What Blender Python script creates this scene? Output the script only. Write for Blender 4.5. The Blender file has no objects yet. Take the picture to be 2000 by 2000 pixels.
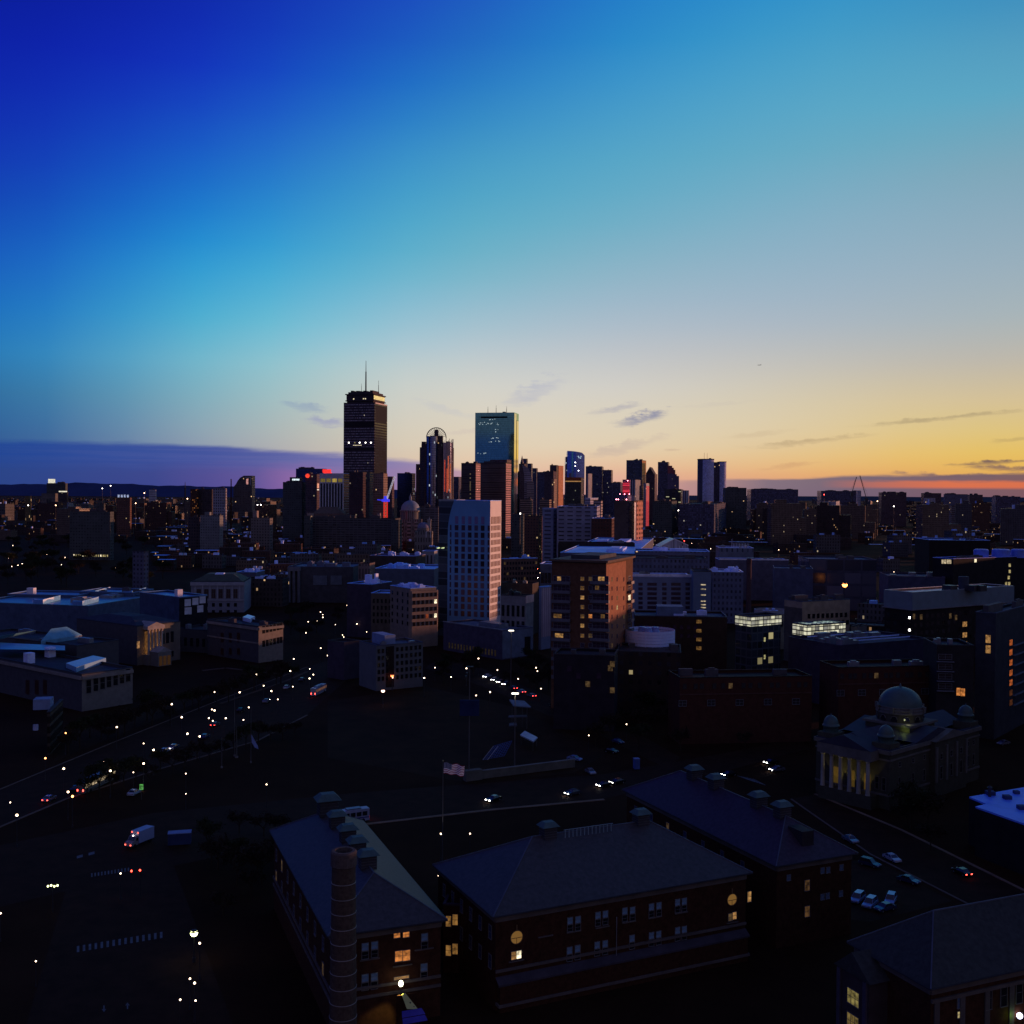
import bpy, math, random
import numpy as np
from mathutils import Vector, Matrix
random.seed(7)
R = math.radians
scene = bpy.context.scene
COL = scene.collection
# ------------------------------------------------------------------ camera
H = 80.0; F = 2145.0
PITCH = R(0.99); ROLL = R(0.42)
_f = Vector((0, math.cos(PITCH), -math.sin(PITCH)))
_u0 = Vector((0, math.sin(PITCH), math.cos(PITCH)))
_r0 = Vector((1, 0, 0))
CR = _r0*math.cos(ROLL) + _u0*math.sin(ROLL)
CU = _u0*math.cos(ROLL) - _r0*math.sin(ROLL)
CF = _f
CP = Vector((0, 0, H))
def ray(px, py):
    return CF + CR*((px-1000)/F) + CU*((1000-py)/F)
def at(px, py, z=0.0):            # point of the world plane at height z
    d = ray(px, py); t = (z-H)/d.z
    return CP + d*t
def atd(px, py, D):               # point at forward distance D
    d = ray(px, py); return CP + d*(D/d.y)
def proj(p):
    q = Vector(p)-CP; w = q.dot(CF)
    return 1000+F*q.dot(CR)/w, 1000-F*q.dot(CU)/w
cam_d = bpy.data.cameras.new('camera'); cam = bpy.data.objects.new('camera', cam_d); COL.objects.link(cam)
cam_d.sensor_width = 36; cam_d.lens = 36*F/2000; cam_d.clip_start = 1; cam_d.clip_end = 90000
m = Matrix((CR, CU, -CF)).transposed().to_4x4(); m.translation = CP; cam.matrix_world = m
scene.camera = cam
# ------------------------------------------------------------------ colour
def s2l(c):
    c = c/255.0
    return c/12.92 if c <= 0.04045 else ((c+0.055)/1.055)**2.4
def L3(rgb): return tuple(s2l(v) for v in rgb)
# ------------------------------------------------------------------ mesh builder
class MB:
    def __init__(s): s.v=[]; s.f=[]; s.uv=[]; s.mi=[]
    def face(s, pts, uvs=None, mi=0):
        n=len(s.v); s.v += [tuple(p) for p in pts]; s.f.append(list(range(n, n+len(pts))))
        s.uv += list(uvs) if uvs else [(p[0], p[1]) for p in pts]; s.mi.append(mi)
        return s
    def prism(s, poly, z0, z1, top=True, bottom=False, mi=0, tmi=None, ztops=None):
        u=0; n=len(poly)
        for i in range(n):
            a=poly[i]; b=poly[(i+1)%n]; l=math.hypot(b[0]-a[0], b[1]-a[1])
            za = ztops[i] if ztops else z1; zb = ztops[(i+1)%n] if ztops else z1
            s.face([(a[0],a[1],z0),(b[0],b[1],z0),(b[0],b[1],zb),(a[0],a[1],za)], [(u,z0),(u+l,z0),(u+l,zb),(u,za)], mi)
            u += l
        if top: s.face([(p[0],p[1],ztops[i] if ztops else z1) for i,p in enumerate(poly)], None, mi if tmi is None else tmi)
        if bottom: s.face([(p[0],p[1],z0) for p in reversed(poly)], None, mi)
        return s
    def box(s, x0,x1,y0,y1,z0,z1, top=True, bottom=True, mi=0, tmi=None):
        return s.prism([(x0,y0),(x1,y0),(x1,y1),(x0,y1)], z0, z1, top, bottom, mi, tmi)
    def bar(s, a, b, w, w2=None, n=4, mi=0):
        a=Vector(a); b=Vector(b); d=(b-a); l=d.length
        if l<1e-6: return s
        d/=l; up=Vector((0,0,1)) if abs(d.z)<.95 else Vector((1,0,0))
        x=d.cross(up).normalized(); y=d.cross(x); w2=w if w2 is None else w2
        ra=[a+(x*math.cos(t)+y*math.sin(t))*w/2 for t in [2*math.pi*(k+.5)/n for k in range(n)]]
        rb=[b+(x*math.cos(t)+y*math.sin(t))*w2/2 for t in [2*math.pi*(k+.5)/n for k in range(n)]]
        for k in range(n):
            j=(k+1)%n; s.face([ra[k],rb[k],rb[j],ra[j]], [(0,0),(0,l),(1,l),(1,0)], mi)
        s.face(ra, None, mi); s.face(list(reversed(rb)), None, mi)
        return s
    def lathe(s, prof, cx=0, cy=0, n=24, mi=0, a0=0, a1=2*math.pi):
        full = abs(a1-a0-2*math.pi)<1e-6
        for i in range(len(prof)-1):
            (r0,z0),(r1,z1)=prof[i],prof[i+1]
            for k in range(n):
                t0=a0+(a1-a0)*k/n; t1=a0+(a1-a0)*(k+1)/n
                c0,s0,c1,s1=math.cos(t0),math.sin(t0),math.cos(t1),math.sin(t1)
                P=[(cx+r0*c0,cy+r0*s0,z0),(cx+r0*c1,cy+r0*s1,z0),(cx+r1*c1,cy+r1*s1,z1),(cx+r1*c0,cy+r1*s0,z1)]
                rr=max(r0,r1); U=[(rr*t0,z0),(rr*t1,z0),(rr*t1,z1),(rr*t0,z1)]
                if r0<1e-6: P=P[1:]; U=U[1:]
                elif r1<1e-6: P=P[:3]; U=U[:3]
                s.face(P,U,mi)
        return s
    def sphere(s, c, r, n=10, m=6, sz=1.0, mi=0):
        prof=[(r*math.sin(math.pi*i/m) if 0<i<m else 0.0, c[2]-r*sz*math.cos(math.pi*i/m)) for i in range(m+1)]
        return s.lathe(prof, c[0], c[1], n, mi)
    def mesh(s, name, mats, smooth=False):
        me=bpy.data.meshes.new(name); me.from_pydata(s.v, [], s.f)
        uvl=me.uv_layers.new(name='UVMap'); uvl.data.foreach_set('uv', [c for p in s.uv for c in p])
        if not isinstance(mats,(list,tuple)): mats=[mats]
        for mm in mats: me.materials.append(mm)
        me.polygons.foreach_set('material_index', s.mi)
        if smooth: 
            import bmesh
            bm=bmesh.new(); bm.from_mesh(me); bmesh.ops.remove_doubles(bm, verts=bm.verts, dist=1e-4)
            for f_ in bm.faces: f_.smooth=True
            bm.to_mesh(me); bm.free()
        me.update(); return me
    def build(s, name, mats, parent=None, smooth=False):
        return obj(name, s.mesh(name, mats, smooth), parent)
def obj(name, me, parent=None, loc=None, rot=None):
    o=bpy.data.objects.new(name, me); COL.objects.link(o)
    if parent is not None: o.parent=parent
    if loc is not None: o.location=loc
    if rot is not None: o.rotation_euler=rot
    return o
def thing(name, label, cat, loc=(0,0,0), rz=0, group=None):
    o=bpy.data.objects.new(name, None); COL.objects.link(o); o.empty_display_size=1
    o.location=loc; o.rotation_euler=(0,0,rz); return tag(o,label,cat,group)
def tag(o, label, cat, group=None, kind=None):
    if label: o['label']=label
    if cat: o['category']=cat
    if group: o['group']=group
    if kind: o['kind']=kind
    return o
def copy_tree(o, parent=None):
    c=o.copy(); COL.objects.link(c); c.parent=parent
    for ch in list(KIDS.get(o.name, [])) if False else [k for k in bpy.data.objects if k.parent==o]: copy_tree(ch,c)
    return c
KIDS={}
# ------------------------------------------------------------------ materials
MATS={}
def mat(name, col, rough=0.7, metal=0.0, var=0.25, scale=0.3, emis=None, es=0.0, spec=0.4, sampling=True, bump=0.0):
    if name in MATS: return MATS[name]
    mm=bpy.data.materials.new(name); mm.use_nodes=True; nt=mm.node_tree; b=nt.nodes['Principled BSDF']
    b.inputs['Roughness'].default_value=rough; b.inputs['Metallic'].default_value=metal
    b.inputs['Specular IOR Level'].default_value=spec if rough<.6 else min(spec,.06)
    tc=nt.nodes.new('ShaderNodeTexCoord'); no=nt.nodes.new('ShaderNodeTexNoise'); no.inputs['Scale'].default_value=scale
    no.inputs['Detail'].default_value=6; no.inputs['Roughness'].default_value=.65
    nt.links.new(tc.outputs['Object'], no.inputs['Vector'])
    mr=nt.nodes.new('ShaderNodeMapRange'); mr.inputs['From Min'].default_value=.3; mr.inputs['From Max'].default_value=.7
    mr.inputs['To Min'].default_value=1-var; mr.inputs['To Max'].default_value=1+var
    nt.links.new(no.outputs['Fac'], mr.inputs['Value'])
    mx=nt.nodes.new('ShaderNodeVectorMath'); mx.operation='SCALE'; mx.inputs[0].default_value=col[:3]
    nt.links.new(mr.outputs['Result'], mx.inputs['Scale']); nt.links.new(mx.outputs[0], b.inputs['Base Color'])
    if emis:
        b.inputs['Emission Color'].default_value=(*emis,1); b.inputs['Emission Strength'].default_value=es
    if not sampling or emis: mm.cycles.emission_sampling='AUTO' if sampling else 'NONE'
    MATS[name]=mm; return mm
def glow(name, col, s, sampling=False):
    fresh = name not in MATS
    mm = mat(name, (.02,.02,.02), .6, emis=col, es=s, sampling=sampling, var=0)
    if fresh and s < 1.5:      # rooms are never evenly lit
        nt=mm.node_tree; b=nt.nodes['Principled BSDF']; no=nt.nodes['Noise Texture']; no.inputs['Scale'].default_value=.9; no.inputs['Detail'].default_value=2
        oi=nt.nodes.new('ShaderNodeObjectInfo'); va=nt.nodes.new('ShaderNodeVectorMath'); va.operation='ADD'; tc=nt.nodes['Texture Coordinate']
        cb=nt.nodes.new('ShaderNodeCombineXYZ'); mu=nt.nodes.new('ShaderNodeMath'); mu.operation='MULTIPLY'; mu.inputs[1].default_value=37
        nt.links.new(oi.outputs['Random'],mu.inputs[0]); nt.links.new(mu.outputs[0],cb.inputs[0]); nt.links.new(tc.outputs['Object'],va.inputs[0]); nt.links.new(cb.outputs[0],va.inputs[1]); nt.links.new(va.outputs[0],no.inputs['Vector'])
        m2=nt.nodes.new('ShaderNodeMapRange'); m2.inputs[1].default_value=.32; m2.inputs[2].default_value=.68; m2.inputs[3].default_value=s*.25; m2.inputs[4].default_value=s*1.5
        nt.links.new(no.outputs['Fac'],m2.inputs[0]); nt.links.new(m2.outputs[0],b.inputs['Emission Strength'])
    return mm
def N(nt, typ, **kw):
    n=nt.nodes.new(typ)
    for k,v in kw.items(): setattr(n,k,v)
    return n
def M2(nt, op, a, b=None, c=None):
    n=nt.nodes.new('ShaderNodeMath'); n.operation=op
    for i,x in enumerate((a,b,c)):
        if x is None: continue
        if isinstance(x,(int,float)): n.inputs[i].default_value=x
        else: nt.links.new(x,n.inputs[i])
    return n.outputs[0]
def facade(name, wall, win, cw, ch, fw, fh, lit=0.0, litc=(1,.62,.3), lits=1.2, rough=.75, wrough=.2, metal=0.0, wmetal=0.0, wvar=(.35,1.7)):
    """Wall with a regular window grid, drawn from the wall's own metre UVs; a few panes are lit."""
    if name in MATS: return MATS[name]
    mm=bpy.data.materials.new(name); mm.use_nodes=True; nt=mm.node_tree; b=nt.nodes['Principled BSDF']; L=nt.links.new
    uv=N(nt,'ShaderNodeUVMap'); sp=N(nt,'ShaderNodeSeparateXYZ'); L(uv.outputs[0],sp.inputs[0])
    x=M2(nt,'DIVIDE',sp.outputs[0],cw); y=M2(nt,'DIVIDE',sp.outputs[1],ch)
    ix=M2(nt,'FLOOR',x); iy=M2(nt,'FLOOR',y); fx=M2(nt,'FRACT',x); fy=M2(nt,'FRACT',y)
    wx=M2(nt,'LESS_THAN',M2(nt,'ABSOLUTE',M2(nt,'SUBTRACT',fx,.5)),fw/2)
    wy=M2(nt,'LESS_THAN',M2(nt,'ABSOLUTE',M2(nt,'SUBTRACT',fy,.5)),fh/2)
    mask=M2(nt,'MULTIPLY',wx,wy)
    oi=N(nt,'ShaderNodeObjectInfo'); cb=N(nt,'ShaderNodeCombineXYZ'); L(ix,cb.inputs[0]); L(iy,cb.inputs[1])
    L(M2(nt,'MULTIPLY',oi.outputs['Random'],91.7),cb.inputs[2])
    wn=N(nt,'ShaderNodeTexWhiteNoise',noise_dimensions='3D'); L(cb.outputs[0],wn.inputs['Vector'])
    tc=N(nt,'ShaderNodeTexCoord'); no=N(nt,'ShaderNodeTexNoise'); no.inputs['Scale'].default_value=.12; no.inputs['Detail'].default_value=7; no.inputs['Roughness'].default_value=.7
    L(tc.outputs['Object'],no.inputs['Vector'])
    mr=N(nt,'ShaderNodeMapRange'); mr.inputs[1].default_value=.3; mr.inputs[2].default_value=.7; mr.inputs[3].default_value=.72; mr.inputs[4].default_value=1.28; L(no.outputs['Fac'],mr.inputs[0])
    sc=N(nt,'ShaderNodeVectorMath',operation='SCALE'); sc.inputs[0].default_value=wall; L(mr.outputs[0],sc.inputs['Scale'])
    wv=N(nt,'ShaderNodeMapRange'); wv.inputs[3].default_value=wvar[0]; wv.inputs[4].default_value=wvar[1]; L(wn.outputs['Value'],wv.inputs[0])
    sw=N(nt,'ShaderNodeVectorMath',operation='SCALE'); sw.inputs[0].default_value=win; L(wv.outputs[0],sw.inputs['Scale'])
    mx=N(nt,'ShaderNodeMix',data_type='RGBA'); L(mask,mx.inputs[0]); L(sc.outputs[0],mx.inputs[6]); L(sw.outputs[0],mx.inputs[7])
    L(mx.outputs[2],b.inputs['Base Color'])
    rg=N(nt,'ShaderNodeMapRange'); rg.inputs[3].default_value=rough; rg.inputs[4].default_value=wrough; L(mask,rg.inputs[0]); L(rg.outputs[0],b.inputs['Roughness'])
    sl=N(nt,'ShaderNodeMapRange'); sl.inputs[3].default_value=.08 if rough>.55 else .4; sl.inputs[4].default_value=.5; L(mask,sl.inputs[0]); L(sl.outputs[0],b.inputs['Specular IOR Level'])
    mg=N(nt,'ShaderNodeMapRange'); mg.inputs[3].default_value=metal; mg.inputs[4].default_value=wmetal; L(mask,mg.inputs[0]); L(mg.outputs[0],b.inputs['Metallic'])
    if lit>0:
        sep=N(nt,'ShaderNodeSeparateColor'); L(wn.outputs['Color'],sep.inputs[0])
        l=M2(nt,'GREATER_THAN',sep.outputs[1],1-lit)
        e=M2(nt,'MULTIPLY',M2(nt,'MULTIPLY',l,mask),M2(nt,'MULTIPLY',M2(nt,'ADD',sep.outputs[2],.15),lits))
        L(e,b.inputs['Emission Strength']); b.inputs['Emission Color'].default_value=(*litc,1)
    mm.cycles.emission_sampling='NONE'
    MATS[name]=mm; return mm
def glassy(name, tint, rough=.08, cw=1.5, ch=3.8, line=(.02,.025,.03), lw=.06, lh=.12, lit=0.0, litc=(.8,.9,1), lits=.6, metal=.9):
    """Reflective curtain wall with thin mullions."""
    return facade(name, line, tint, cw, ch, 1-lw, 1-lh, lit, litc, lits, rough=.5, wrough=rough, metal=.2, wmetal=metal, wvar=(.82,1.15))
# ------------------------------------------------------------------ world: dusk sky
COLS = {
 -180:[(0,(106,86,104)),(5,(116,96,112)),(15,(104,94,116)),(30,(82,76,104)),(90,(72,68,106))],
 -110:[(0,(78,78,126)),(5,(82,86,138)),(15,(70,84,150)),(30,(58,78,152)),(90,(72,68,106))],
 -60:[(0,(26,44,110)),(5,(20,58,128)),(15,(10,28,130)),(30,(12,32,130)),(90,(72,68,106))],
 -25:[(0,(44,64,134)),(1.5,(42,78,142)),(3,(36,92,152)),(4.7,(38,106,160)),(6.4,(32,119,184)),(8.3,(24,108,191)),(10.7,(22,88,190)),(13.3,(20,66,181)),(15.8,(18,48,178)),(19.5,(13,32,168)),(23,(10,27,150)),(32,(11,28,140)),(90,(72,68,106))],
 -15.6:[(0,(120,110,160)),(1.5,(146,150,175)),(2.8,(150,168,180)),(4.7,(134,180,192)),(6.7,(118,190,206)),(8.8,(76,182,211)),(11.4,(44,160,213)),(12.8,(30,140,211)),(15.5,(25,106,201)),(18.1,(23,74,195)),(20.7,(19,46,187)),(24.3,(15,37,164)),(34,(14,34,150)),(90,(72,68,106))],
 -5.2:[(0,(220,180,170)),(1.5,(228,200,170)),(2.7,(226,207,179)),(4.3,(218,209,195)),(5.9,(205,209,206)),(7.5,(177,201,216)),(9.6,(139,191,216)),(11.7,(99,182,211)),(14.4,(71,170,211)),(17,(53,150,211)),(19.8,(26,120,210)),(21.7,(24,96,206)),(24.5,(24,74,204)),(34,(18,50,170)),(90,(72,68,106))],
 5.2:[(0,(222,160,152)),(.8,(224,172,154)),(1.5,(231,191,160)),(2.3,(230,206,173)),(3.9,(223,209,187)),(5.5,(210,206,203)),(7.1,(193,196,206)),(9.2,(165,186,209)),(11.8,(134,180,206)),(14.4,(99,175,208)),(17,(79,168,210)),(19.8,(58,155,215)),(22.2,(32,140,215)),(24.7,(25,126,215)),(34,(20,80,190)),(90,(72,68,106))],
 15.6:[(0,(215,140,115)),(.8,(228,165,112)),(1.7,(236,190,120)),(3.3,(227,201,153)),(4.9,(216,199,166)),(7,(189,189,191)),(9,(165,182,203)),(11.6,(145,178,205)),(14.2,(127,175,205)),(16.8,(100,172,205)),(19.5,(80,168,210)),(22,(61,160,212)),(24.2,(40,150,215)),(34,(26,98,195)),(90,(72,68,106))],
 24.5:[(0,(222,120,85)),(.9,(228,170,84)),(1.9,(230,190,88)),(3.2,(223,195,120)),(4.7,(213,191,150)),(6.7,(186,181,176)),(8.6,(165,180,190)),(11,(150,175,195)),(13.4,(135,170,195)),(15.8,(120,166,191)),(18.4,(86,168,205)),(20.8,(75,156,201)),(22.9,(50,141,201)),(34,(30,96,180)),(90,(72,68,106))],
 48:[(0,(255,140,70)),(2,(250,190,95)),(5,(226,196,140)),(10,(165,175,185)),(17,(110,160,190)),(26,(56,125,185)),(40,(32,80,160)),(90,(72,68,106))],
 80:[(0,(240,140,90)),(2,(225,165,115)),(5,(180,160,155)),(10,(120,145,175)),(17,(70,120,175)),(26,(42,90,160)),(40,(30,62,140)),(90,(72,68,106))],
 125:[(0,(150,112,120)),(3,(142,118,136)),(10,(120,114,152)),(20,(96,102,158)),(40,(72,92,160)),(90,(72,68,106))],
 180:[(0,(106,86,104)),(5,(116,96,112)),(15,(104,94,116)),(30,(82,76,104)),(90,(72,68,106))],
}
ES=[0,.5,1,1.5,2,2.5,3.1,3.8,4.6,5.5,6.5,7.5,8.6,9.8,11,12.3,13.7,15.2,16.8,18.5,20.3,22.2,24.2,27,31,38,50,90]
AZ=[-180,-120,-80,-55,-40,-32,-27,-23,-19.5,-16,-12.5,-9,-5.5,-2,2,5.5,9,12.5,16,19.5,23,27,32,40,50,65,85,110,145,180]
_az=sorted(COLS)
_g=np.array([[[np.interp(e,[p[0] for p in COLS[a]],[p[1][k] for p in COLS[a]]) for k in range(3)] for e in ES] for a in _az])
_fa=np.arange(-180,181,1.0); _gf=np.zeros((len(_fa),len(ES),3))
for i in range(len(ES)):
    for k in range(3): _gf[:,i,k]=np.interp(_fa,_az,_g[:,i,k])
_k=np.exp(-.5*(np.arange(-6,7)/2.6)**2); _k/=_k.sum()
_pad=np.concatenate([_gf[-7:-1],_gf,_gf[1:7]],0); _gs=sum(_k[j]*_pad[j:j+len(_fa)] for j in range(13))
for i,a in enumerate(_fa):          # slightly paler, greyer sky towards the glow
    k=.10*min(1,max(0,(a+14)/12))*min(1,max(0,(44-a)/10))
    for j,e in enumerate(ES):
        kk=k*min(1,max(0,(e-1)/3)); g_=_gs[i,j].dot([.3,.55,.15]); _gs[i,j]=_gs[i,j]*(1-kk)+g_*kk; _gs[i,j,2]*=1-.22*kk
        k2=.16*min(1,max(0,(a+12)/6))*min(1,max(0,(20-a)/6))*min(1,max(0,(e-1)/1.5))*min(1,max(0,(8-e)/2)); g2=_gs[i,j].dot([.4,.4,.2]); _gs[i,j]=_gs[i,j]*(1-k2)+g2*k2*1.02
world=bpy.data.worlds.new('World'); scene.world=world; world.use_nodes=True
nt=world.node_tree; L=nt.links.new; bg=nt.nodes['Background']
tc=N(nt,'ShaderNodeTexCoord'); sp=N(nt,'ShaderNodeSeparateXYZ'); L(tc.outputs['Generated'],sp.inputs[0])
az=M2(nt,'MULTIPLY',M2(nt,'ARCTAN2',sp.outputs[0],sp.outputs[1]),180/math.pi)
el=M2(nt,'MULTIPLY',M2(nt,'ARCSINE',sp.outputs[2]),180/math.pi)
def mrange(v,a,b,c=0.,d=1.,smooth=False):
    n=N(nt,'ShaderNodeMapRange'); n.interpolation_type='SMOOTHSTEP' if smooth else 'LINEAR'
    L(v,n.inputs[0])
    for i,x in enumerate((a,b,c,d)): 
        if isinstance(x,(int,float)): n.inputs[i+1].default_value=x
        else: L(x,n.inputs[i+1])
    return n.outputs[0]
def ramp(fac, stops, interp='LINEAR'):
    n=N(nt,'ShaderNodeValToRGB'); L(fac,n.inputs[0]); cr=n.color_ramp; cr.interpolation=interp
    stops=sorted(stops); 
    cr.elements[0].position=stops[0][0]; cr.elements[0].color=(*stops[0][1],1)
    cr.elements[1].position=stops[-1][0]; cr.elements[1].color=(*stops[-1][1],1)
    for p,c in stops[1:-1]:
        e=cr.elements.new(p); e.color=(*c,1)
    return n.outputs[0]
def mixc(f,a,b):
    n=N(nt,'ShaderNodeMix',data_type='RGBA')
    for i,x in ((0,f),(6,a),(7,b)):
        if isinstance(x,(int,float)): n.inputs[i].default_value=x
        elif isinstance(x,tuple): n.inputs[i].default_value=(*x,1)
        else: L(x,n.inputs[i])
    return n.outputs[2]
t_el=M2(nt,'DIVIDE',el,90.0)
cur=None; prev=None
for a in AZ:
    g=_gs[int(round(a+180))] if a==int(a) else .5*(_gs[int(math.floor(a+180))]+_gs[int(math.ceil(a+180))])
    rp=ramp(t_el,[(e/90.0,L3(g[i])) for i,e in enumerate(ES)])
    cur=rp if cur is None else mixc(mrange(az,prev,a),cur,rp)
    prev=a
def pd(px,py):
    d=ray(px,py).normalized(); return math.degrees(math.atan2(d.x,d.y)), math.degrees(math.asin(d.z))
# shared cloud noise, stretched along the horizon
def cnoise(sx,sy,detail=5,off=0):
    cb=N(nt,'ShaderNodeCombineXYZ'); L(M2(nt,'MULTIPLY',az,sx),cb.inputs[0]); L(M2(nt,'MULTIPLY',el,sy),cb.inputs[1]); cb.inputs[2].default_value=off
    n=N(nt,'ShaderNodeTexNoise'); n.inputs['Scale'].default_value=1; n.inputs['Detail'].default_value=detail; n.inputs['Roughness'].default_value=.6
    L(cb.outputs[0],n.inputs['Vector']); return n.outputs['Fac']
n1=cnoise(.25,2.2,5,3.1); n2=cnoise(.6,4.5,5,8.4); n3=cnoise(1.5,3.2,4,1.7)
t_az=mrange(az,-40,40)
def lut(pts):   # pts: [(px, value 0..1)] along the horizon
    return ramp(t_az,[((pd(x,963)[0]+40)/80,(v,v,v)) for x,v in pts])
def lutc(pts): return ramp(t_az,[((pd(x,963)[0]+40)/80,L3(c)) for x,c in pts])
def sepr(c):
    n=N(nt,'ShaderNodeSeparateColor'); L(c,n.inputs[0]); return n.outputs[0]
# the purple cloud bank on the left
edge=M2(nt,'MULTIPLY',sepr(lut([(-300,.30),(0,pd(0,860)[1]/10),(250,pd(250,864)[1]/10),(400,pd(400,870)[1]/10),(670,pd(670,888)[1]/10),(820,pd(820,902)[1]/10),(960,pd(960,930)[1]/10),(1100,.0)])),10)
d=M2(nt,'SUBTRACT',M2(nt,'ADD',el,M2(nt,'MULTIPLY',M2(nt,'SUBTRACT',n1,.5),.5)),edge)
mask=M2(nt,'MULTIPLY',mrange(d,-.22,.14,1,0,True),sepr(lut([(-300,.7),(0,.8),(400,.92),(800,.85),(900,.7),(1050,0)])))
cA=lutc([(-300,(26,52,130)),(0,(28,64,148)),(300,(44,70,152)),(500,(66,80,158)),(700,(98,100,172)),(900,(150,130,176)),(1100,(220,170,160))])
cB=lutc([(-300,(34,52,120)),(0,(40,66,134)),(300,(52,64,138)),(500,(92,78,150)),(570,(134,94,162)),(680,(128,104,166)),(800,(138,112,168)),(1100,(220,150,150))])
strk=mrange(cnoise(.12,7.0,4,5.5),.42,.62,0,.30,True)
cA=mixc(strk,cA,lutc([(-300,(40,66,136)),(0,(44,74,146)),(400,(84,90,162)),(800,(130,120,172)),(1100,(200,160,160))]))
cur=mixc(mask,cur,mixc(mrange(M2(nt,'ADD',el,M2(nt,'MULTIPLY',M2(nt,'SUBTRACT',n2,.5),.6)),1.75,.7,0,1,True),cA,cB))
# the grey bank and the red strip under it on the right
edge2=M2(nt,'MULTIPLY',sepr(lut([(1200,.02),(1330,pd(1330,938)[1]/10),(1500,pd(1500,934)[1]/10),(1700,pd(1700,929)[1]/10),(1850,pd(1850,925)[1]/10),(2000,pd(2000,923)[1]/10),(2300,.2)])),10)
d2=M2(nt,'SUBTRACT',M2(nt,'ADD',el,M2(nt,'MULTIPLY',M2(nt,'SUBTRACT',n1,.5),.42)),edge2)
mask2=M2(nt,'MULTIPLY',mrange(d2,-.14,.08,1,0,True),sepr(lut([(1220,0),(1340,.6),(1500,.88),(2000,.92),(2400,.5)])))
red=M2(nt,'MULTIPLY',M2(nt,'MULTIPLY',mrange(el,.30,.48,0,1,True),mrange(M2(nt,'ADD',el,M2(nt,'MULTIPLY',M2(nt,'SUBTRACT',n2,.5),.3)),.62,.85,1,0,True)),sepr(lut([(1600,0),(1720,.6),(1850,1),(2200,1)])))
cC=lutc([(1220,(190,140,140)),(1330,(158,128,140)),(1500,(112,104,126)),(1700,(96,90,116)),(2000,(110,84,98)),(2300,(130,90,90))])
cur=mixc(mask2,cur,mixc(M2(nt,'MULTIPLY',red,.85),cC,L3((228,112,72))))
# single wisps: (px, py, half width, half height, slope, alpha, colour)
W=[(1252,816,52,11,-.16,.75,(128,132,164)),(1205,797,52,7,-.2,.5,(160,158,176)),(1045,765,62,20,-.42,.42,(170,174,196)),
   (598,796,42,10,.12,.42,(126,146,184)),(640,824,46,9,.08,.5,(140,142,190)),(1860,815,150,5,-.09,.5,(158,140,112)),
   (1580,862,110,6,-.1,.5,(176,152,118)),(1220,872,80,12,-.26,.35,(184,164,160)),(1312,878,18,3,0,.45,(190,160,140)),
   (1545,909,66,5,-.12,.4,(200,150,112)),(1935,904,80,4,-.06,.8,(116,92,92)),(1975,914,70,6,.03,.8,(118,92,96)),
   (1785,925,50,4,.05,.6,(124,100,108)),(1880,928,90,4,-.02,.7,(112,90,104)),(870,800,60,9,.3,.22,(180,184,200)),(1480,848,60,5,-.1,.25,(196,172,140)),(1980,858,40,4,-.1,.35,(170,146,100)),
   (915,842,50,6,-.15,.3,(200,184,180)),(1400,790,70,4,-.08,.15,(190,180,176))]
for (x,y,rx,ry,sl,al,c) in W:
    a0,e0=pd(x,y); wx=rx/F*57.3; wy=ry/F*57.3
    da=M2(nt,'SUBTRACT',az,a0); de=M2(nt,'ADD',M2(nt,'SUBTRACT',el,e0),M2(nt,'MULTIPLY',da,sl))
    de=M2(nt,'ADD',de,M2(nt,'ADD',M2(nt,'MULTIPLY',M2(nt,'SUBTRACT',n3,.5),wy*2.6),M2(nt,'MULTIPLY',M2(nt,'SUBTRACT',n1,.5),wy*1.6)))
    q=M2(nt,'ADD',M2(nt,'POWER',M2(nt,'ABSOLUTE',M2(nt,'DIVIDE',da,wx)),2),M2(nt,'POWER',M2(nt,'ABSOLUTE',M2(nt,'DIVIDE',de,wy)),2))
    q=M2(nt,'ADD',q,M2(nt,'ADD',M2(nt,'MULTIPLY',M2(nt,'SUBTRACT',n2,.5),2.2),M2(nt,'MULTIPLY',M2(nt,'SUBTRACT',n3,.5),1.6)))
    cur=mixc(M2(nt,'MULTIPLY',M2(nt,'POWER',mrange(q,-.35,1.7,1,0,True),1.5),al*1.15),cur,L3(c))
cur=mixc(mrange(el,-1.2,-.1,1,0),cur,(.006,.006,.01))
L(cur,bg.inputs[0]); bg.inputs[1].default_value=SKY_S if 'SKY_S' in globals() else 1.0
world.cycles.sampling_method='MANUAL'; world.cycles.sample_map_resolution=512
# low warm sun, just on the horizon to the right
sd=bpy.data.lights.new('sun','SUN'); sd.energy=3.3; sd.angle=R(.6); sd.color=(1.0,.42,.24)
sun=bpy.data.objects.new('sun',sd); COL.objects.link(sun)
SAZ=R(66); SEL=R(3.6)
sun.rotation_euler=Vector((math.sin(SAZ)*math.cos(SEL),math.cos(SAZ)*math.cos(SEL),math.sin(SEL))).to_track_quat('Z','Y').to_euler()
scene.view_settings.view_transform='Standard'; scene.view_settings.look='None'; scene.view_settings.exposure=0; scene.view_settings.gamma=1
scene.cycles.use_denoising=True
try: scene.cycles.denoiser='OPENIMAGEDENOISE'
except Exception: pass
scene.cycles.max_bounces=4; scene.cycles.diffuse_bounces=2; scene.cycles.glossy_bounces=3
scene.cycles.sample_clamp_indirect=1.0; scene.cycles.use_light_tree=True
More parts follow.
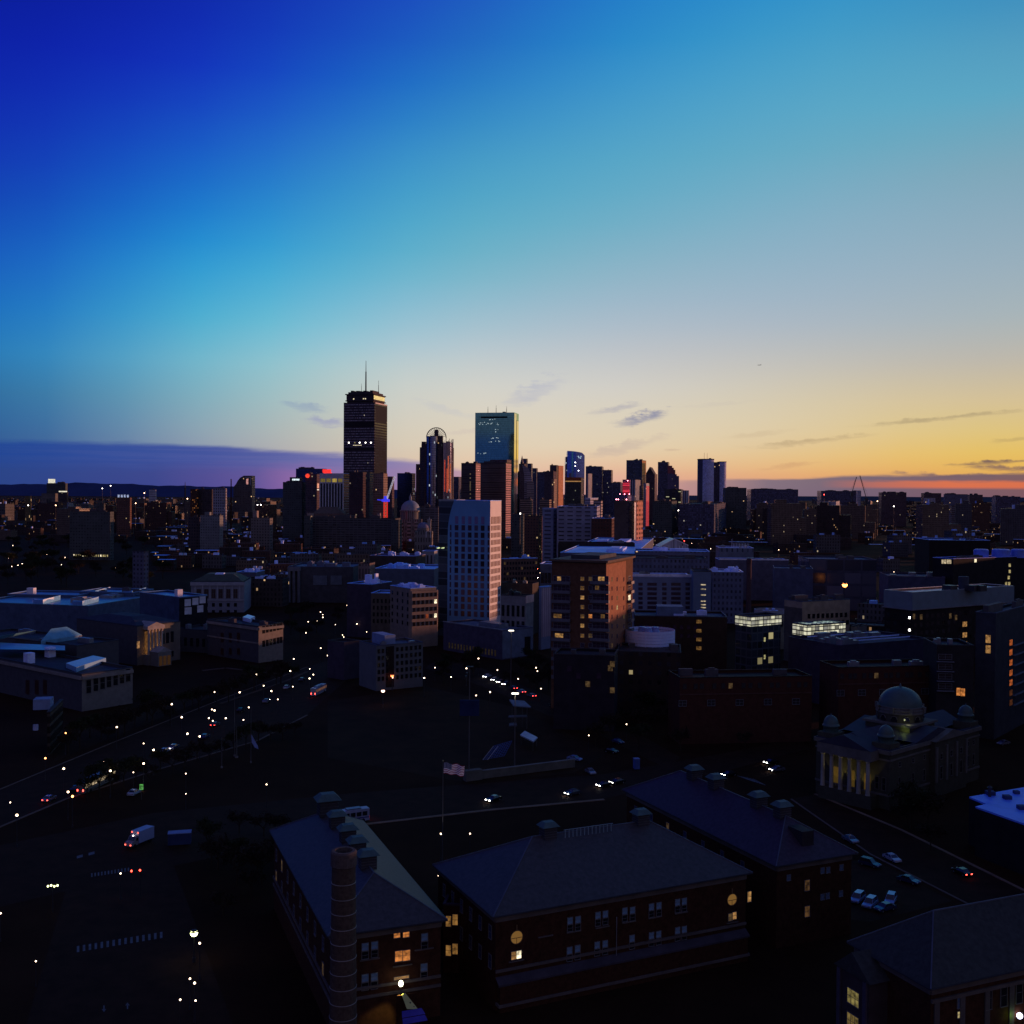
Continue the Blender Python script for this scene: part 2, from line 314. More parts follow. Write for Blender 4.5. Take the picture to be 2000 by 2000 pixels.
# ------------------------------------------------------------------ building helpers
class Bld: pass
ALLB=[]
ALL=[]          # footprints, so that filler houses keep clear of them
def corner_solve(xl,xc,xr,y,D,yaw,depth=None):
    k=lambda px: (lambda d: d.x/d.y)(ray(px,y))
    kc=k(xc); C=Vector((kc*D,D)); a=R(yaw)
    dl=Vector((-math.cos(a),math.sin(a))); dr=Vector((math.sin(a),math.cos(a)))
    if yaw<0: pass
    def hit(dv,px):
        kk=k(px); den=dv.x-kk*dv.y
        return (kk*C.y-C.x)/den
    if yaw>=0:
        w=hit(dl,xl); d=hit(dr,xr) if (xr is not None and xr>xc+.01 and depth is None) else depth
        ctr=C+dl*w/2+dr*d/2
    else:   # corner is the front-left one: the left side shows
        w=hit(-dl,xr); d=hit(dr,xl) if (depth is None) else depth
        ctr=C-dl*w/2+dr*d/2
    return ctr,w,d,-a
def bld(name,label,cat,xl,xc,xr,ytop,D=None,yb=None,yaw=18,mat_=None,roof=None,depth=None,z0=0,group=None,par=True,walls='walls',extra_h=0,keep=True,h=None):
    if xc is None:
        xc=xl+(xr-xl)*(.8 if yaw>0 else .2)
        if yaw==0: xc=xr
    if yaw==0 and depth is None: depth=.6*(xr-xl)*(D or 1000)/F
    if D is None:
        p=at(xc,yb,0); D=p.y
    if h is None: h=atd(xc,ytop,D).z
    ctr,w,d,rz=corner_solve(xl,xc,xr,ytop,D,yaw,depth)
    b=Bld(); b.w,b.d,b.h,b.rz=w,d,h,rz; b.x,b.y=ctr.x,ctr.y
    b.root=thing(name,label,cat,(ctr.x,ctr.y,0),rz,group)
    b.M=Matrix.Translation((ctr.x,ctr.y,0))@Matrix.Rotation(rz,4,'Z'); b.Mi=b.M.inverted()
    mb=MB(); x,y=w/2,d/2
    mb.prism([(-x,-y),(x,-y),(x,y),(-x,y)],z0,h,top=False)
    b.walls=mb.build(walls,mat_,b.root)
    rf=MB(); rf.face([(-x+.05,-y+.05,h-.7),(x-.05,-y+.05,h-.7),(x-.05,y-.05,h-.7),(-x+.05,y-.05,h-.7)])
    if par:
        t=.4
        for (a0,a1,b0,b1) in ((-x-.1,x+.1,-y-.1,-y+t),(-x-.1,x+.1,y-t,y+.1),(-x-.1,-x+t,-y+t,y-t),(x-t,x+.1,-y+t,y-t)): rf.box(a0,a1,b0,b1,h+.02,h+.35)
    b.roof=rf.build('roof',roof or mat('roof_dark',(.055,.05,.055)),b.root)
    ALLB.append(b)
    if keep: ALL.append((ctr.x,ctr.y,math.hypot(w,d)/2, w/2, d/2, rz))
    return b
def cx(b,u0,u1,v0,v1,z0,z1,name,m,parent=None):
    return MB().box(u0,u1,v0,v1,z0,z1).build(name,m,parent or b.root)
def roof_units(b,n,m=None,hmax=3.0,seed=1,name='rooftop_unit',smax=.28):
    rr=random.Random(seed); m=m or mat('unit_grey',(.22,.23,.26))
    for i in range(n):
        w=b.w*rr.uniform(.08,smax); d=b.d*rr.uniform(.1,smax); x=rr.uniform(-b.w/2+w/2+.8,b.w/2-w/2-.8); y=rr.uniform(-b.d/2+d/2+.8,b.d/2-d/2-.8)
        hh=rr.uniform(.35,1)*hmax
        mb=MB().box(x-w/2,x+w/2,y-d/2,y+d/2,b.h-.7,b.h+hh)
        if rr.random()<.5: mb.box(x-w/4,x+w/4,y-d/4,y+d/4,b.h+hh+.01,b.h+hh+hmax*.25)
        mb.build(name,m,b.root)
def face_uv(b,face,px,py):
    o=b.Mi@CP; d=(b.Mi.to_3x3()@ray(px,py))
    if face=='F': t=(-b.d/2-o.y)/d.y; p=o+d*t; return p.x,p.z
    if face=='R': t=(b.w/2-o.x)/d.x; p=o+d*t; return p.y,p.z
    if face=='L': t=(-b.w/2-o.x)/d.x; p=o+d*t; return -p.y,p.z
def panel(b,face,u0,u1,z0,z1,m,name='panel',t=.15,parent=None):
    mb=MB()
    if face=='F': mb.box(u0,u1,-b.d/2-t,-b.d/2+.05,z0,z1)
    elif face=='R': mb.box(b.w/2-.05,b.w/2+t,u0,u1,z0,z1)
    else: mb.box(-b.w/2-t,-b.w/2+.05,-u1,-u0,z0,z1)
    return mb.build(name,m,parent or b.root)
def ppanel(b,face,x0,x1,y0,y1,m,name='panel',t=.15):
    u0,z1=face_uv(b,face,x0,y0); u1,z0=face_uv(b,face,x1,y1)
    if u0>u1: u0,u1=u1,u0
    return panel(b,face,u0,u1,min(z0,z1),max(z0,z1),m,name,t)
def place(b,face,u,z,me,name='window',parent=None):
    if face=='F': return obj(name,me,parent or b.root,(u,-b.d/2,z))
    if face=='R': return obj(name,me,parent or b.root,(b.w/2,u,z),(0,0,math.pi/2))
    if face=='L': return obj(name,me,parent or b.root,(-b.w/2,-u,z),(0,0,-math.pi/2))
_wm={}
def winmesh(w,h,glass,frame=None,t=.12,fr=.1,mull=0,rec=False):
    key=(round(w,2),round(h,2),glass.name,frame.name if frame else '',mull)
    if key in _wm: return _wm[key]
    mb=MB()
    if frame:
        mb.box(-w/2,w/2,-t,0,h/2-fr,h/2,mi=1); mb.box(-w/2,w/2,-t-.08,0,-h/2,-h/2+fr,mi=1)
        mb.box(-w/2,-w/2+fr,-t,0,-h/2+fr,h/2-fr,mi=1); mb.box(w/2-fr,w/2,-t,0,-h/2+fr,h/2-fr,mi=1)
        for k in range(mull):
            x=-w/2+w*(k+1)/(mull+1); mb.box(x-fr*.35,x+fr*.35,-t+.01,0,-h/2+fr,h/2-fr,mi=1)
        mb.box(-w/2+fr,w/2-fr,-t+.02,0,-fr*.3,fr*.3,mi=1)
        mb.face([(-w/2+fr,-t*.62,-h/2+fr),(w/2-fr,-t*.62,-h/2+fr),(w/2-fr,-t*.62,h/2-fr),(-w/2+fr,-t*.62,h/2-fr)])
        me=mb.mesh('window_mesh',[glass,frame])
    else:
        mb.box(-w/2,w/2,-t,0,-h/2,h/2); me=mb.mesh('window_mesh',[glass])
    _wm[key]=me; return me
def grid(b,face,us,zs,me,lit=None,p=0,name='window',seed=0):
    rr=random.Random(seed); out=[]
    for z in zs:
        for u in us: out.append(place(b,face,u,z,lit if (lit and rr.random()<p) else me,name))
    return out
def lin(a,b,n): return [a+(b-a)*(i+.5)/n for i in range(n)]
# palette
DK=mat('window_dark',(.012,.012,.016),.15,spec=.6,var=.4); DKB=mat('window_blue',(.05,.07,.12),.12,spec=.8,var=.4)
WARM=glow('window_warm',(1,.52,.16),.34); WARM2=glow('window_orange',(1,.34,.08),.5); WARMD=glow('window_dim',(1,.6,.25),.06); YEL=glow('window_yellow',(1,.8,.35),.4)
WARMH=glow('window_bright',(1,.85,.55),1.2)
ROOFB=mat('roof_membrane_blue',(.26,.50,1.0),.55,var=.3,scale=.15); ROOFW=mat('roof_membrane_pale',(.52,.66,1.0),.6,var=.3,scale=.15); ROOFD=mat('roof_dark',(.055,.05,.055))
STONE=mat('limestone',(.34,.32,.29),.8,var=.2,scale=.4); WHITE=mat('white_paint',(.74,.73,.72),.6,var=.1); GREYM=mat('grey_metal',(.2,.22,.25),.45,.4)
DARKM=mat('dark_metal',(.05,.05,.055),.5,.5); COPPER=mat('green_copper',(.075,.13,.125),.6,var=.25,scale=.8); SLATE=mat('slate_roof',(.06,.065,.085),.75,var=.35,scale=2.0)
BRICK=mat('dark_brick',(.08,.03,.016),.85,var=.35,scale=1.5); CONC=mat('concrete',(.22,.2,.19),.85,var=.2)
REDL=glow('red_light',(1,.05,.03),10); WHITEL=glow('white_light',(1,.93,.85),10); ORANGEL=glow('orange_light',(1,.38,.08),9)
# ------------------------------------------------------------------ setting
def ground_mat():
    mm=bpy.data.materials.new('ground'); mm.use_nodes=True; nt=mm.node_tree; b=nt.nodes['Principled BSDF']; b.inputs['Roughness'].default_value=.9; b.inputs['Specular IOR Level'].default_value=.02
    tc=N(nt,'ShaderNodeTexCoord'); no=N(nt,'ShaderNodeTexNoise'); no.inputs['Scale'].default_value=.02; no.inputs['Detail'].default_value=10; no.inputs['Roughness'].default_value=.7
    nt.links.new(tc.outputs['Object'],no.inputs['Vector'])
    cr=N(nt,'ShaderNodeValToRGB'); cr.color_ramp.elements[0].position=.35; cr.color_ramp.elements[0].color=(.02,.009,.005,1); cr.color_ramp.elements[1].position=.7; cr.color_ramp.elements[1].color=(.045,.021,.010,1)
    nt.links.new(no.outputs['Fac'],cr.inputs[0]); nt.links.new(cr.outputs[0],b.inputs['Base Color']); return mm
g=MB().face([(-60000,-3000,0),(60000,-3000,0),(60000,80000,0),(-60000,80000,0)]).build('ground',ground_mat()); tag(g,None,None,kind='structure')
# distant hills on the left, low land on the right
def ridge(name,x0,x1,dist,fn,m,n=90):
    mb=MB(); pts=[]
    for i in range(n+1):
        px=x0+(x1-x0)*i/n; p=atd(px,fn(px),dist); pts.append(p)
    for i in range(n):
        a,b=pts[i],pts[i+1]
        mb.face([(a.x,a.y,0),(b.x,b.y,0),(b.x,b.y+400,b.z),(a.x,a.y+400,a.z)])
        mb.face([(a.x,a.y+400,a.z),(b.x,b.y+400,b.z),(b.x*1.08,b.y*1.08+400,0),(a.x*1.08,a.y*1.08+400,0)])
    o=mb.build(name,m); tag(o,None,None,kind='structure'); return o
HILLM=mat('hill_wood',(.045,.06,.14),.95,var=.2,scale=.002)
rr=random.Random(3); ph=[rr.uniform(0,6) for _ in range(6)]
ridge('hills',-200,960,14000,lambda x: np.interp(x,[-200,0,120,300,420,520,600,760,960],[942,944,944,946,951,955,955,958,964])+1.6*math.sin(x*.021+ph[0])+.9*math.sin(x*.06+ph[1])+.5*math.sin(x*.17+ph[2]),HILLM)
ridge('far_shore',900,2200,16000,lambda x: 968.5+.0045*(x-1400)+.5*math.sin(x*.03+ph[3]),mat('far_land',(.05,.05,.075),.95),60)
# ------------------------------------------------------------------ the skyline
fc=facade
PRU=fc('f_prudential',(.055,.045,.06),(.34,.31,.33),1.6,4.1,.6,.36,.006,(1,.86,.65),.5)
PRUS=fc('f_tower_side_unlit',(.010,.014,.02),(.014,.022,.032),1.6,4.1,.7,.5,.003)  # side made darker than the front so it reads as unlit
DKG=fc('f_dark_grid',(.07,.055,.06),(.022,.022,.03),3.2,3.7,.55,.5,.008,(1,.8,.5),.35)
DKO=fc('f_dark_olive',(.075,.085,.082),(.042,.05,.05),3.5,3.4,.6,.45,.005)
BRN=fc('f_brown',(.16,.085,.06),(.03,.025,.03),3.2,3.3,.5,.5,.02,(1,.7,.35),.5)
TAN=fc('f_tan',(.26,.19,.15),(.06,.05,.05),3.0,3.4,.5,.5,.02)
TANS=fc('f_tan_stripe',(.30,.23,.18),(.05,.045,.05),400,3.6,1.0,.45,0)
PALE=fc('f_pale',(.42,.42,.46),(.08,.09,.12),3.4,3.4,.45,.5,.012)
BLUG=glassy('g_blue',(.10,.16,.42),.12,1.8,3.8,lit=.012)
BLUD=glassy('g_blue_dark',(.05,.07,.16),.15,2.2,3.8,lit=.01)
TEAL=glassy('g_teal',(.17,.50,.44),.05,1.6,3.9,line=(.01,.03,.035),lw=.04,lh=.07,lit=.0,metal=.92)
NAVY=fc('f_navy',(.07,.068,.105),(.075,.085,.15),3.0,3.7,.7,.6,.005,(1,.9,.7),.3)
PUR=fc('f_purple_brown',(.10,.07,.078),(.045,.043,.062),3.0,3.6,.6,.5,.006,(1,.8,.5),.35)
GRYS=fc('f_grey_stripe',(.16,.15,.16),(.05,.05,.06),400,3.5,1.0,.5,0)
STRV=fc('f_pale_vert',(.36,.36,.42),(.06,.07,.11),4.5,400,.5,1.0,0)
# -- the tallest tower
b=bld('skyscraper','tallest dark tower, its mast above an overhanging lit observation crown','skyscraper',671.4,731.7,756.5,786,D=1700,yaw=15,mat_=PRU)
T1=b
side=MB().box(b.w/2-.2,b.w/2+.25,-b.d/2+.6,b.d/2-.6,0,b.h-1.5).build('side_wall',PRUS,b.root)
bd=mat('louvre_dark',(.028,.024,.03),.7)
for (ya,yb_) in ((824,834),(873.5,879.5)): ppanel(b,'F',672.4,730.6,ya,yb_,bd,'louvre_band',.25)
ppanel(b,'R',733,755.5,788.3,790.6,mat('pale_trim',(.6,.55,.5)),'top_trim',.4)
ppanel(b,'R',733,755.5,790.8,829,mat('side_unlit_dark',(.014,.018,.025)),'upper_louvre',.3)  # dark colour holds back the low sun on this side
for k,xx in enumerate((681.5,693,702.5,714,724.5)):
    ppanel(b,'F',xx-.9,xx+.9,863.6,865.4,WHITEL if k!=1 else YEL,'lit_window',.35)
for k in range(9): ppanel(b,'F',690+k*1.9,690.9+k*1.9,869.2,870.2,WARMH,'lit_window',.35)
hz=b.h
neck=cx(b,-b.w*.43,b.w*.43,-b.d*.43,b.d*.43,hz-.6,hz+6.5,'crown_neck',mat('crown_dark',(.06,.05,.06)))
ov=MB().box(-b.w*.465,b.w*.465,-b.d*.465,b.d*.465,hz+2.6,hz+4.0)
ov.box(-b.w*.44,b.w*.44,-b.d*.44,b.d*.44,hz+4.01,hz+12.5); ov.box(-b.w*.47,b.w*.47,-b.d*.47,b.d*.47,hz+12.51,hz+14); ov.build('observation_deck',mat('crown_dark',(.06,.05,.06)),b.root)
cx(b,-b.w*.40,b.w*.40,-b.d*.40,b.d*.40,hz+14.01,hz+17,'roof_slab',mat('crown_dark',(.06,.05,.06)))
cx(b,b.w*.44,b.w*.44+.3,-b.d*.42,b.d*.42,hz+5.5,hz+11.5,'lit_window_band',glow('deck_yellow',(1,.72,.28),.95))
for u in (-.22,.1,.16): cx(b,b.w*u,b.w*u+1.8,-b.d*.44-.3,-b.d*.44,hz+5.4,hz+7,'deck_lamp',WARMH)
rr=random.Random(5)
for k in range(9): 
    u=rr.uniform(-.38,.3); cx(b,b.w*u,b.w*u+rr.uniform(1.5,6),-b.d*.3,b.d*.2,hz+17.01,hz+17+rr.uniform(.8,3),'rooftop_unit',mat('crown_dark',(.06,.05,.06)))
def mast(b,px,ybase,ytip,w0,w1,name='mast',v=0.0):
    u,_=face_uv(b,'F',px,ybase); pz0=atd(px,ybase,b.y).z; pz1=atd(px,ytip,b.y).z
    # find the u on the building centre plane
    o=b.Mi@CP; d=b.Mi.to_3x3()@ray(px,ybase); t=(v-o.y)/d.y; p=o+d*t
    return MB().bar((p.x,v,pz0-8),(p.x,v,pz0+(pz1-pz0)*.6),w0,w0*.75,6).bar((p.x,v,pz0+(pz1-pz0)*.6),(p.x,v,pz1),w0*.45,w1,6).build(name,mat('mast_steel',(.07,.08,.1)),b.root)
mast(b,714.6,758,704.5,2.6,.7); mast(b,739.3,766,744,1.1,.5); mast(b,706,760,750,.8,.4,v=-8)
# -- the tower with the wheel crown
root=Bld()
D=1800; c0=atd(850.5,900,D); X0=c0.x; s=D/F
t=thing('skyscraper','rounded tower with an arched wheel on top and red sky-mirroring glass on its right','skyscraper',(X0,D+18,0),0); b=Bld(); b.root=t
def zz(py,D=D): return atd(850,py,D).z
def xx(px,D=D): return atd(px,900,D).x-X0
G111=glassy('g_wheel_tower',(.13,.17,.30),.10,2.4,3.9,lw=.3,line=(.14,.13,.15),lit=.006); G111B=glassy('g_wheel_tower_bay',(.15,.22,.42),.10,2.0,3.9,lw=.12,lit=.012)
S111=fc('f_wheel_stone',(.085,.065,.07),(.03,.03,.04),2.6,3.9,.5,.55,.01)
def oct(x0,x1,y0,y1,c): return [(x0+c,y0),(x1-c,y0),(x1,y0+c),(x1,y1-c),(x1-c,y1),(x0+c,y1),(x0,y1-c),(x0,y0+c)]
MB().prism(oct(xx(818),xx(884),-10,30,9),0,zz(873)).build('main_shaft',S111,t)
MB().prism(oct(xx(821),xx(881),-8,28,9),zz(873),zz(866)).build('upper_setback',S111,t)
# curved glass bay in front and finned curve on the right
bay=[]; n=12
for i in range(n+1):
    a=math.pi+math.pi*i/n; bay.append((xx(843)+(xx(854)-xx(832))*.5*math.cos(a),-10+9*math.sin(a)))
MB().prism(bay+[(xx(854),-4),(xx(832),-4)],0,zz(852)).build('glass_bay',G111B,t)
crv=[]
for i in range(15):
    a=-math.pi*.5+math.pi*.62*i/14; crv.append((xx(866)+(xx(883.5)-xx(866))*math.cos(a),6+20*math.sin(a)))
MB().prism(crv+[(xx(862),16),(xx(856),0)],0,zz(864)).build('curved_glass_wall',G111,t)
for i in range(0,15,1):
    p=crv[i]; MB().bar((p[0],p[1]-.4,zz(1060)),(p[0],p[1]-.4,zz(862-(i%3)*3)),1.0,None,4).build('fin',mat('fin_metal',(.5,.42,.4),.25,.9),t)
for (xa,xb,yt) in ((822,830,862),(870,877,861),(833,842,856),(856,863,858)): MB().box(xx(xa),xx(xb),-6,14,zz(873),zz(yt)).build('corner_turret',S111,t)
MB().box(xx(838),xx(863),0,14,zz(866),zz(850)).build('penthouse',S111,t)
wh=MB(); rad=(xx(870)-xx(831.5))/2; cxw=xx(850.6); cz=zz(854)
for k in range(20):
    a0=math.pi*k/20; a1=math.pi*(k+1)/20
    wh.bar((cxw+rad*math.cos(a0),-2,cz+rad*1.02*math.sin(a0)),(cxw+rad*math.cos(a1),-2,cz+rad*1.02*math.sin(a1)),2.0,None,4)
for k in range(1,16):
    a0=math.pi*k/16; wh.bar((cxw+rad*.3*math.cos(a0),-2,cz+rad*.3*math.sin(a0)),(cxw+rad*math.cos(a0),-2,cz+rad*math.sin(a0)),.9,None,4)
wh.bar((cxw+rad,-2,zz(905)),(cxw+rad,-2,cz),1.2); wh.bar((cxw-rad,-2,zz(868)),(cxw-rad,-2,cz),1.2)
wh.build('wheel_crown',mat('wheel_metal',(.16,.13,.13),.4,.7),t)
MB().box(cxw-3.2,cxw+3.2,-4,4,zz(852),zz(838)).bar((cxw,0,zz(838)),(cxw,0,zz(833.5)),.8,.4).build('crown_spire',S111,t)
MB().box(xx(810.5),xx(822),0,30,0,zz(906)).build('shoulder_wing',S111,t)
for i,(xa,y0,y1,cc) in enumerate(((869,898,960,(.85,.1,.06)),(872.6,915,962,(.9,.13,.07)),(876.2,890,958,(.95,.2,.1)),(879.6,905,962,(1,.25,.12)))):
    i_=min(range(15),key=lambda j:abs(crv[j][0]-xx(xa))); p=crv[i_]
    MB().box(p[0]-.9,p[0]+.9,p[1]-1.1,p[1]-.2,zz(y1),zz(y0)).build('red_reflection_strip',glow('reflection_red_%d'%i,cc,.5),t)  # emissive strips imitate red sky mirrored in the glass
ALL.append((X0,D+18,40,32,30,0))
# -- the flat mirror slab
b=bld('skyscraper','tall flat teal mirror-glass slab with three roof masts','skyscraper',928.2,1004.5,1013.2,805.5,D=2300,yaw=12,mat_=TEAL,roof=DARKM,par=False); T3=b
ppanel(b,'F',939,991,813.5,816.5,mat('louvre_black',(.012,.014,.018)),'louvre_slot',.2)
panel(b,'R',-b.d*.02,b.d*.1,0,b.h-14,mat('notch_black',(.012,.012,.014)),'notch',.15)
panel(b,'R',-b.d*.47,-b.d*.02,30,b.h-2,mat('mirror_edge',(.95,.9,.8),.04,1.0,var=0),'mirror_end',.1)
panel(b,'R',b.d*.1,b.d*.47,30,b.h-16,mat('mirror_edge',(.95,.9,.8),.04,1.0,var=0),'mirror_end',.1)
rr=random.Random(11)
for y0,y1,x0,x1,n in ((818,820,954,969,5),(824,829,934,972,16),(838,846,966,974,4),(854,858,958,975,8),(860,863,954,976,8),(884,886,932,954,8)):
    for k in range(n):
        px=rr.uniform(x0,x1); py=rr.uniform(y0,y1); ppanel(b,'F',px,px+rr.uniform(.8,2.4),py,py+.9,WHITEL if False else glow('pane_cool',(.75,.95,1),.7),'lit_window',.12)
for (px,yt) in ((953,794),(969,791.5),(989.5,794)): mast(b,px,804.5,yt,1.3,.6,'antenna')
cx(b,b.w*.15,b.w*.22,-4,4,b.h-.5,b.h+3.2,'rooftop_unit',DARKM)
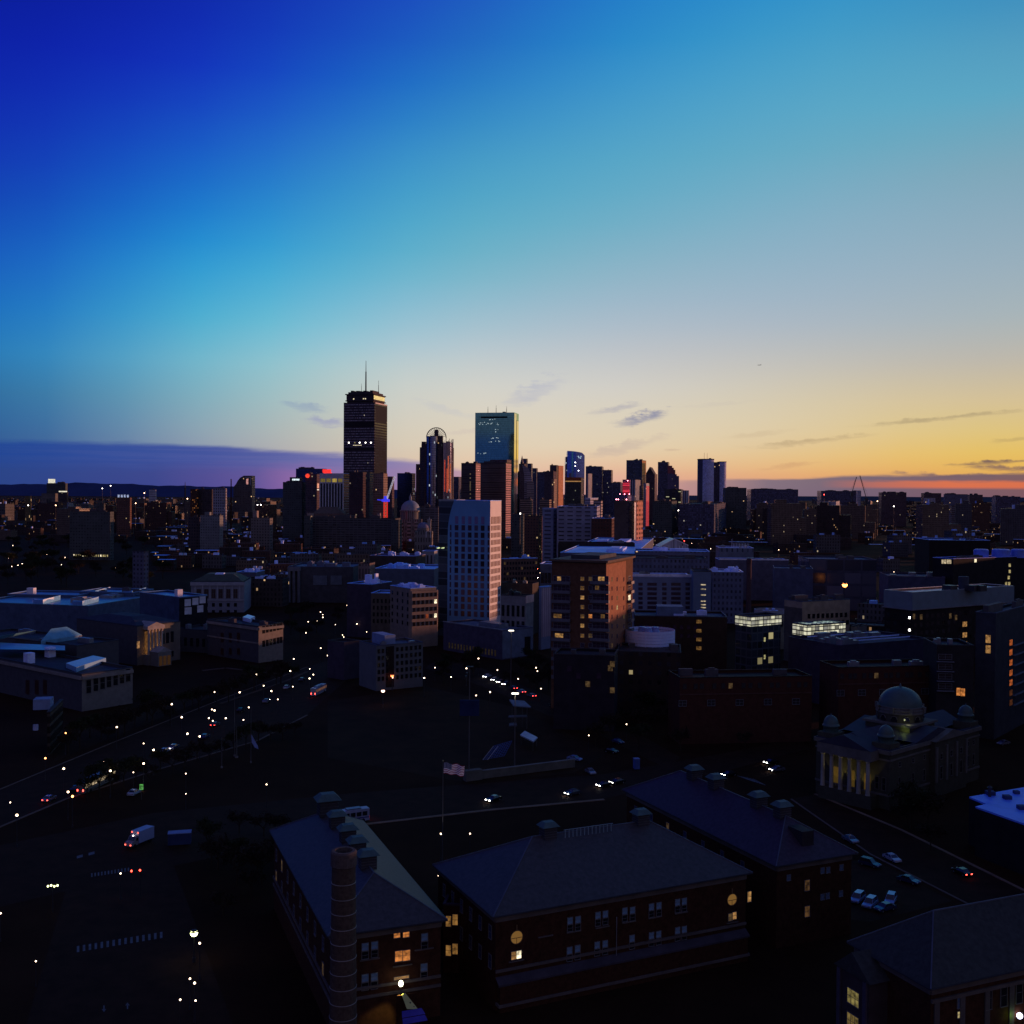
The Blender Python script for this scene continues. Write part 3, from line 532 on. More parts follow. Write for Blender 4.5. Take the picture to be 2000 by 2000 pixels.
# -- plain skyline members: name, label, category, xl, xc, xr, ytop, D, yaw, facade, roof
SK=[
 ('office_tower','dark green slab with stepped top at the left end of the skyline cluster','office tower',552.5,590,597,942,1650,12,DKO,None),
 ('office_tower','low stepped dark block carrying a white lit strip on its roof','office tower',566,586,590.5,932.5,1670,12,DKO,None),
 ('office_tower','blue glass block behind the red round lamp, left of the white finned hotel','office tower',578,633,638,915.8,1900,10,BLUD,None),
 ('office_tower','dark brown block with a glowing red round lamp near its top','office tower',597,619,626,926,1640,14,PUR,None),
 ('hotel','dark purple slab standing in front of the tallest tower','hotel',682,709,716,922.5,1500,14,fc('f_dark_purple',(.06,.038,.045),(.025,.022,.03),3,3.6,.6,.5,.03,(1,.75,.5),.5),None),
 ('office_tower','thin dark grey tower tucked between the purple slab and the gridded tan tower','office tower',714,722,729,922,1560,14,DKO,None),
 ('apartment_tower','tan gridded tower right of the tallest tower, beside the red crane','apartment tower',729,749,757,925,1520,18,TAN,None),
 ('office_tower','dark narrow tower behind the white crane jib','office tower',756.5,766,770,931,1700,16,PUR,None),
 ('office_tower','square blue glass block left of the wheel-crowned tower','office tower',776,805,811.5,924.5,1900,10,BLUD,None),
 ('apartment_tower','dark slim block right of the wheel-crowned tower','apartment tower',883.5,896,901,931.5,2000,14,NAVY,None),
 ('hotel','brown tower with a lit window column and pink right side, left of the teal slab','hotel',901,929,938.5,904.5,1600,22,fc('f_brown_slab',(.075,.062,.06),(.055,.046,.046),400,3.4,1,.4,0),None),
 ('office_tower','wide dark striped block in front of the foot of the teal slab','office tower',938,988,998.5,904,1650,20,fc('f_striped_dark',(.11,.09,.085),(.05,.045,.05),400,3.6,1,.45,0),None),
 ('office_tower','low teal glass foot beside the mirror slab','office tower',998,1016,1021,922,2350,12,BLUD,None),
 ('office_tower','dark tower with tall pyramid spire right of the teal slab','office tower',1013.5,1024,1028,906,2500,14,PUR,None),
 ('office_tower','dark square-topped tower right behind the small spire','office tower',1021,1029,1031,896,3200,10,NAVY,None),
 ('office_tower','dark block stepping down right of the square-topped tower','office tower',1030,1038,1040.5,905.5,3150,10,NAVY,None),
 ('office_tower','dark block third step down right of the small spire','office tower',1040,1048,1050.5,914.5,3100,10,NAVY,None),
 ('office_tower','low dark block filling the dip left of the orange-lit tower','office tower',1049,1068,1076,922,3000,12,NAVY,None),
 ('office_tower','dark half of the orange-lit pair, just left of the glowing one','office tower',1074,1087,1090,908.5,3200,14,PUR,None),
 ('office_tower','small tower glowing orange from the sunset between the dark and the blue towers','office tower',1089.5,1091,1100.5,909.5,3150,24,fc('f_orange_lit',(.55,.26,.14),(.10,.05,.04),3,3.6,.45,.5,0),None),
 ('office_tower','flat-topped block with a bright floor row below the orange-lit pair','office tower',1063,1081,1087,921,2700,20,PUR,None),
 ('apartment_tower','thin tan tower in front of the orange-lit pair','apartment tower',1077.5,1082,1087.5,935.5,1700,26,TAN,None),
 ('office_tower','pale ribbed tower right of the curved blue glass tower','office tower',1144,1149,1156.5,925,2200,26,STRV,None),
 ('office_tower','wide dark tower with a flat cap, midway between blue glass tower and red-lit block','office tower',1144,1176,1179,911,3000,8,NAVY,None),
 ('office_tower','dark stepped extension right of the wide flat-capped tower','office tower',1177,1194,1197,918,3000,10,NAVY,None),
 ('office_tower','low dark block right under the dark flat-capped tower','office tower',1190,1212,1226,943,2600,14,NAVY,None),
 ('office_tower','tall dark square tower with an orange right edge, behind the red-lit block','office tower',1223.5,1254,1262,898.8,2900,20,NAVY,None),
 ('office_tower','dark tower with a pointed gable top','office tower',1259,1279,1284,925.5,3100,12,PUR,None),
 ('office_tower','dark tall tower left of the stair-stepped red-lit tower','office tower',1285,1305,1307.5,902.5,2900,12,NAVY,None),
 ('office_tower','pale ribbed tower just right of the red-lit block','office tower',1231,1241,1251,937,2100,20,STRV,None),
 ('office_tower','narrow grey slab right of the pale ribbed tower in the red-lit group','office tower',1249,1253,1257,949,2050,20,GRYS,None),
 ('office_tower','slim pale tower with a red glowing right side, left of the stair-stepped tower','office tower',1257,1262,1268,944,2050,30,PALE,None),
 ('office_tower','violet block under the red-lit block','office tower',1209,1226,1233,967.5,1300,12,fc('f_violet',(.17,.12,.26),(.07,.06,.12),3,3.6,.5,.5,0),None),
 ('office_tower','low dark block with yellowish strip windows left of the twin towers','office tower',1298,1330,1335,955.5,2500,10,fc('f_stripe_lit',(.05,.05,.06),(.06,.06,.04),14,4.0,.5,.4,.25,(1,.95,.55),.45),None),
 ('office_tower','small pale block at the foot of the twin towers, on their left','office tower',1333,1341,1346,958,2450,22,STRV,None),
 ('lab_building','dark broad block just right of the twin towers','lab block',1412,1452,1458,953.5,2500,8,DKO,None),
 ('lab_building','long dark block with a red lamp on its roof, right of the twin towers','lab block',1459,1547,1559,956.6,3000,8,NAVY,None),
 ('lab_building','dark long block left of the pair of tilted cranes','lab block',1596,1672,1682,959.5,3000,8,NAVY,None),
 ('lab_building','dark long block right of the pair of tilted cranes','lab block',1716,1764,1770.5,962,2900,8,PUR,None),
 ('lab_building','dark square block behind a pale grid front on the right horizon','lab block',1799,1832,1838.5,963.5,2800,8,PUR,None),
 ('lab_building','pale gridded block in front of a dark square block on the right horizon','lab block',1804,1825,1827,972.5,2500,5,PALE,None),
 ('lab_building','grey-blue wide block, fourth dark block from the right edge of the horizon','lab block',1843,1888,1890,965.5,2900,5,fc('f_greyblue',(.13,.14,.2),(.07,.08,.12),3,3.6,.5,.5,.01),None),
 ('lab_building','dark block joined to the right of the grey-blue horizon block','lab block',1889,1914,1919.5,966.5,2950,8,PUR,None),
 ('lab_building','last dark block at the right end of the horizon','lab block',1937,1984,1993,970,3000,8,NAVY,None),
 ('apartment_tower','pale small tower, left one of the pale pair under the tilted cranes','apartment tower',1606,1618,1622,979,2300,18,PALE,None),
 ('apartment_tower','pale small tower, right one of the pale pair under the tilted cranes','apartment tower',1622.5,1633,1640,979.5,2250,18,PALE,None),
 ('apartment_tower','slim bluish slab rising beneath the right tilted crane','apartment tower',1672.5,1678.5,1681,958.5,2200,12,PALE,None),
 ('apartment_tower','blue-grey low block left of the slim slab beneath the cranes','apartment tower',1641,1654,1657,984,2200,12,NAVY,None),
 ('apartment_building','small pale block with rows of lit dots near the right edge','apartment block',1855,1874,1878,988,2000,12,GRYS,None),
 ('apartment_tower','pale slab tower with small square windows on the left plain','apartment tower',416,441,443,954,2000,5,fc('f_pale_dots',(.33,.33,.36),(.035,.035,.045),4.2,5,.5,.55,0),None),
 ('apartment_tower','dark tower joined to the left of the pale dotted slab','apartment tower',386,414,416.5,955.5,2010,6,DKG,None),
 ('apartment_tower','brown tower with orange lights down its front, left of the dark tower and pale slab','apartment tower',372,384,387.5,955.5,2000,10,fc('f_brown_orange',(.085,.04,.025),(.045,.02,.015),3.2,3.6,.5,.5,.12,(1,.35,.08),.3),None),
 ('office_tower','dark building bearing a small white lit box at the far left horizon','office tower',91,128,132,944,2600,8,DKO,None),
 ('office_building','dark block with a white lit roof strip right of the lit box building','office block',115,131,133.5,961.5,2500,8,DKG,None),
 ('church_building','pale grey gothic block on the far left plain','church',81,108,113,964,2400,10,fc('f_gothic',(.17,.16,.14),(.05,.045,.04),3,9,.4,.8,0),None),
 ('church_building','small tower lit warm yellow at the far left','church',49,58,61,969,2400,10,fc('f_gothic_lit',(.20,.15,.06),(.06,.045,.03),3,6,.4,.8,.1),None),
 ('apartment_building','dark block with four pale lit attic windows on the left plain','apartment block',228,254,257,972,1900,8,BRN,None),
 ('apartment_building','big grey-green block with a lit ground floor on the left plain','apartment block',136,215,222.5,1000,1250,8,fc('f_greygreen',(.085,.095,.09),(.05,.055,.055),3.4,3.4,.5,.45,0),None),
 ('office_building','grey-green penthouse block behind the lit-ground-floor block','office block',184,203,206,983.5,1320,10,fc('f_greygreen',(.085,.095,.09),(.05,.055,.055),3.4,3.4,.5,.45,0),None),
 ('office_building','small white striped block near the left hills','office block',291,304,305.5,956.5,2600,8,fc('f_white_stripe',(.5,.52,.55),(.12,.13,.16),400,4,1,.45,0),None),
 ('apartment_tower','pale grey tower block with a roof box, midway left','apartment tower',391,429,436,1007,1300,14,fc('f_pale_grey',(.19,.2,.19),(.08,.08,.085),3.2,3.2,.4,.42,0),None),
 ('apartment_tower','dark slab on the left of the pale grey roof-box tower','apartment tower',368,390,392,1010,1320,8,DKG,None),
 ('apartment_tower','beige tower with a narrow raised head, left of the long striped slab','apartment tower',490,527,533,1012,1350,14,fc('f_beige',(.18,.165,.145),(.04,.04,.045),3.6,3.5,.45,.5,0),None),
 ('apartment_building','bluish block alone among the dark trees at left','apartment block',259,281,290,1077.5,820,20,fc('f_blue_block',(.115,.12,.17),(.05,.05,.07),3.2,3.2,.5,.5,0),None),
 ('apartment_building','long striped slab block below the tall hotel group','apartment block',600,772,782,1013,1400,5,fc('f_long_stripe',(.10,.10,.10),(.035,.03,.035),5.5,3.0,.86,.55,.008),None),
 ('apartment_building','olive slab at the left end of the long striped slab','apartment block',594,606,611,1008,1390,10,DKO,None),
 ('apartment_building','dark green slab at the right end of the long striped slab','apartment block',764,779,785,1016,1380,12,DKO,None),
 ('office_building','grey striped block right of the big dome','office block',820,856,862,990,1500,8,fc('f_grey_strp',(.12,.12,.135),(.05,.05,.055),7,3.2,.86,.5,.005),None),
 ('apartment_tower','brown blank slab tower with a bluish glass side','apartment tower',1200,1227,1242,979,1000,32,fc('f_brown_blank',(.115,.075,.05),(.10,.06,.04),30,4,.2,.3,0),None),
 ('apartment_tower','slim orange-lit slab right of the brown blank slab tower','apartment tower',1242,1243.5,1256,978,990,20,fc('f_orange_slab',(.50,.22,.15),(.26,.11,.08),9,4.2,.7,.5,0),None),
 ('hospital_building','wide white block with rows of dark strip windows','hospital',1088,1166,1172,990,1150,7,fc('f_white_rows',(.30,.30,.37),(.06,.055,.08),9.2,4.2,.62,.36,0),ROOFW),
 ('hospital_building','bluish wing set back left of the wide white block','hospital',1059.5,1081,1088,993,1180,20,fc('f_white_rows2',(.26,.28,.36),(.08,.08,.11),12,4.2,.6,.36,0),ROOFW),
 ('office_building','brown brick block under the white block, left of the blank slab tower','office block',1155,1195,1203,1013,1100,10,fc('f_redbrown',(.10,.045,.035),(.04,.025,.025),3,3.4,.5,.5,.01),ROOFB),
 ('office_building','low tan striped block left one behind the white block','office block',1016,1036,1040,976,1800,12,TANS,None),
 ('office_building','low tan striped block right one behind the white block','office block',1054,1073,1077,976,1800,12,TANS,None),
 ('office_building','pale striped cube right above the wide white block','office block',1159,1174,1177,978,1500,14,fc('f_pale_str',(.42,.36,.34),(.12,.1,.1),400,3.8,1,.4,0),None),
 ('office_building','white-topped small block left of the pale striped cube','office block',1142,1153,1168,973,1600,18,fc('f_pale_top',(.35,.36,.45),(.1,.1,.15),400,3.8,1,.3,0),ROOFB),
 ('apartment_building','dark green-grey slab right of the white punched-window tower','apartment block',999,1018,1024,1004,1300,14,DKO,None),
 ('apartment_building','dark brown block beside the avenue, behind the white punched-window tower','apartment block',1024,1052,1061,1008,1200,12,BRN,None),
 ('office_building','grey slab blocks mass below the twin towers','office block',1325,1395,1420,985,2000,14,NAVY,None),
 ('apartment_building','grey block left under the low strip-window block','apartment block',1275,1312,1322,979,2000,12,DKO,None),
]
SKB={}
for row in SK:
    nm,lab,cat,xl,xc,xr,yt,D,yaw,fm,rf=row
    bb=bld(nm,lab,cat,xl,xc,xr,yt,D=D,yaw=yaw,mat_=fm,roof=rf); SKB[lab]=bb
    if bb.w>14 and nm not in('church_building',): roof_units(bb,2 if bb.w<40 else 4,mat('unit_dark',(.09,.085,.09)),3.4,seed=hash(lab)%997 if False else len(lab)*7+int(xl))
def S(sub): return next(v for k,v in SKB.items() if sub in k)
# accents
b=S('white lit strip on its roof'); panel(b,'F',-b.w*.25,b.w*.45,b.h-4.6,b.h-2,glow('strip_white',(.8,.95,1),1.1),'lit_strip',.4)
b=S('red round lamp near'); 
mb=MB(); u,z=face_uv(b,'F',598.8,929.3); mb.sphere((0,0,0),3.2,12,8); o=mb.build('red_lamp',glow('lamp_red_soft',(1,.06,.03),1.2),b.root); o.location=(u+2.4,-b.d/2-2,z)
ppanel(b,'R',619.5,622.5,944,953.5,glow('strip_orange',(1,.4,.25),.9),'lit_strip',.4); ppanel(b,'R',619.5,622.5,955.5,957.5,glow('strip_peach',(1,.8,.65),1.2),'lit_strip',.4)
b=S('lit window column'); 
for k in range(13): ppanel(b,'F',917.6,919.6,925+k*3.9,926.6+k*3.9,glow('window_amber',(1,.72,.4),.2+.0),'lit_window',.3) if k in (0,2,4,5,6,7,8,10,12) else None
MB().box(b.w/2-.1,b.w/2+.3,-b.d/2+.5,b.d/2-.5,20,b.h-1).build('striped_side',fc('f_sunlit_pink_stripes',(.52,.30,.30),(.16,.10,.11),400,3.4,1,.5,0),b.root)  # pink sunlight is put into the colour of this side
b=S('wide dark striped block'); MB().box(b.w/2-.1,b.w/2+.3,-b.d/2+.5,b.d/2-.5,20,b.h-1).build('striped_side',fc('f_sunlit_pink_stripes',(.52,.30,.30),(.16,.10,.11),400,3.4,1,.5,0),b.root)  # same facade, its pink sunlight held in the colour
cx(b,-b.w*.15,b.w*.5,-b.d*.3,b.d*.5,b.h-.6,b.h+5,'penthouse',PUR)
b=S('tall pyramid spire'); zt=atd(1017.5,889,b.y).z
MB().prism([(-b.w*.32,-b.d*.3),(b.w*.1,-b.d*.3),(b.w*.1,b.d*.3),(-b.w*.32,b.d*.3)],b.h-.5,b.h+4).build('spire_base',PUR,b.root)
u0=-b.w*.11; mb=MB(); base=[(-b.w*.30,-b.d*.28),(b.w*.08,-b.d*.28),(b.w*.08,b.d*.28),(-b.w*.30,b.d*.28)]
for i in range(4): a_,c_=base[i],base[(i+1)%4]; mb.face([(a_[0],a_[1],b.h+4),(c_[0],c_[1],b.h+4),(u0,0,zt)])
mb.build('spire',mat('spire_lead',(.12,.12,.14)),b.root)
b=S('pointed gable top'); zt=atd(1271,912.5,b.y).z; mb=MB(); x=b.w/2*.8; yy=b.d/2
mb.face([(-x,-yy,b.h),(x,-yy,b.h),(0,-yy,zt)]); mb.face([(x,yy,b.h),(-x,yy,b.h),(0,yy,zt)]); mb.face([(-x,-yy,b.h),(0,-yy,zt),(0,yy,zt),(-x,yy,b.h)]); mb.face([(x,-yy,b.h),(x,yy,b.h),(0,yy,zt),(0,-yy,zt)])
mb.build('gable_roof',mat('roof_dark',(.055,.05,.055)),b.root)
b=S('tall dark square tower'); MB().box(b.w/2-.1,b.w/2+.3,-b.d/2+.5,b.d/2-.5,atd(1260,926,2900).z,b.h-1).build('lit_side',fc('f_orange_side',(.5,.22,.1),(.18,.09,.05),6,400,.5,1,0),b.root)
b=S('slim pale tower with a red'); MB().box(b.w/2-.1,b.w/2+.3,-b.d/2+.5,b.d/2-.5,20,b.h-5).build('sun_glow_side',glow('sun_glow_rose',(1,.10,.12),.45),b.root)  # wall emits red to imitate low sun on this side
b=S('small white lit box'); ppanel(b,'F',93,107,936.5,941.5,WHITE,'sign_box') if False else None
mb=MB()
z0,z1=b.h,atd(100,935.5,b.y).z; o_=b.Mi@CP
for (a_,c_) in ((93.5,97),(97.6,102),(102.6,106.6)):
    ua,_=face_uv(b,'F',a_,940); uc,_=face_uv(b,'F',c_,940); mb.box(ua,uc,-b.d*.4,-b.d*.2,z0,z1)
mb.build('lit_roof_box',glow('box_light',(1,.95,.75),.8),b.root)
b=S('white lit roof strip right of'); panel(b,'F',-b.w*.5,b.w*.5,b.h+.4,b.h+3,glow('strip_cream',(1,.92,.72),1.0),'lit_strip',.3)
b=S('four pale lit attic')
for k in range(4): panel(b,'F',-b.w*.42+k*b.w*.23,-b.w*.42+k*b.w*.23+b.w*.13,b.h+.5,b.h+5,glow('attic_blue',(.55,.65,1),.6),'lit_window',.3)
b=S('big grey-green block with a lit')
for k in range(16):
    u=-b.w*.4+k*b.w*.055; panel(b,'F',u,u+random.uniform(.8,2.4),4,6.2,YEL if k%4 else WARMH,'lit_window',.3)
b=S('pale small tower, left'); 
b=S('rows of lit dots')
for k in range(10): panel(b,'F',-b.w*.45+k*b.w*.09,-b.w*.45+k*b.w*.09+1.4,b.h*.45,b.h*.45+1.6,YEL,'lit_window',.3)
b=S('pale grey tower block with a roof box'); u0,_=face_uv(b,'F',398,1003); u1,_=face_uv(b,'F',408,1003); cx(b,u0,u1,-b.d*.3,b.d*.2,b.h-.6,atd(400,1000,b.y).z,'roof_box',mat('box_grey',(.2,.21,.2)))
b=S('narrow raised head'); u0,_=face_uv(b,'F',493,1010); u1,_=face_uv(b,'F',501,1010); cx(b,u0,u1,-b.d*.4,b.d*.2,b.h-.6,atd(497,997.5,b.y).z,'raised_head',mat('box_beige',(.27,.22,.19)))
b=S('brown blank slab tower'); MB().box(b.w/2-.1,b.w/2+.3,-b.d/2+.5,b.d/2-.5,3,b.h-1).build('glass_side',glassy('g_slab_side',(.13,.15,.24),.2,3.4,3.6,lw=.35,line=(.06,.06,.09),lit=.02),b.root)
for px,py in ((1198,974),(1206,976.5),(1222,976.5)): 
    u,_=face_uv(b,'F',max(px,1202),985); o=MB().sphere((0,0,0),.5,8,5).build('aircraft_lamp',glow('lamp_pink',(1,.25,.35),14),b.root); o.location=(u,-b.d*.4,b.h+1.6)
# white finned hotel with a red sign
b=bld('hotel','white hotel slab with tall vertical fins and a red roof sign','hotel',625.5,670.5,682.5,925,D=1560,yaw=16,mat_=fc('f_hotel',(.05,.05,.055),(.03,.03,.035),3.2,3.2,.7,.6,.0),roof=ROOFW)
for k in range(9):
    u=-b.w/2+b.w*k/8; MB().box(u-.55,u+.55,-b.d/2-1.0,-b.d/2,0,b.h-12.5).build('fin',WHITE,b.root)
panel(b,'F',-b.w/2-.5,b.w/2+.4,b.h-7,b.h+.4,mat('hotel_white',(.62,.60,.62)),'parapet_band',1.1)
panel(b,'F',-b.w/2-.5,b.w/2+.4,b.h-14,b.h-12.4,mat('hotel_white',(.62,.60,.62)),'band',1.1)
for k in range(4):
    u=-b.w/2+b.w*(k+.12)/4; panel(b,'F',u,u+b.w*.19,b.h-12.2,b.h-7.2,(glow('hotel_yellow',(1,.75,.2),.14) if k!=2 else glow('hotel_yellow2',(1,.72,.15),.4)),'penthouse_window',.6)
for k in range(5): 
    u=-b.w/2+b.w*k/4; panel(b,'F',u-.8 if k else u,u+.8,b.h-12.3,b.h-7.1,mat('hotel_white',(.62,.60,.62)),'pier',1.0)
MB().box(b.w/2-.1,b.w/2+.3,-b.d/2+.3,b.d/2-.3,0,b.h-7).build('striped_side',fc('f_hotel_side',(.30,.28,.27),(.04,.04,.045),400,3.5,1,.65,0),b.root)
u0,_=face_uv(b,'F',630.5,922); u1,_=face_uv(b,'F',648.5,922)
sg=MB(); sg.box(u0,u0+(u1-u0)*.9,-b.d*.5-.9,-b.d*.5,b.h+1.3,b.h+6.0); sg.box(u0+1.0,u1,-b.d*.5-1.0,-b.d*.5-.1,b.h-1.4,b.h+1.25); sg.build('roof_sign',glow('sign_red',(1,.035,.03),1.3),b.root)
# the curved blue glass tower
D=2800; p0=atd(1104.8,935,D); t=thing('skyscraper','bright blue glass tower with a curved sloping top and few lit panes','skyscraper',(p0.x,D,0)); xz=lambda px,py:(atd(px,py,D).x-p0.x, atd(px,py,D).z)
mb=MB(); n=12; xs=[1108+(1142-1108)*i/n for i in range(n+1)]; tops=[880.5+.35*(x-1108)*(.25+.75*((x-1108)/34))*.42 if x<1138 else 885.2+(x-1138)*1.1 for x in xs]
prof=[(xz(x,tops[i])[0],-6*math.sin(math.pi*i/n),xz(x,tops[i])[1]) for i,x in enumerate(xs)]
poly=[(p[0],p[1]) for p in prof]+[(prof[-1][0],46),(prof[0][0],46)]; zts=[p[2] for p in prof]+[prof[-1][2]-2,prof[0][2]-2]
mb.prism(poly,0,0,top=True,ztops=zts); mb.build('glass_walls',glassy('g_blue_bright',(.18,.32,.80),.12,2,3.9,lit=.008,lits=.9),t)
MB().box(xz(1104.8,892)[0],xz(1108.2,892)[0],2,44,0,xz(1105,892)[1]).build('side_step',BLUD,t)
mb=MB()
for (x,y) in ((1128.5,893),(1130,895),(1134,893),(1133,896)): q=xz(x,y); mb.box(q[0],q[0]+1.6,-7,-5.5,q[1],q[1]+3.2)
mb.build('lit_window',glow('pane_cool',(.75,.95,1),.7),t)
for (x,y) in ((1122.6,904),(1122.6,911),(1129,920)): q=xz(x,y); MB().box(q[0],q[0]+1.8,-7,-5,q[1],q[1]+1.8).build('lit_window',WHITEL,t)
ALL.append((p0.x+25,D+20,40,30,30,0))
b=bld('office_tower','square dark green tower with an orange-lit cornice below the blue glass tower','office tower',1104,1135,1140.5,933,D=1750,yaw=10,mat_=fc('f_green_grid',(.05,.06,.058),(.035,.045,.045),3,3.6,.5,.5,.03,(.9,.95,.6),.25))
panel(b,'F',-b.w/2-.3,b.w/2+.3,b.h-5.0,b.h+.5,mat('cornice_red',(.3,.09,.035)),'cornice',.8); panel(b,'F',-b.w/2-.3,b.w/2+.3,b.h-6.6,b.h-5.05,glow('cornice_glow',(1,.5,.18),.4),'cornice_light',.7)
# stepped curved tower right of the spire
D=2100; p0=atd(1020,990,D); t=thing('office_tower','pale striped tower whose curved shoulder slopes down to the right, beside the spire','office tower',(p0.x,D,0))
def q(px,py): a_=atd(px,py,D); return a_.x-p0.x,a_.z
def xprism(pts,y0,y1,name,m,par):    # vertical slab from an outline in x,z
    mb=MB(); P=[q(*p) for p in pts]
    mb.face([(x,y0,z) for x,z in P],[(x,z) for x,z in P]); mb.face([(x,y1,z) for x,z in reversed(P)])
    for i in range(len(P)):
        a_,c_=P[i],P[(i+1)%len(P)]; mb.face([(a_[0],y0,a_[1]),(a_[0],y1,a_[1]),(c_[0],y1,c_[1]),(c_[0],y0,c_[1])],[(0,a_[1]),(y1-y0,a_[1]),(y1-y0,c_[1]),(0,c_[1])])
    return mb.build(name,m,par)
xprism([(1024,1010),(1039,1010),(1039,936),(1036.5,925),(1033,917),(1027,911),(1019.5,907.5),(1021.5,915),(1023.5,926),(1024,940)],0,30,'curved_front',fc('f_pale_fine',(.34,.30,.33),(.10,.09,.11),400,3.6,1,.4,0),t)
xprism([(1014.5,1010),(1024,1010),(1024,940),(1023.5,926),(1021.5,915),(1019.5,907.5),(1014.5,912)],.6,30.6,'dark_flank',PUR,t)
xprism([(1028.5,1010),(1043,1010),(1043,940.5),(1028.5,940.5)],-8,-.1,'lower_block',fc('f_pale_fine2',(.33,.27,.26),(.10,.085,.09),400,3.4,1,.45,0),t)
ALL.append((p0.x+12,D+10,24,20,20,0))
# stair-stepped red-lit tower
D=2900; p0=atd(1305,970,D); t=thing('office_tower','stair-stepped tower glowing red at the top, left of the twin towers','office tower',(p0.x,D,0))
STEPR=fc('f_step_red',(.34,.09,.10),(.12,.04,.07),3,3.6,.5,.5,0); STEPV=fc('f_step_violet',(.14,.12,.20),(.07,.06,.11),3,3.6,.5,.5,.02)
for i,(x0_,x1_,yt,ym) in enumerate(((1304,1313,909.5,925),(1313.1,1316.4,913.5,926),(1316.5,1319.5,917.5,927),(1319.6,1322.5,926,926.5),(1322.6,1327.2,929.5,930))):
    xprism([(x0_,1000),(x1_,1000),(x1_,ym),(x0_,ym)],i*2,i*2+30,'lower_step',STEPV,t)
    if ym-yt>2: xprism([(x0_,ym-.02),(x1_,ym-.02),(x1_,yt),(x0_,yt)],i*2,i*2+30,'upper_step',STEPR,t)
    else: xprism([(x0_,ym-.02),(x1_,ym-.02),(x1_,yt),(x0_,yt)],i*2,i*2+30,'upper_step',PUR,t)
# red-lit block; its emission imitates the reflected sunrise
b=bld('office_tower','small block mirroring the sunrise bright red-pink in the middle of the right skyline','office tower',1216,1230,1232,937,D=2150,yaw=8,mat_=fc('f_redpink',(.35,.12,.2),(.2,.06,.1),3,3.6,.5,.5,0))
ppanel(b,'F',1216.4,1229.4,943,964,fc('f_red_reflection',(.4,.03,.05),(.4,.03,.05),400,3.8,1,.72,1.0,(1,.05,.10),.75),'sunrise_reflection',.4)
for px,py in ((1211,965),(1220,965),(1229,965),(1240,965),(1226,939)):
    q3=atd(px,py,b.y-b.d/2-3); o=MB().sphere((0,0,0),.8,8,5).build('aircraft_lamp',glow('lamp_pink',(1,.25,.35),14),b.root); o.location=b.Mi@q3
b2=bld('office_building','small grey framed box on the roof line right of the violet block','office block',1233,1240,1242,968,D=1350,yaw=10,mat_=fc('f_frame_box',(.32,.32,.34),(.10,.11,.13),60,40,.8,.8,0))
# twin concave towers
D=2600; p0=atd(1392,970,D); t=thing('skyscraper','pair of joined curved slab towers with two roof masts, right of the skyline','skyscraper',(p0.x,D,0))
TW=fc('f_twin',(.50,.55,.78),(.36,.40,.60),2.2,3.6,.5,.5,0); TWD=fc('f_twin_dark',(.04,.045,.08),(.05,.06,.11),2.2,3.6,.7,.6,.02)
xl=lambda px: atd(px,930,D).x-p0.x
zt=lambda py: atd(1392,py,D).z
mb=MB(); arc=[(xl(1372)+(xl(1394)-xl(1372))*i/8,-2-7*math.sin(math.pi*i/8)) for i in range(9)]
mb.prism(arc+[(xl(1394),25),(xl(1372),25)],0,zt(898)).build('left_tower',TW,t)
MB().prism([(xl(1365.5),6),(xl(1371.95),-2),(xl(1371.95),25),(xl(1365.5),25)],0,zt(898)).build('left_side',mat('twin_side',(.09,.09,.14)),t)
MB().prism([(xl(1365),5.5),(xl(1372),-2.6),(xl(1394.4),-2.6),(xl(1394.4),25.5),(xl(1365),25.5)],zt(898)+.05,zt(896.2)).build('left_cap',mat('twin_cap',(.06,.045,.05)),t)
MB().box(xl(1394.1),xl(1406),6,30,0,zt(902.5)).build('link_block',TWD,t)
arc=[(xl(1406.1)+(xl(1419)-xl(1406.1))*i/8,4-5*math.sin(math.pi*i/8)) for i in range(9)]
MB().prism(arc+[(xl(1419),40),(xl(1406.1),40)],0,zt(902.5)).build('right_tower',TW,t)
MB().prism([(xl(1406),3.5),(xl(1419.3),3.5),(xl(1419.3),40.5),(xl(1406),40.5)],zt(902.5)+.05,zt(901)).build('right_cap',mat('twin_cap',(.06,.045,.05)),t)
for px,yt in ((1376.6,884),(1382.3,884.5)): MB().bar((xl(px),10,zt(898)),(xl(px),10,zt(yt)),.9,.5,6).build('antenna',DARKM,t)
MB().box(xl(1386),xl(1390),6,14,zt(896.2)+.05,zt(894.6)).build('rooftop_unit',DARKM,t)
ALL.append((p0.x,D+12,40,36,20,0))
# stepped tower on the left plain
D=2100; p0=atd(474,985,D); t=thing('apartment_tower','dark tower with a staircase left side and one pink lit window, left plain','apartment tower',(p0.x,D,0))
STL=fc('f_step_left',(.09,.085,.085),(.04,.045,.055),3,3.4,.5,.5,.01)
xprism([(456,1000),(492,1000),(492,929),(476,929),(469,933),(464,939),(461,945),(456,951)],0,26,'stepped_walls',STL,t)
xprism([(481,946),(485,946),(485,934),(481,936)],-.5,0,'lit_window',glow('pane_pink',(1,.45,.42),.55),t)
xprism([(477,931.5),(490.5,931.5),(490.5,948),(488.5,948),(488.5,933.5),(477,933.5)],-.6,-.01,'pale_frame',mat('frame_grey',(.3,.3,.33)),t)
for px0,yt,w,lab in ((361.5,941,4.5,'slim dark tower standing alone above the left plain'),):
    q0=atd(px0,985,2600); t=thing('radio_tower',lab,'tower',(q0.x,q0.y,0)); zt_=atd(px0,yt,2600).z; MB().bar((0,0,0),(0,0,zt_*.86),w,w*.8,8).build('shaft',DKG,t); MB().bar((0,0,zt_*.86),(0,0,zt_),w*.5,w*.2,8).build('head',DARKM,t)
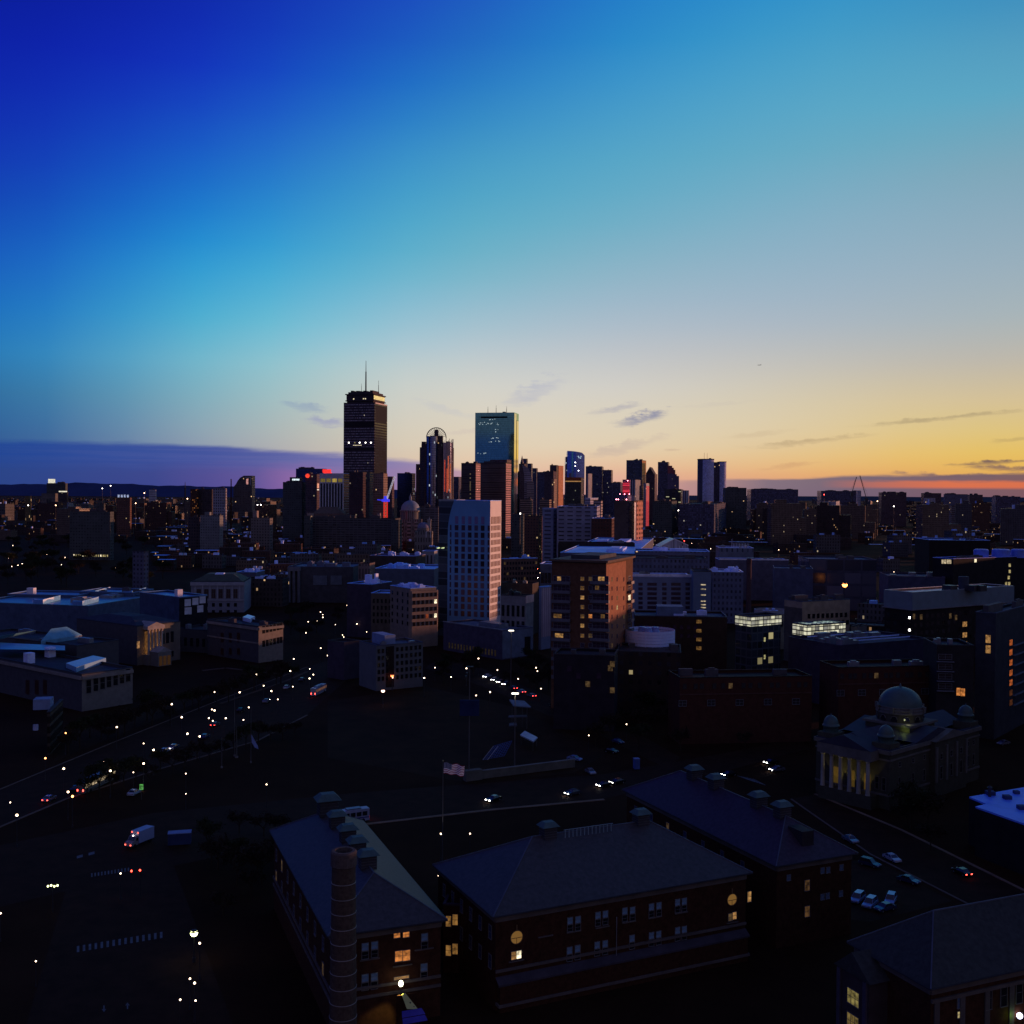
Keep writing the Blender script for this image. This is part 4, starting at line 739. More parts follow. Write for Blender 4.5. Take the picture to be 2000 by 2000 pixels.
q0=atd(451.3,990,2150); t=thing('smokestack','thin dark chimney just left of the staircase-sided tower','chimney',(q0.x,q0.y,0)); zt_=atd(451.3,935.5,2150).z; MB().lathe([(1.5,0),(1.1,zt_),(.8,zt_),(.8,zt_-2)],n=12).build('stack',BRICK,t); MB().lathe([(1.1,zt_-3),(1.3,zt_-2.9),(1.3,zt_-1.4),(1.1,zt_-1.3)],n=12).build('collar',CONC,t)
# tower crane by the tan tower, lattice cranes on the right
q0=atd(753,1015,1450); D=q0.y; t=thing('tower_crane','red-masted crane with blue cab and white raised jib','crane',(q0.x,D,0)); zc=lambda py: atd(753,py,D).z
def lattice(mb,a,b,w,n,th):
    a=Vector(a);b=Vector(b); d=(b-a).normalized(); up=Vector((0,1,0)) if abs(d.y)<.9 else Vector((1,0,0)); x=d.cross(up).normalized(); y=d.cross(x)
    cs=[(x*sx+y*sy)*w/2 for sx,sy in ((1,1),(1,-1),(-1,-1),(-1,1))]
    for c in cs: mb.bar(a+c,b+c,th)
    for k in range(n):
        p=a+(b-a)*(k/n); p2=a+(b-a)*((k+1)/n)
        for i in range(4): mb.bar(p+cs[i],p2+cs[(i+1)%4],th*.7)
    return mb
RD=mat('crane_red_lit',(.55,.02,.015),.5,emis=(1,.03,.02),es=.5,sampling=False); BL=mat('crane_blue_lit',(.02,.02,.4),.5,emis=(.05,.05,1),es=.8,sampling=False)  # emission stands in for coloured light on the crane parts
lattice(MB(),(0,0,0),(0,0,zc(980)),4.2,16,1.0).build('mast',RD,t)
MB().box(-5,5,-2.5,2.5,zc(980),zc(975)).box(-2,1.5,-2,2,zc(975)+.02,zc(969)).build('cab',BL,t)
x2=atd(771,930,D).x-q0.x; lattice(MB(),(1.5,0,zc(975)),(x2,0,zc(930)),1.7,14,.7).build('jib',mat('crane_white_lit',(.85,.85,.85),.5,emis=(.8,.85,1),es=.25,sampling=False),t)  # jib emission imitates light falling on it
MB().bar((-5,0,zc(977)),(-11,0,zc(976)),1.6).build('counterweight',BL,t)
for (xa,ya,xb,yb_,lab) in ((1664,962,1673,931.5,'thin raised crane jib, left one of the crossed pair on the right horizon'),(1692,973,1679.5,929,'thin raised crane jib leaning left, right one of the pair on the horizon')):
    D=2700; q0=atd(xa,ya,D); t=thing('crane',lab,'crane',(q0.x,D,0)); q1=atd(xb,yb_,D)
    MB().box(-3.5,3.5,-3,3,max(q0.z-8,0),q0.z).build('cab',DARKM,t); MB().bar((0,0,0),(0,0,max(q0.z-8,1)),2.6).build('mast',DARKM,t)
    lattice(MB(),(0,0,q0.z),(q1.x-q0.x,0,q1.z),1.3,12,.5).build('jib',DARKM,t)
    MB().bar((q1.x-q0.x,0,q1.z),(-3 if xb>xa else 4,0,q0.z+6),.35).build('stay',DARKM,t)
# the domed church of the skyline and the barrel-roofed hall
q0=atd(799,1048,1480); D=q0.y; s_=D/F; t=thing('domed_church','big grey-blue domed church with pointed lantern, left of the white tower','church',(q0.x,D+16,0)); zc=lambda py: atd(799,py,D).z
R1=20*s_
DOM=mat('dome_lead',(.19,.235,.28),.5,var=.15); CH=fc('f_church_stone',(.19,.18,.165),(.05,.05,.05),3.2,9,.4,.6,0)
prof=[(R1*.93*math.cos(a),zc(996)+(zc(977.5)-zc(996))*math.sin(a)) for a in [math.pi/2*k/9 for k in range(9)]]
MB().lathe(prof+[(R1*.12,zc(977.3)),(R1*.12,zc(973))],n=32).build('dome',DOM,t,True)
MB().lathe([(R1*.13,zc(974)),(R1*.13,zc(970.5)),(R1*.05,zc(968)),(0,zc(963.5))],n=12).build('lantern',DOM,t)
MB().lathe([(R1,zc(1015)),(R1,zc(1000)),(R1*1.07,zc(999.5)),(R1*1.07,zc(997.5)),(R1*.93,zc(996))],n=36).build('drum',fc('f_drum',(.22,.21,.19),(.07,.07,.07),2.6,30,.5,.7,0),t)
MB().box(-R1*1.15,R1*1.2,-R1*.95,R1*1.1,0,zc(1014)).build('nave',CH,t)
for k,u in enumerate((-.95,-.2,.5)): MB().box(R1*u,R1*u+R1*.34,-R1*.95-1,-R1*.95,2,zc(1019)).build('bay',fc('f_baylight',(.30,.27,.23),(.06,.055,.05),400,5,1,.5,0),t)
ALL.append((q0.x,D+16,30,22,22,0))
q0=atd(826,1052,1330); D=q0.y; t=thing('domed_church','small domed stone church with a bell turret below the big dome','church',(q0.x,D+8,0)); R2=7.2
zc=lambda py: atd(826,py,D).z
prof=[(R2*math.cos(a),zc(1031)+(zc(1020)-zc(1031))*math.sin(a)) for a in [math.pi/2*k/7 for k in range(8)]]
MB().lathe(prof,n=24).build('dome',mat('dome_violet',(.2,.19,.26)),t,True); MB().lathe([(R2*1.06,zc(1039)),(R2*1.06,zc(1031.5)),(R2*.98,zc(1031))],n=24).build('drum',CH,t)
MB().box(-R2*1.4,R2*1.5,-R2,R2*1.6,0,zc(1038)).build('nave',CH,t)
MB().box(R2*.7,R2*1.25,-2,2,zc(1038),zc(1016)).prism([(R2*.6,-2.6),(R2*1.35,-2.6),(R2*1.35,2.6),(R2*.6,2.6)],zc(1016),zc(1014.5)).build('bell_turret',STONE,t); MB().bar((R2*.97,0,zc(1014.5)),(R2*.97,0,zc(1009)),2.2,.1).build('turret_spire',DOM,t)
mb=MB()
for k in range(10): 
    a0,a1=math.pi*k/10,math.pi*(k+1)/10; mb.bar((R2*.9+2.6*math.cos(a0),-R2-.4,zc(1041)+2.6*math.sin(a0)),(R2*.9+2.6*math.cos(a1),-R2-.4,zc(1041)+2.6*math.sin(a1)),.9)
mb.bar((R2*.9+2.6,-R2-.4,zc(1050)),(R2*.9+2.6,-R2-.4,zc(1041)),.9).bar((R2*.9-2.6,-R2-.4,zc(1050)),(R2*.9-2.6,-R2-.4,zc(1041)),.9); mb.build('arch',WHITE,t)
ALL.append((q0.x,D+8,18,12,12,0))
q0=atd(640,1012,1520); D=q0.y; t=thing('concert_hall','long hall with a tapered brown roof below the white finned hotel','hall',(q0.x,D,0)); xl=lambda px: atd(px,1000,D).x-q0.x; zc=lambda py: atd(640,py,D).z
mb=MB(); a_=[(xl(611),0),(xl(671),0),(xl(671),34),(xl(611),34)]; c_=[(xl(624),10),(xl(654),10),(xl(654),26),(xl(624),26)]
for i in range(4): j=(i+1)%4; mb.face([(*a_[i],zc(1003)),(*a_[j],zc(1003)),(*c_[j],zc(990)),(*c_[i],zc(990))])
mb.face([(*p,zc(990)) for p in c_]); mb.build('roof',mat('hall_roof',(.13,.105,.085)),t); MB().prism(a_,0,zc(1003),top=False).build('walls',fc('f_hall',(.15,.11,.09),(.05,.04,.04),4,6,.4,.6,0),t)
for (x0_,x1_,yt,lab,cc) in ((600,612.5,1001.5,'pale tan stair tower left of the tapered hall roof',(.34,.26,.21)),(637,646,1010,'small tan cube in front of the tapered hall roof',(.33,.25,.22)),(736.5,744,1002,'pale tan stub tower at the foot of the red crane',(.40,.31,.27))):
    bld('office_building',lab,'office block',x0_,x0_+(x1_-x0_)*.8,x1_,yt,D=1430,yaw=14,mat_=fc('f_stub_%d'%x0_,cc,(.1,.08,.08),3,5,.4,.4,0))
# airliner speck
q0=atd(1483,713,9000); t=thing('airplane','tiny airplane high in the sky, right of the towers','airplane',q0,0)
mb=MB(); mb.bar((-14,0,0),(16,0,0),3.4,2.4,8).build('fuselage',DARKM,t); MB().box(-3,3,-17,17,-.5,.3).build('wing',DARKM,t); MB().box(11,15,-.4,.4,.5,7).build('tail_fin',DARKM,t)
# ------------------------------------------------------------------ middle distance
# white punched-window tower on its low podium
D=600; b=bld('office_tower','tall white tower with dark square punched windows and a peach sunlit side','office tower',887,957.5,979,978.5,D=D,yaw=20,mat_=mat('tower_shade_blue',(.14,.33,.56),.6,var=.08,scale=.15),roof=ROOFB); WT=b  # blue of the shaded front is put into the wall colour
b.root['category']='office tower'
WGL=mat('window_plum',(.05,.028,.05),.2,spec=.5,var=.3)
us=[face_uv(b,'F',x,1090)[0] for x in (891.5,904.5,917.2,929.8,942.4)]
zs=[face_uv(b,'F',917,y)[1] for y in (1031,1045,1058.8,1072.8,1086.8,1100.6,1114.8,1129,1143,1157,1171,1185,1199)]
wm=winmesh(2.1,2.9,WGL); 
WV=[wm,winmesh(2.1,2.9,mat('window_plum_dark',(.025,.015,.028),.12,spec=.6)),winmesh(2.1,2.9,mat('window_plum_blue',(.07,.06,.11),.3)),wm]
_r=random.Random(2)
for z in zs:
    for u in us: place(b,'F',u,z,_r.choice(WV))
wt=winmesh(1.9,4.2,mat('window_violet',(.16,.14,.3),.3)); z0=face_uv(b,'F',917,1016)[1]
for u in us: place(b,'F',u,z0,wt)
un=face_uv(b,'F',954.3,1090)[0]; ul=face_uv(b,'F',880,1090)[0]
for z in zs: place(b,'F',un,z,winmesh(1.2,2.9,WGL)); place(b,'F',ul,z,winmesh(.8,2.9,WGL))
panel(b,'R',-b.d/2+.02,b.d/2,.5,b.h-.05,mat('tower_sunlit_pale',(.72,.68,.64),.6,var=.06),'sunlit_wall',.06)  # paler copy of the wall, sunlight put into its colour
mb=MB()     # the close-set slits of the narrow side: far more than a hundred, one mesh
zsr=[face_uv(b,'R',968,y)[1] for y in (1016,1031,1045,1058.8,1072.8,1086.8,1100.6,1114.8,1129,1143,1157,1171,1185,1199)]
for i,z in enumerate(zsr):
    for u in lin(-b.d/2+.9,b.d/2-.9,7): mb.box(b.w/2-.05,b.w/2+.16,u-b.d*.036,u+b.d*.036,z-(2.0 if i==0 else 1.35),z+(2.0 if i==0 else 1.35))
o=mb.build('window',mat('window_rose',(.17,.09,.08),.3),b.root); o['kind']='stuff'
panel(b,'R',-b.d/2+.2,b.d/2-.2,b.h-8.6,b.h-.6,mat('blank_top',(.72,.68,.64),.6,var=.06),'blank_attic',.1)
cx(b,-b.w*.3,b.w*.2,-b.d*.2,b.d*.2,b.h-.6,b.h+.2,'rooftop_unit',GREYM)
# curved edge to the glass wing, then the glass wing itself
mb=MB(); n=24; zt=b.h
off=lambda z: 3.75*(1-(max(0,z-zt*.76)/(zt*.24))**2)
for i in range(n):
    z0_=zt*i/n; z1_=zt*(i+1)/n; xa,xb_=-b.w/2-off(z0_),-b.w/2-off(z1_); f0=-b.d/2
    mb.face([(xa,f0,z0_),(-b.w/2,f0,z0_),(-b.w/2,f0,z1_),(xb_,f0,z1_)]); mb.face([(xa,f0+1,z0_),(xa,f0,z0_),(xb_,f0,z1_),(xb_,f0+1,z1_)])
mb.build('curved_edge',MATS['tower_shade_blue'],b.root)
gx0,_=face_uv(b,'F',850.5,1090)
MB().prism([(gx0,-b.d/2+4),(-b.w/2-.02,-b.d/2+1.0),(-b.w/2-.02,b.d/2),(gx0,b.d/2)],0,zt-.4,tmi=0).build('glass_wing',fc('f_glasswing',(.075,.10,.11),(.05,.065,.075),200,4.0,1,.86,0,rough=.4,wrough=.22),b.root)
for px in (857.5,866): ppanel(b,'F',px,px+2,1069,1071,glow('glass_green_lit',(.85,1,.5),.8),'lit_window',3.2)
gl=MB(); gl.box(gx0,-b.w/2,-b.d/2+4,b.d/2-2,zt-.38,zt+.6); gl.build('roof_edge',mat('edge_pale',(.3,.33,.33)),b.root)
b=bld('office_building','low dark podium with a slanted roof edge at the foot of the white tower','podium',868,981,1042,1226,yb=1292,yaw=-31,mat_=mat('podium_wall',(.10,.095,.13),.7),roof=mat('podium_roof',(.10,.11,.15),.6),depth=None) if False else None
# podium: long low wing in front
C=at(981,1292,0); D=C.y
b=bld('office_building','low plum-coloured podium with glowing lower arcade, at the foot of the white tower','podium',866,981,1041,1232,D=525,yaw=47,mat_=mat('podium_wall',(.085,.075,.105),.7),roof=mat('podium_roof',(.13,.15,.2),.6)); POD=b
panel(b,'R',-b.d/2+.1,b.d/2-.1,.5,b.h-.3,mat('podium_side',(.15,.18,.23),.7),'side_wall',.1)
for k in range(16): panel(b,'F',-b.w*.40+k*b.w*.052,-b.w*.40+k*b.w*.052+b.w*.02,b.h*.10,b.h*.30,glow('arcade_glow',(.9,.6,.25),.02),'arcade_opening',.1)
panel(b,'F',-b.w/2,b.w/2,b.h+.36,b.h+.7,mat('edge_pale',(.3,.33,.33)),'roof_edge',.3)
u,z=face_uv(b,'R',1030,1250); panel(b,'R',u-2,u+2,1,b.h*.7,DK,'doorway',.15)
cx(b,-b.w*.1,b.w*.25,-b.d*.1,b.d*.2,b.h-.6,b.h+1.5,'rooftop_unit',GREYM)
# helper for blocks with individual windows laid out in pixels
def pxgrid(b,face,x0,x1,nx,y0,y1,ny,w,h,m,name='window',frame=None,lit=None,p=0,seed=1,mull=0):
    me=winmesh(w,h,m,frame,mull=mull); lm=winmesh(w,h,lit,frame,mull=mull) if lit else None
    us=[]; ua,za=face_uv(b,face,x0,y0); ub,zb=face_uv(b,face,x1,y0)
    zc_,zd=face_uv(b,face,x0,y0)[1],face_uv(b,face,x0,y1)[1]
    us=[ua+(ub-ua)*i/max(nx-1,1) for i in range(nx)]; zs=[zc_+(zd-zc_)*i/max(ny-1,1) for i in range(ny)]
    return grid(b,face,us,zs,me,lm,p,name,seed)
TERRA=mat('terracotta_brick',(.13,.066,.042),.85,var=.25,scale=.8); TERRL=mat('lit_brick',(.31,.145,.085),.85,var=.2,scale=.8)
BAL=mat('balcony_rail',(.12,.12,.14),.5)
# brick apartment tower
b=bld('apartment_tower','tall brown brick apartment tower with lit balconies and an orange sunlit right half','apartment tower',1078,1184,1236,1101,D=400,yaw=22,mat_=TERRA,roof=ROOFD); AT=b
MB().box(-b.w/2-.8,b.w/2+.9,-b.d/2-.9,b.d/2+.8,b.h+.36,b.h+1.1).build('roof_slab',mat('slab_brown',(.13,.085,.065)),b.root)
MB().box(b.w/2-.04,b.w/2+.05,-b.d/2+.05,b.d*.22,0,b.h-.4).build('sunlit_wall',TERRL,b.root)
x0_=face_uv(b,'F',1103,1085)[0]; x1_=face_uv(b,'F',1160,1085)[0]; cx(b,x0_,x1_,-b.d*.3,b.d*.3,b.h+1.12,b.h+2.5,'penthouse',mat('penthouse_grey',(.06,.07,.09)))
rr=random.Random(4)
rows=[1130.5,1148.5,1167,1185.5,1203.5,1222,1241.5,1260,1279,1297,1315]
lit=[(0,0),(0,2),(0,3),(0,1),(1,1),(1,3),(2,1),(3,1),(4,0),(4,1),(4,2),(4,3),(5,1),(6,0),(6,1),(6,2),(8,2),(9,1),(10,3)]
rail=MB().box(-3.6,3.6,-1.5,-1.42,-.5,.55).box(-3.6,3.6,-1.5,0,-.62,-.52).box(-3.6,-3.52,-1.42,0,-.5,.5).box(3.52,3.6,-1.42,0,-.5,.5).mesh('balcony',BAL)
for r,y in enumerate(rows):
    for c,(px,w,h) in enumerate(((1097,6.6,2.2),(1137.5,1.9,1.9),(1153.5,2.0,1.9),(1172.5,6.4,2.2))):
        u,z=face_uv(b,'F',px,y); l=(r,c) in lit
        mm=(WARM if (r+c)%3==0 else glow('window_ochre',(1,.5,.14),.11)) if l else WGL
        if r==4 and c==2: mm=WARM2
        if w>4:
            place(b,'F',u,z,winmesh(w,h,WGL,GREYM,mull=3))
            if l: place(b,'F',u+rr.uniform(-1.6,1.2),z+.05,winmesh(rr.choice((1.7,2.6,3.4)),1.7,mm if r<7 else WARMD,GREYM,t=.2,mull=1))
        else: place(b,'F',u,z,winmesh(w*.85,h*.85,(mm if c!=2 or r in (1,4) else WARMD) if (l and r<7) else WGL,GREYM))
        if w>4: place(b,'F',u,z-1.35,rail,'balcony')
    for c,px in enumerate((1195,1205,1218)):
        u,z=face_uv(b,'R',px,y+1); place(b,'R',u,z,winmesh(1.2,1.6,YEL if (r,c) in((3,1),) else (WARMD if (r*3+c)%7==0 else WGL)))
    u,z=face_uv(b,'R',1229,y); place(b,'R',u,z,winmesh(3.4,2.2,WARMH if r==2 else WGL,GREYM,mull=1)); place(b,'R',u,z-1.35,rail,'balcony').scale=(.55,1,1)
    if r%2==0: panel(b,'R',-b.d/2+.3,b.d*.2,z-2.6,z-2.35,mat('string_course',(.24,.11,.07)),'string_course',.12)
# white screened drum on the lower roof
b=bld('apartment_building','dark lower block holding the round white roof screen, right of the brick tower','apartment block',1205,1330,1345,1276,D=395,yaw=8,mat_=fc('f_low_dark',(.045,.03,.025),(.03,.025,.03),3.4,3.4,.4,.45,.012,(1,.8,.4),.3),depth=22)
LB=b; c_=at(1273,1259,b.h); ct=b.Mi@c_; rx=49/F*c_.y
t=thing('roof_screen','round white slatted drum screen standing on a dark low roof','roof screen',(c_.x,c_.y+rx*.6,b.h-.7),0)
mb=MB()
for k in range(5): mb.lathe([(rx,.2+k*1.15),(rx,1.25+k*1.15)],n=40)
for k in range(20): a=2*math.pi*k/20; mb.bar((rx*.985*math.cos(a),rx*.985*math.sin(a),0),(rx*.985*math.cos(a),rx*.985*math.sin(a),5.9),.18)
mb.build('slats',mat('screen_white',(.66,.74,.98),.6,var=.1),t)
for k,(x,y,s_) in enumerate(((-1,-1,2.3),(2.2,1,2.0),(-3,2.2,1.7))):
    MB().lathe([(s_,0),(s_,4.4),(s_*.7,5.6),(s_*.7,6.6),(0,6.7)],x,y,14).build('cooling_tower',mat('tank_blue',(.22,.3,.6),.5),t)
# blue block with strip windows
BLW=mat('wall_blue_grey',(.20,.24,.33),.7,var=.12)
b=bld('office_building','blue-grey block with a bright white roof edge, right behind the brick tower','office block',1236,1352,1356,1128,D=560,yaw=2,mat_=BLW,roof=ROOFW,depth=26)
panel(b,'F',-b.w/2,b.w/2,b.h+.36,b.h+1.6,mat('edge_white',(.8,.8,.85),.4),'roof_edge',.5)
for px,w in ((1251,2.2),(1273.5,4.8),(1297.5,2.2),(1320,4.8),(1343,2.2)):
    for y in (1141,1150,1159.5,1168.5,1177.5,1186.5):
        u,z=face_uv(b,'F',px,y); place(b,'F',u,z,winmesh(w*1.0,1.5,WGL))
b=bld('office_building','blue stair block with a stack of lit slit windows beside the white-edged block','office block',1354,1389,1394,1117,D=548,yaw=5,mat_=mat('wall_blue',(.14,.19,.27),.7,var=.1),depth=20)
for k,y in enumerate((1141,1149.5,1161,1173,1180,1185.5)): ppanel(b,'F',1369,1378.5,y,y+2.2,glow('window_cream',(1,.8,.5),.45 if k else .5),'lit_window',.15)
b=bld('office_building','low dark brown block with a blue penthouse, at the foot of the white-edged blue block','office block',1240,1420,1432,1206,D=470,yaw=5,mat_=mat('wall_brown_low',(.05,.03,.024)),roof=mat('roof_slate_blue',(.08,.09,.13)),depth=22)
u0,_=face_uv(b,'F',1285,1200); u1,_=face_uv(b,'F',1336,1200); cx(b,u0,u1,-b.d*.2,b.d*.25,b.h-.6,b.h+3.6,'penthouse',mat('penthouse_blue',(.12,.17,.26))); roof_units(b,4,ROOFW,1.4,6,smax=.12)
for px,y in ((1365,1214),(1365,1232),(1365,1249),(1365,1266)): u,z_=face_uv(b,'F',px,y); place(b,'F',u,z_,winmesh(2.2,1.5,glow('window_ochre',(1,.5,.14),.11)))
for k in range(9): place(b,'F',-b.w*.44+k*b.w*.075,b.h-4.5,winmesh(1.4,1.6,WGL)); place(b,'F',-b.w*.44+k*b.w*.075,b.h-8.2,winmesh(1.4,1.6,WGL))
# tiers behind it
NV=fc('f_bluish_tier',(.13,.15,.22),(.05,.05,.08),2.6,3.6,.45,.5,.008)
b=bld('office_building','long pale-roofed block just behind the brick tower, red lamp on its right end','office block',1094,1240,1276,1082,D=760,yaw=10,mat_=mat('wall_shadow',(.10,.105,.15)),roof=ROOFB); roof_units(b,4,ROOFW,2.2,9)
b=bld('office_building','bluish tiered block left under the glass gable','office block',1186,1380,1394,1092,D=690,yaw=6,mat_=NV,roof=ROOFD,depth=30)
b=bld('office_building','upper bluish tier under the glass gable','office block',1240,1386,1394,1078,D=740,yaw=6,mat_=NV,roof=ROOFB,depth=30); roof_units(b,4,ROOFW,2.2,3)
# glass gable hall
D=800; p0=atd(1322,1080,D); t=thing('greenhouse','pale glass gable with a curved vault on its right, above the tiered blocks','glass hall',(p0.x,D,0)); xl=lambda px: atd(px,1070,D).x-p0.x; zc=lambda py: atd(1322,py,D).z
GG=fc('f_gable_glass',(.42,.44,.5),(.24,.27,.33),1.6,40,.72,1,0,rough=.5,wrough=.3)
mb=MB(); P=[(xl(1288),zc(1086)),(xl(1344),zc(1086)),(xl(1344),zc(1065)),(xl(1317),zc(1052.5)),(xl(1288),zc(1068.5))]
mb.face([(x,0,z) for x,z in P],[(x,z) for x,z in P]); mb.face([(P[2][0],0,P[2][1]),(P[2][0],26,P[2][1]),(P[3][0],26,P[3][1]),(P[3][0],0,P[3][1])]); mb.face([(P[3][0],0,P[3][1]),(P[3][0],26,P[3][1]),(P[4][0],26,P[4][1]),(P[4][0],0,P[4][1])]); mb.face([(P[1][0],0,P[1][1]),(P[1][0],26,P[1][1]),(P[2][0],26,P[2][1]),(P[2][0],0,P[2][1])])
mb.build('gable',GG,t); MB().box(xl(1286),xl(1362),.3,26,0,zc(1086)).build('base_walls',NV,t)
mb=MB(); R3=(xl(1361)-xl(1330))/2
for k in range(10): a0,a1=math.pi*k/10,math.pi*(k+1)/10; c3=xl(1345.5); mb.face([(c3+R3*math.cos(a0),-2,zc(1084)+R3*.75*math.sin(a0)),(c3+R3*math.cos(a1),-2,zc(1084)+R3*.75*math.sin(a1)),(c3+R3*math.cos(a1),20,zc(1084)+R3*.75*math.sin(a1)),(c3+R3*math.cos(a0),20,zc(1084)+R3*.75*math.sin(a0))])
mb.build('vault',mat('vault_blue',(.3,.4,.62),.4),t)
mb=MB()
for (a_,c_) in ((P[4],P[3]),(P[3],P[2])): mb.bar((a_[0],-.3,a_[1]),(c_[0],-.3,c_[1]),.9)
for px in (1306,1327,1333): mb.bar((xl(px),-.3,zc(1086)),(xl(px),-.3,zc(1066)),.7)
mb.build('frame',WHITE,t); ALL.append((p0.x,D+12,18,14,14,0))
# government-looking block with the big globe lamp
b=bld('office_building','grey ribbed block behind the big glowing globe lamp','office block',1405,1472,1477,1071,D=900,yaw=5,mat_=fc('f_ribbed',(.16,.19,.24),(.05,.06,.09),4.2,30,.3,.8,0),roof=ROOFW,depth=30)
for k in range(12): MB().bar((-b.w*.1+k*b.w*.045,-b.d*.2,b.h-.7),(-b.w*.1+k*b.w*.045,-b.d*.2,b.h+3.6+(3.5 if k==0 else 0)),.35).build('roof_rod',WHITE,b.root)
b=bld('warehouse','long low shed with a pale roof edge, right under the globe-lamp block','shed',1405,1540,1548,1095,D=830,yaw=3,mat_=mat('wall_shadow',(.10,.105,.15)),roof=ROOFW,depth=24); panel(b,'F',-b.w/2,b.w/2,b.h+.36,b.h+1.0,mat('edge_white',(.8,.8,.85),.4),'roof_edge',.4)
b=bld('warehouse','low blue-grey shed left of the tall brick stack','shed',1392,1452,1458,1118,D=680,yaw=6,mat_=NV,roof=ROOFW,depth=26); roof_units(b,5,ROOFW,2.4,5)
b=bld('warehouse','long dark low hall with panel walls, right of the brick stack','hall',1580,1712,1722,1094,D=760,yaw=4,mat_=fc('f_hall_panels',(.06,.065,.095),(.075,.08,.11),12,9,.9,.8,0),roof=mat('roof_navy',(.09,.1,.16)),depth=40)
b=bld('warehouse','low bluish sheds between the brick stack and the orange floodlight','shed',1512,1588,1596,1112,D=700,yaw=12,mat_=mat('wall_shadow2',(.09,.10,.16)),roof=mat('roof_navy',(.09,.1,.16)),depth=30)
b=bld('warehouse','dark low hall with a long sloping violet roof, left of the flat slate block','hall',1735,1846,1860,1128,D=640,yaw=10,mat_=mat('wall_navy',(.06,.065,.11)),roof=mat('roof_violet',(.10,.085,.12)),depth=34)
# brick stack
q0=at(1462,1192,18); t=thing('smokestack','plain dark brick stack among the low roofs, right of the blue block','smokestack',(q0.x,q0.y,0)); zt_=atd(1462,1091,q0.y).z; w=5.2*q0.y/F
MB().lathe([(w*1.05,0),(w*.92,zt_),(w*.7,zt_),(w*.7,zt_-2)],n=18).build('stack',mat('brick_stack',(.085,.055,.06),.9),t)
MB().lathe([(w*.93,zt_-2.6),(w*1.02,zt_-2.4),(w*1.02,zt_-.6),(w*.92,zt_-.4)],n=18).build('collar',mat('brick_stack',(.085,.055,.06),.9),t)
# curved parapet block + cream block + lanterns
q0=at(1505,1190,20); t=thing('office_building','round-ended cream block with a curved parapet, beside the brick stack','office block',(q0.x,q0.y,0)); r=31/F*q0.y
MB().lathe([(r,0),(r,19),(r*.96,19),(r*.96,18)],n=40).build('walls',mat('cream_wall',(.36,.285,.19),.8),t); MB().lathe([(r*.96,18),(0,18)],n=40).build('roof',ROOFD,t)
MB().lathe([(r*1.02,18.2),(r*1.02,20),(r*.98,20)],n=40).build('parapet',mat('parapet_pale',(.42,.41,.42)),t)
for k in range(5): MB().box(-r*.5+k*r*.2,-r*.5+k*r*.2+r*.14,-r*.2,r*.1,18.02,19.6+k%2).build('rooftop_unit',ROOFW,t)
for k in range(2): MB().box(r*.1+k*2.4,r*.1+k*2.4+1.3,-r*1.005,-r*.9,12,14.6).build('window',DK,t)
ALL.append((q0.x,q0.y,r,r,r,0))
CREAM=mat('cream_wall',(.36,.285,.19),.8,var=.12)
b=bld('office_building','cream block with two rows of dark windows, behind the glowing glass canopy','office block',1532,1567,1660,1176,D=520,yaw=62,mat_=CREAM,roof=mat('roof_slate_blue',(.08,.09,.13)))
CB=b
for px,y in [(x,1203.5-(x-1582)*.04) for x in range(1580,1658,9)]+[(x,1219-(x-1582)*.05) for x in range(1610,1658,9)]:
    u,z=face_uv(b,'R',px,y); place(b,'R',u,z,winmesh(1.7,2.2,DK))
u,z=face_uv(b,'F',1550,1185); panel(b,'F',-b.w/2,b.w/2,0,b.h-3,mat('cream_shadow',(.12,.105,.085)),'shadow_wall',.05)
roof_units(b,5,mat('unit_dark',(.09,.085,.09)),2.6,2)
LAN=fc('f_lantern',(.10,.11,.10),(.6,.6,.5),2.2,1.7,.9,.78,1.0,(.95,.92,.62),.75,rough=.5)
def lantern(lab,xl_,xc_,xr_,yt,yb_,D,yaw,bodyfac,toplit):
    b=bld('glass_building',lab,'glass building',xl_,xc_,xr_,yt,D=D,yaw=yaw,mat_=bodyfac,roof=mat('roof_slate_blue',(.08,.09,.13)))
    z=atd(xc_,yb_,D).z
    MB().prism([(-b.w/2-.2,-b.d/2-.2),(b.w/2+.2,-b.d/2-.2),(b.w/2+.2,b.d/2+.2),(-b.w/2-.2,b.d/2+.2)],z,b.h-.2,top=False).build('glowing_glass_band',LAN,b.root)
    fr=MB(); x,y=b.w/2+.3,b.d/2+.3
    for zz_ in (z,(z+b.h)/2,b.h-.2): fr.bar((-x,-y,zz_),(x,-y,zz_),.14).bar((x,-y,zz_),(x,y,zz_),.14)
    n=max(3,int(b.w/3))
    for k in range(n+1): fr.bar((-x+2*x*k/n,-y,z),(-x+2*x*k/n,-y,b.h-.2),.12)
    n=max(3,int(b.d/3))
    for k in range(n+1): fr.bar((x,-y+2*y*k/n,z),(x,-y+2*y*k/n,b.h-.2),.12)
    fr.build('band_frame',DARKM,b.root)
    if toplit:
        mb=MB().face([(-x+.4,-y+.4,b.h),(x-.4,-y+.4,b.h),(x-.4,y-.4,b.h),(-x+.4,y-.4,b.h)]); mb.build('glass_roof',facade('f_lantern_top',(.05,.08,.07),(.4,.5,.45),2.4,2.4,.7,.7,.75,(.7,.95,.75),.55),b.root)
    return b
b=lantern('glass block crowned by a continuous cream-lit glass band','',0,0,0,0,0,0,None,0) if False else lantern('glass block crowned by a continuous cream-lit glass band',1437,1467,1525,1205,1224,430,57,fc('f_glass_dark',(.05,.06,.07),(.03,.04,.05),3,3.2,.85,.8,.03,(1,.85,.4),.4,rough=.5,wrough=.15),False)
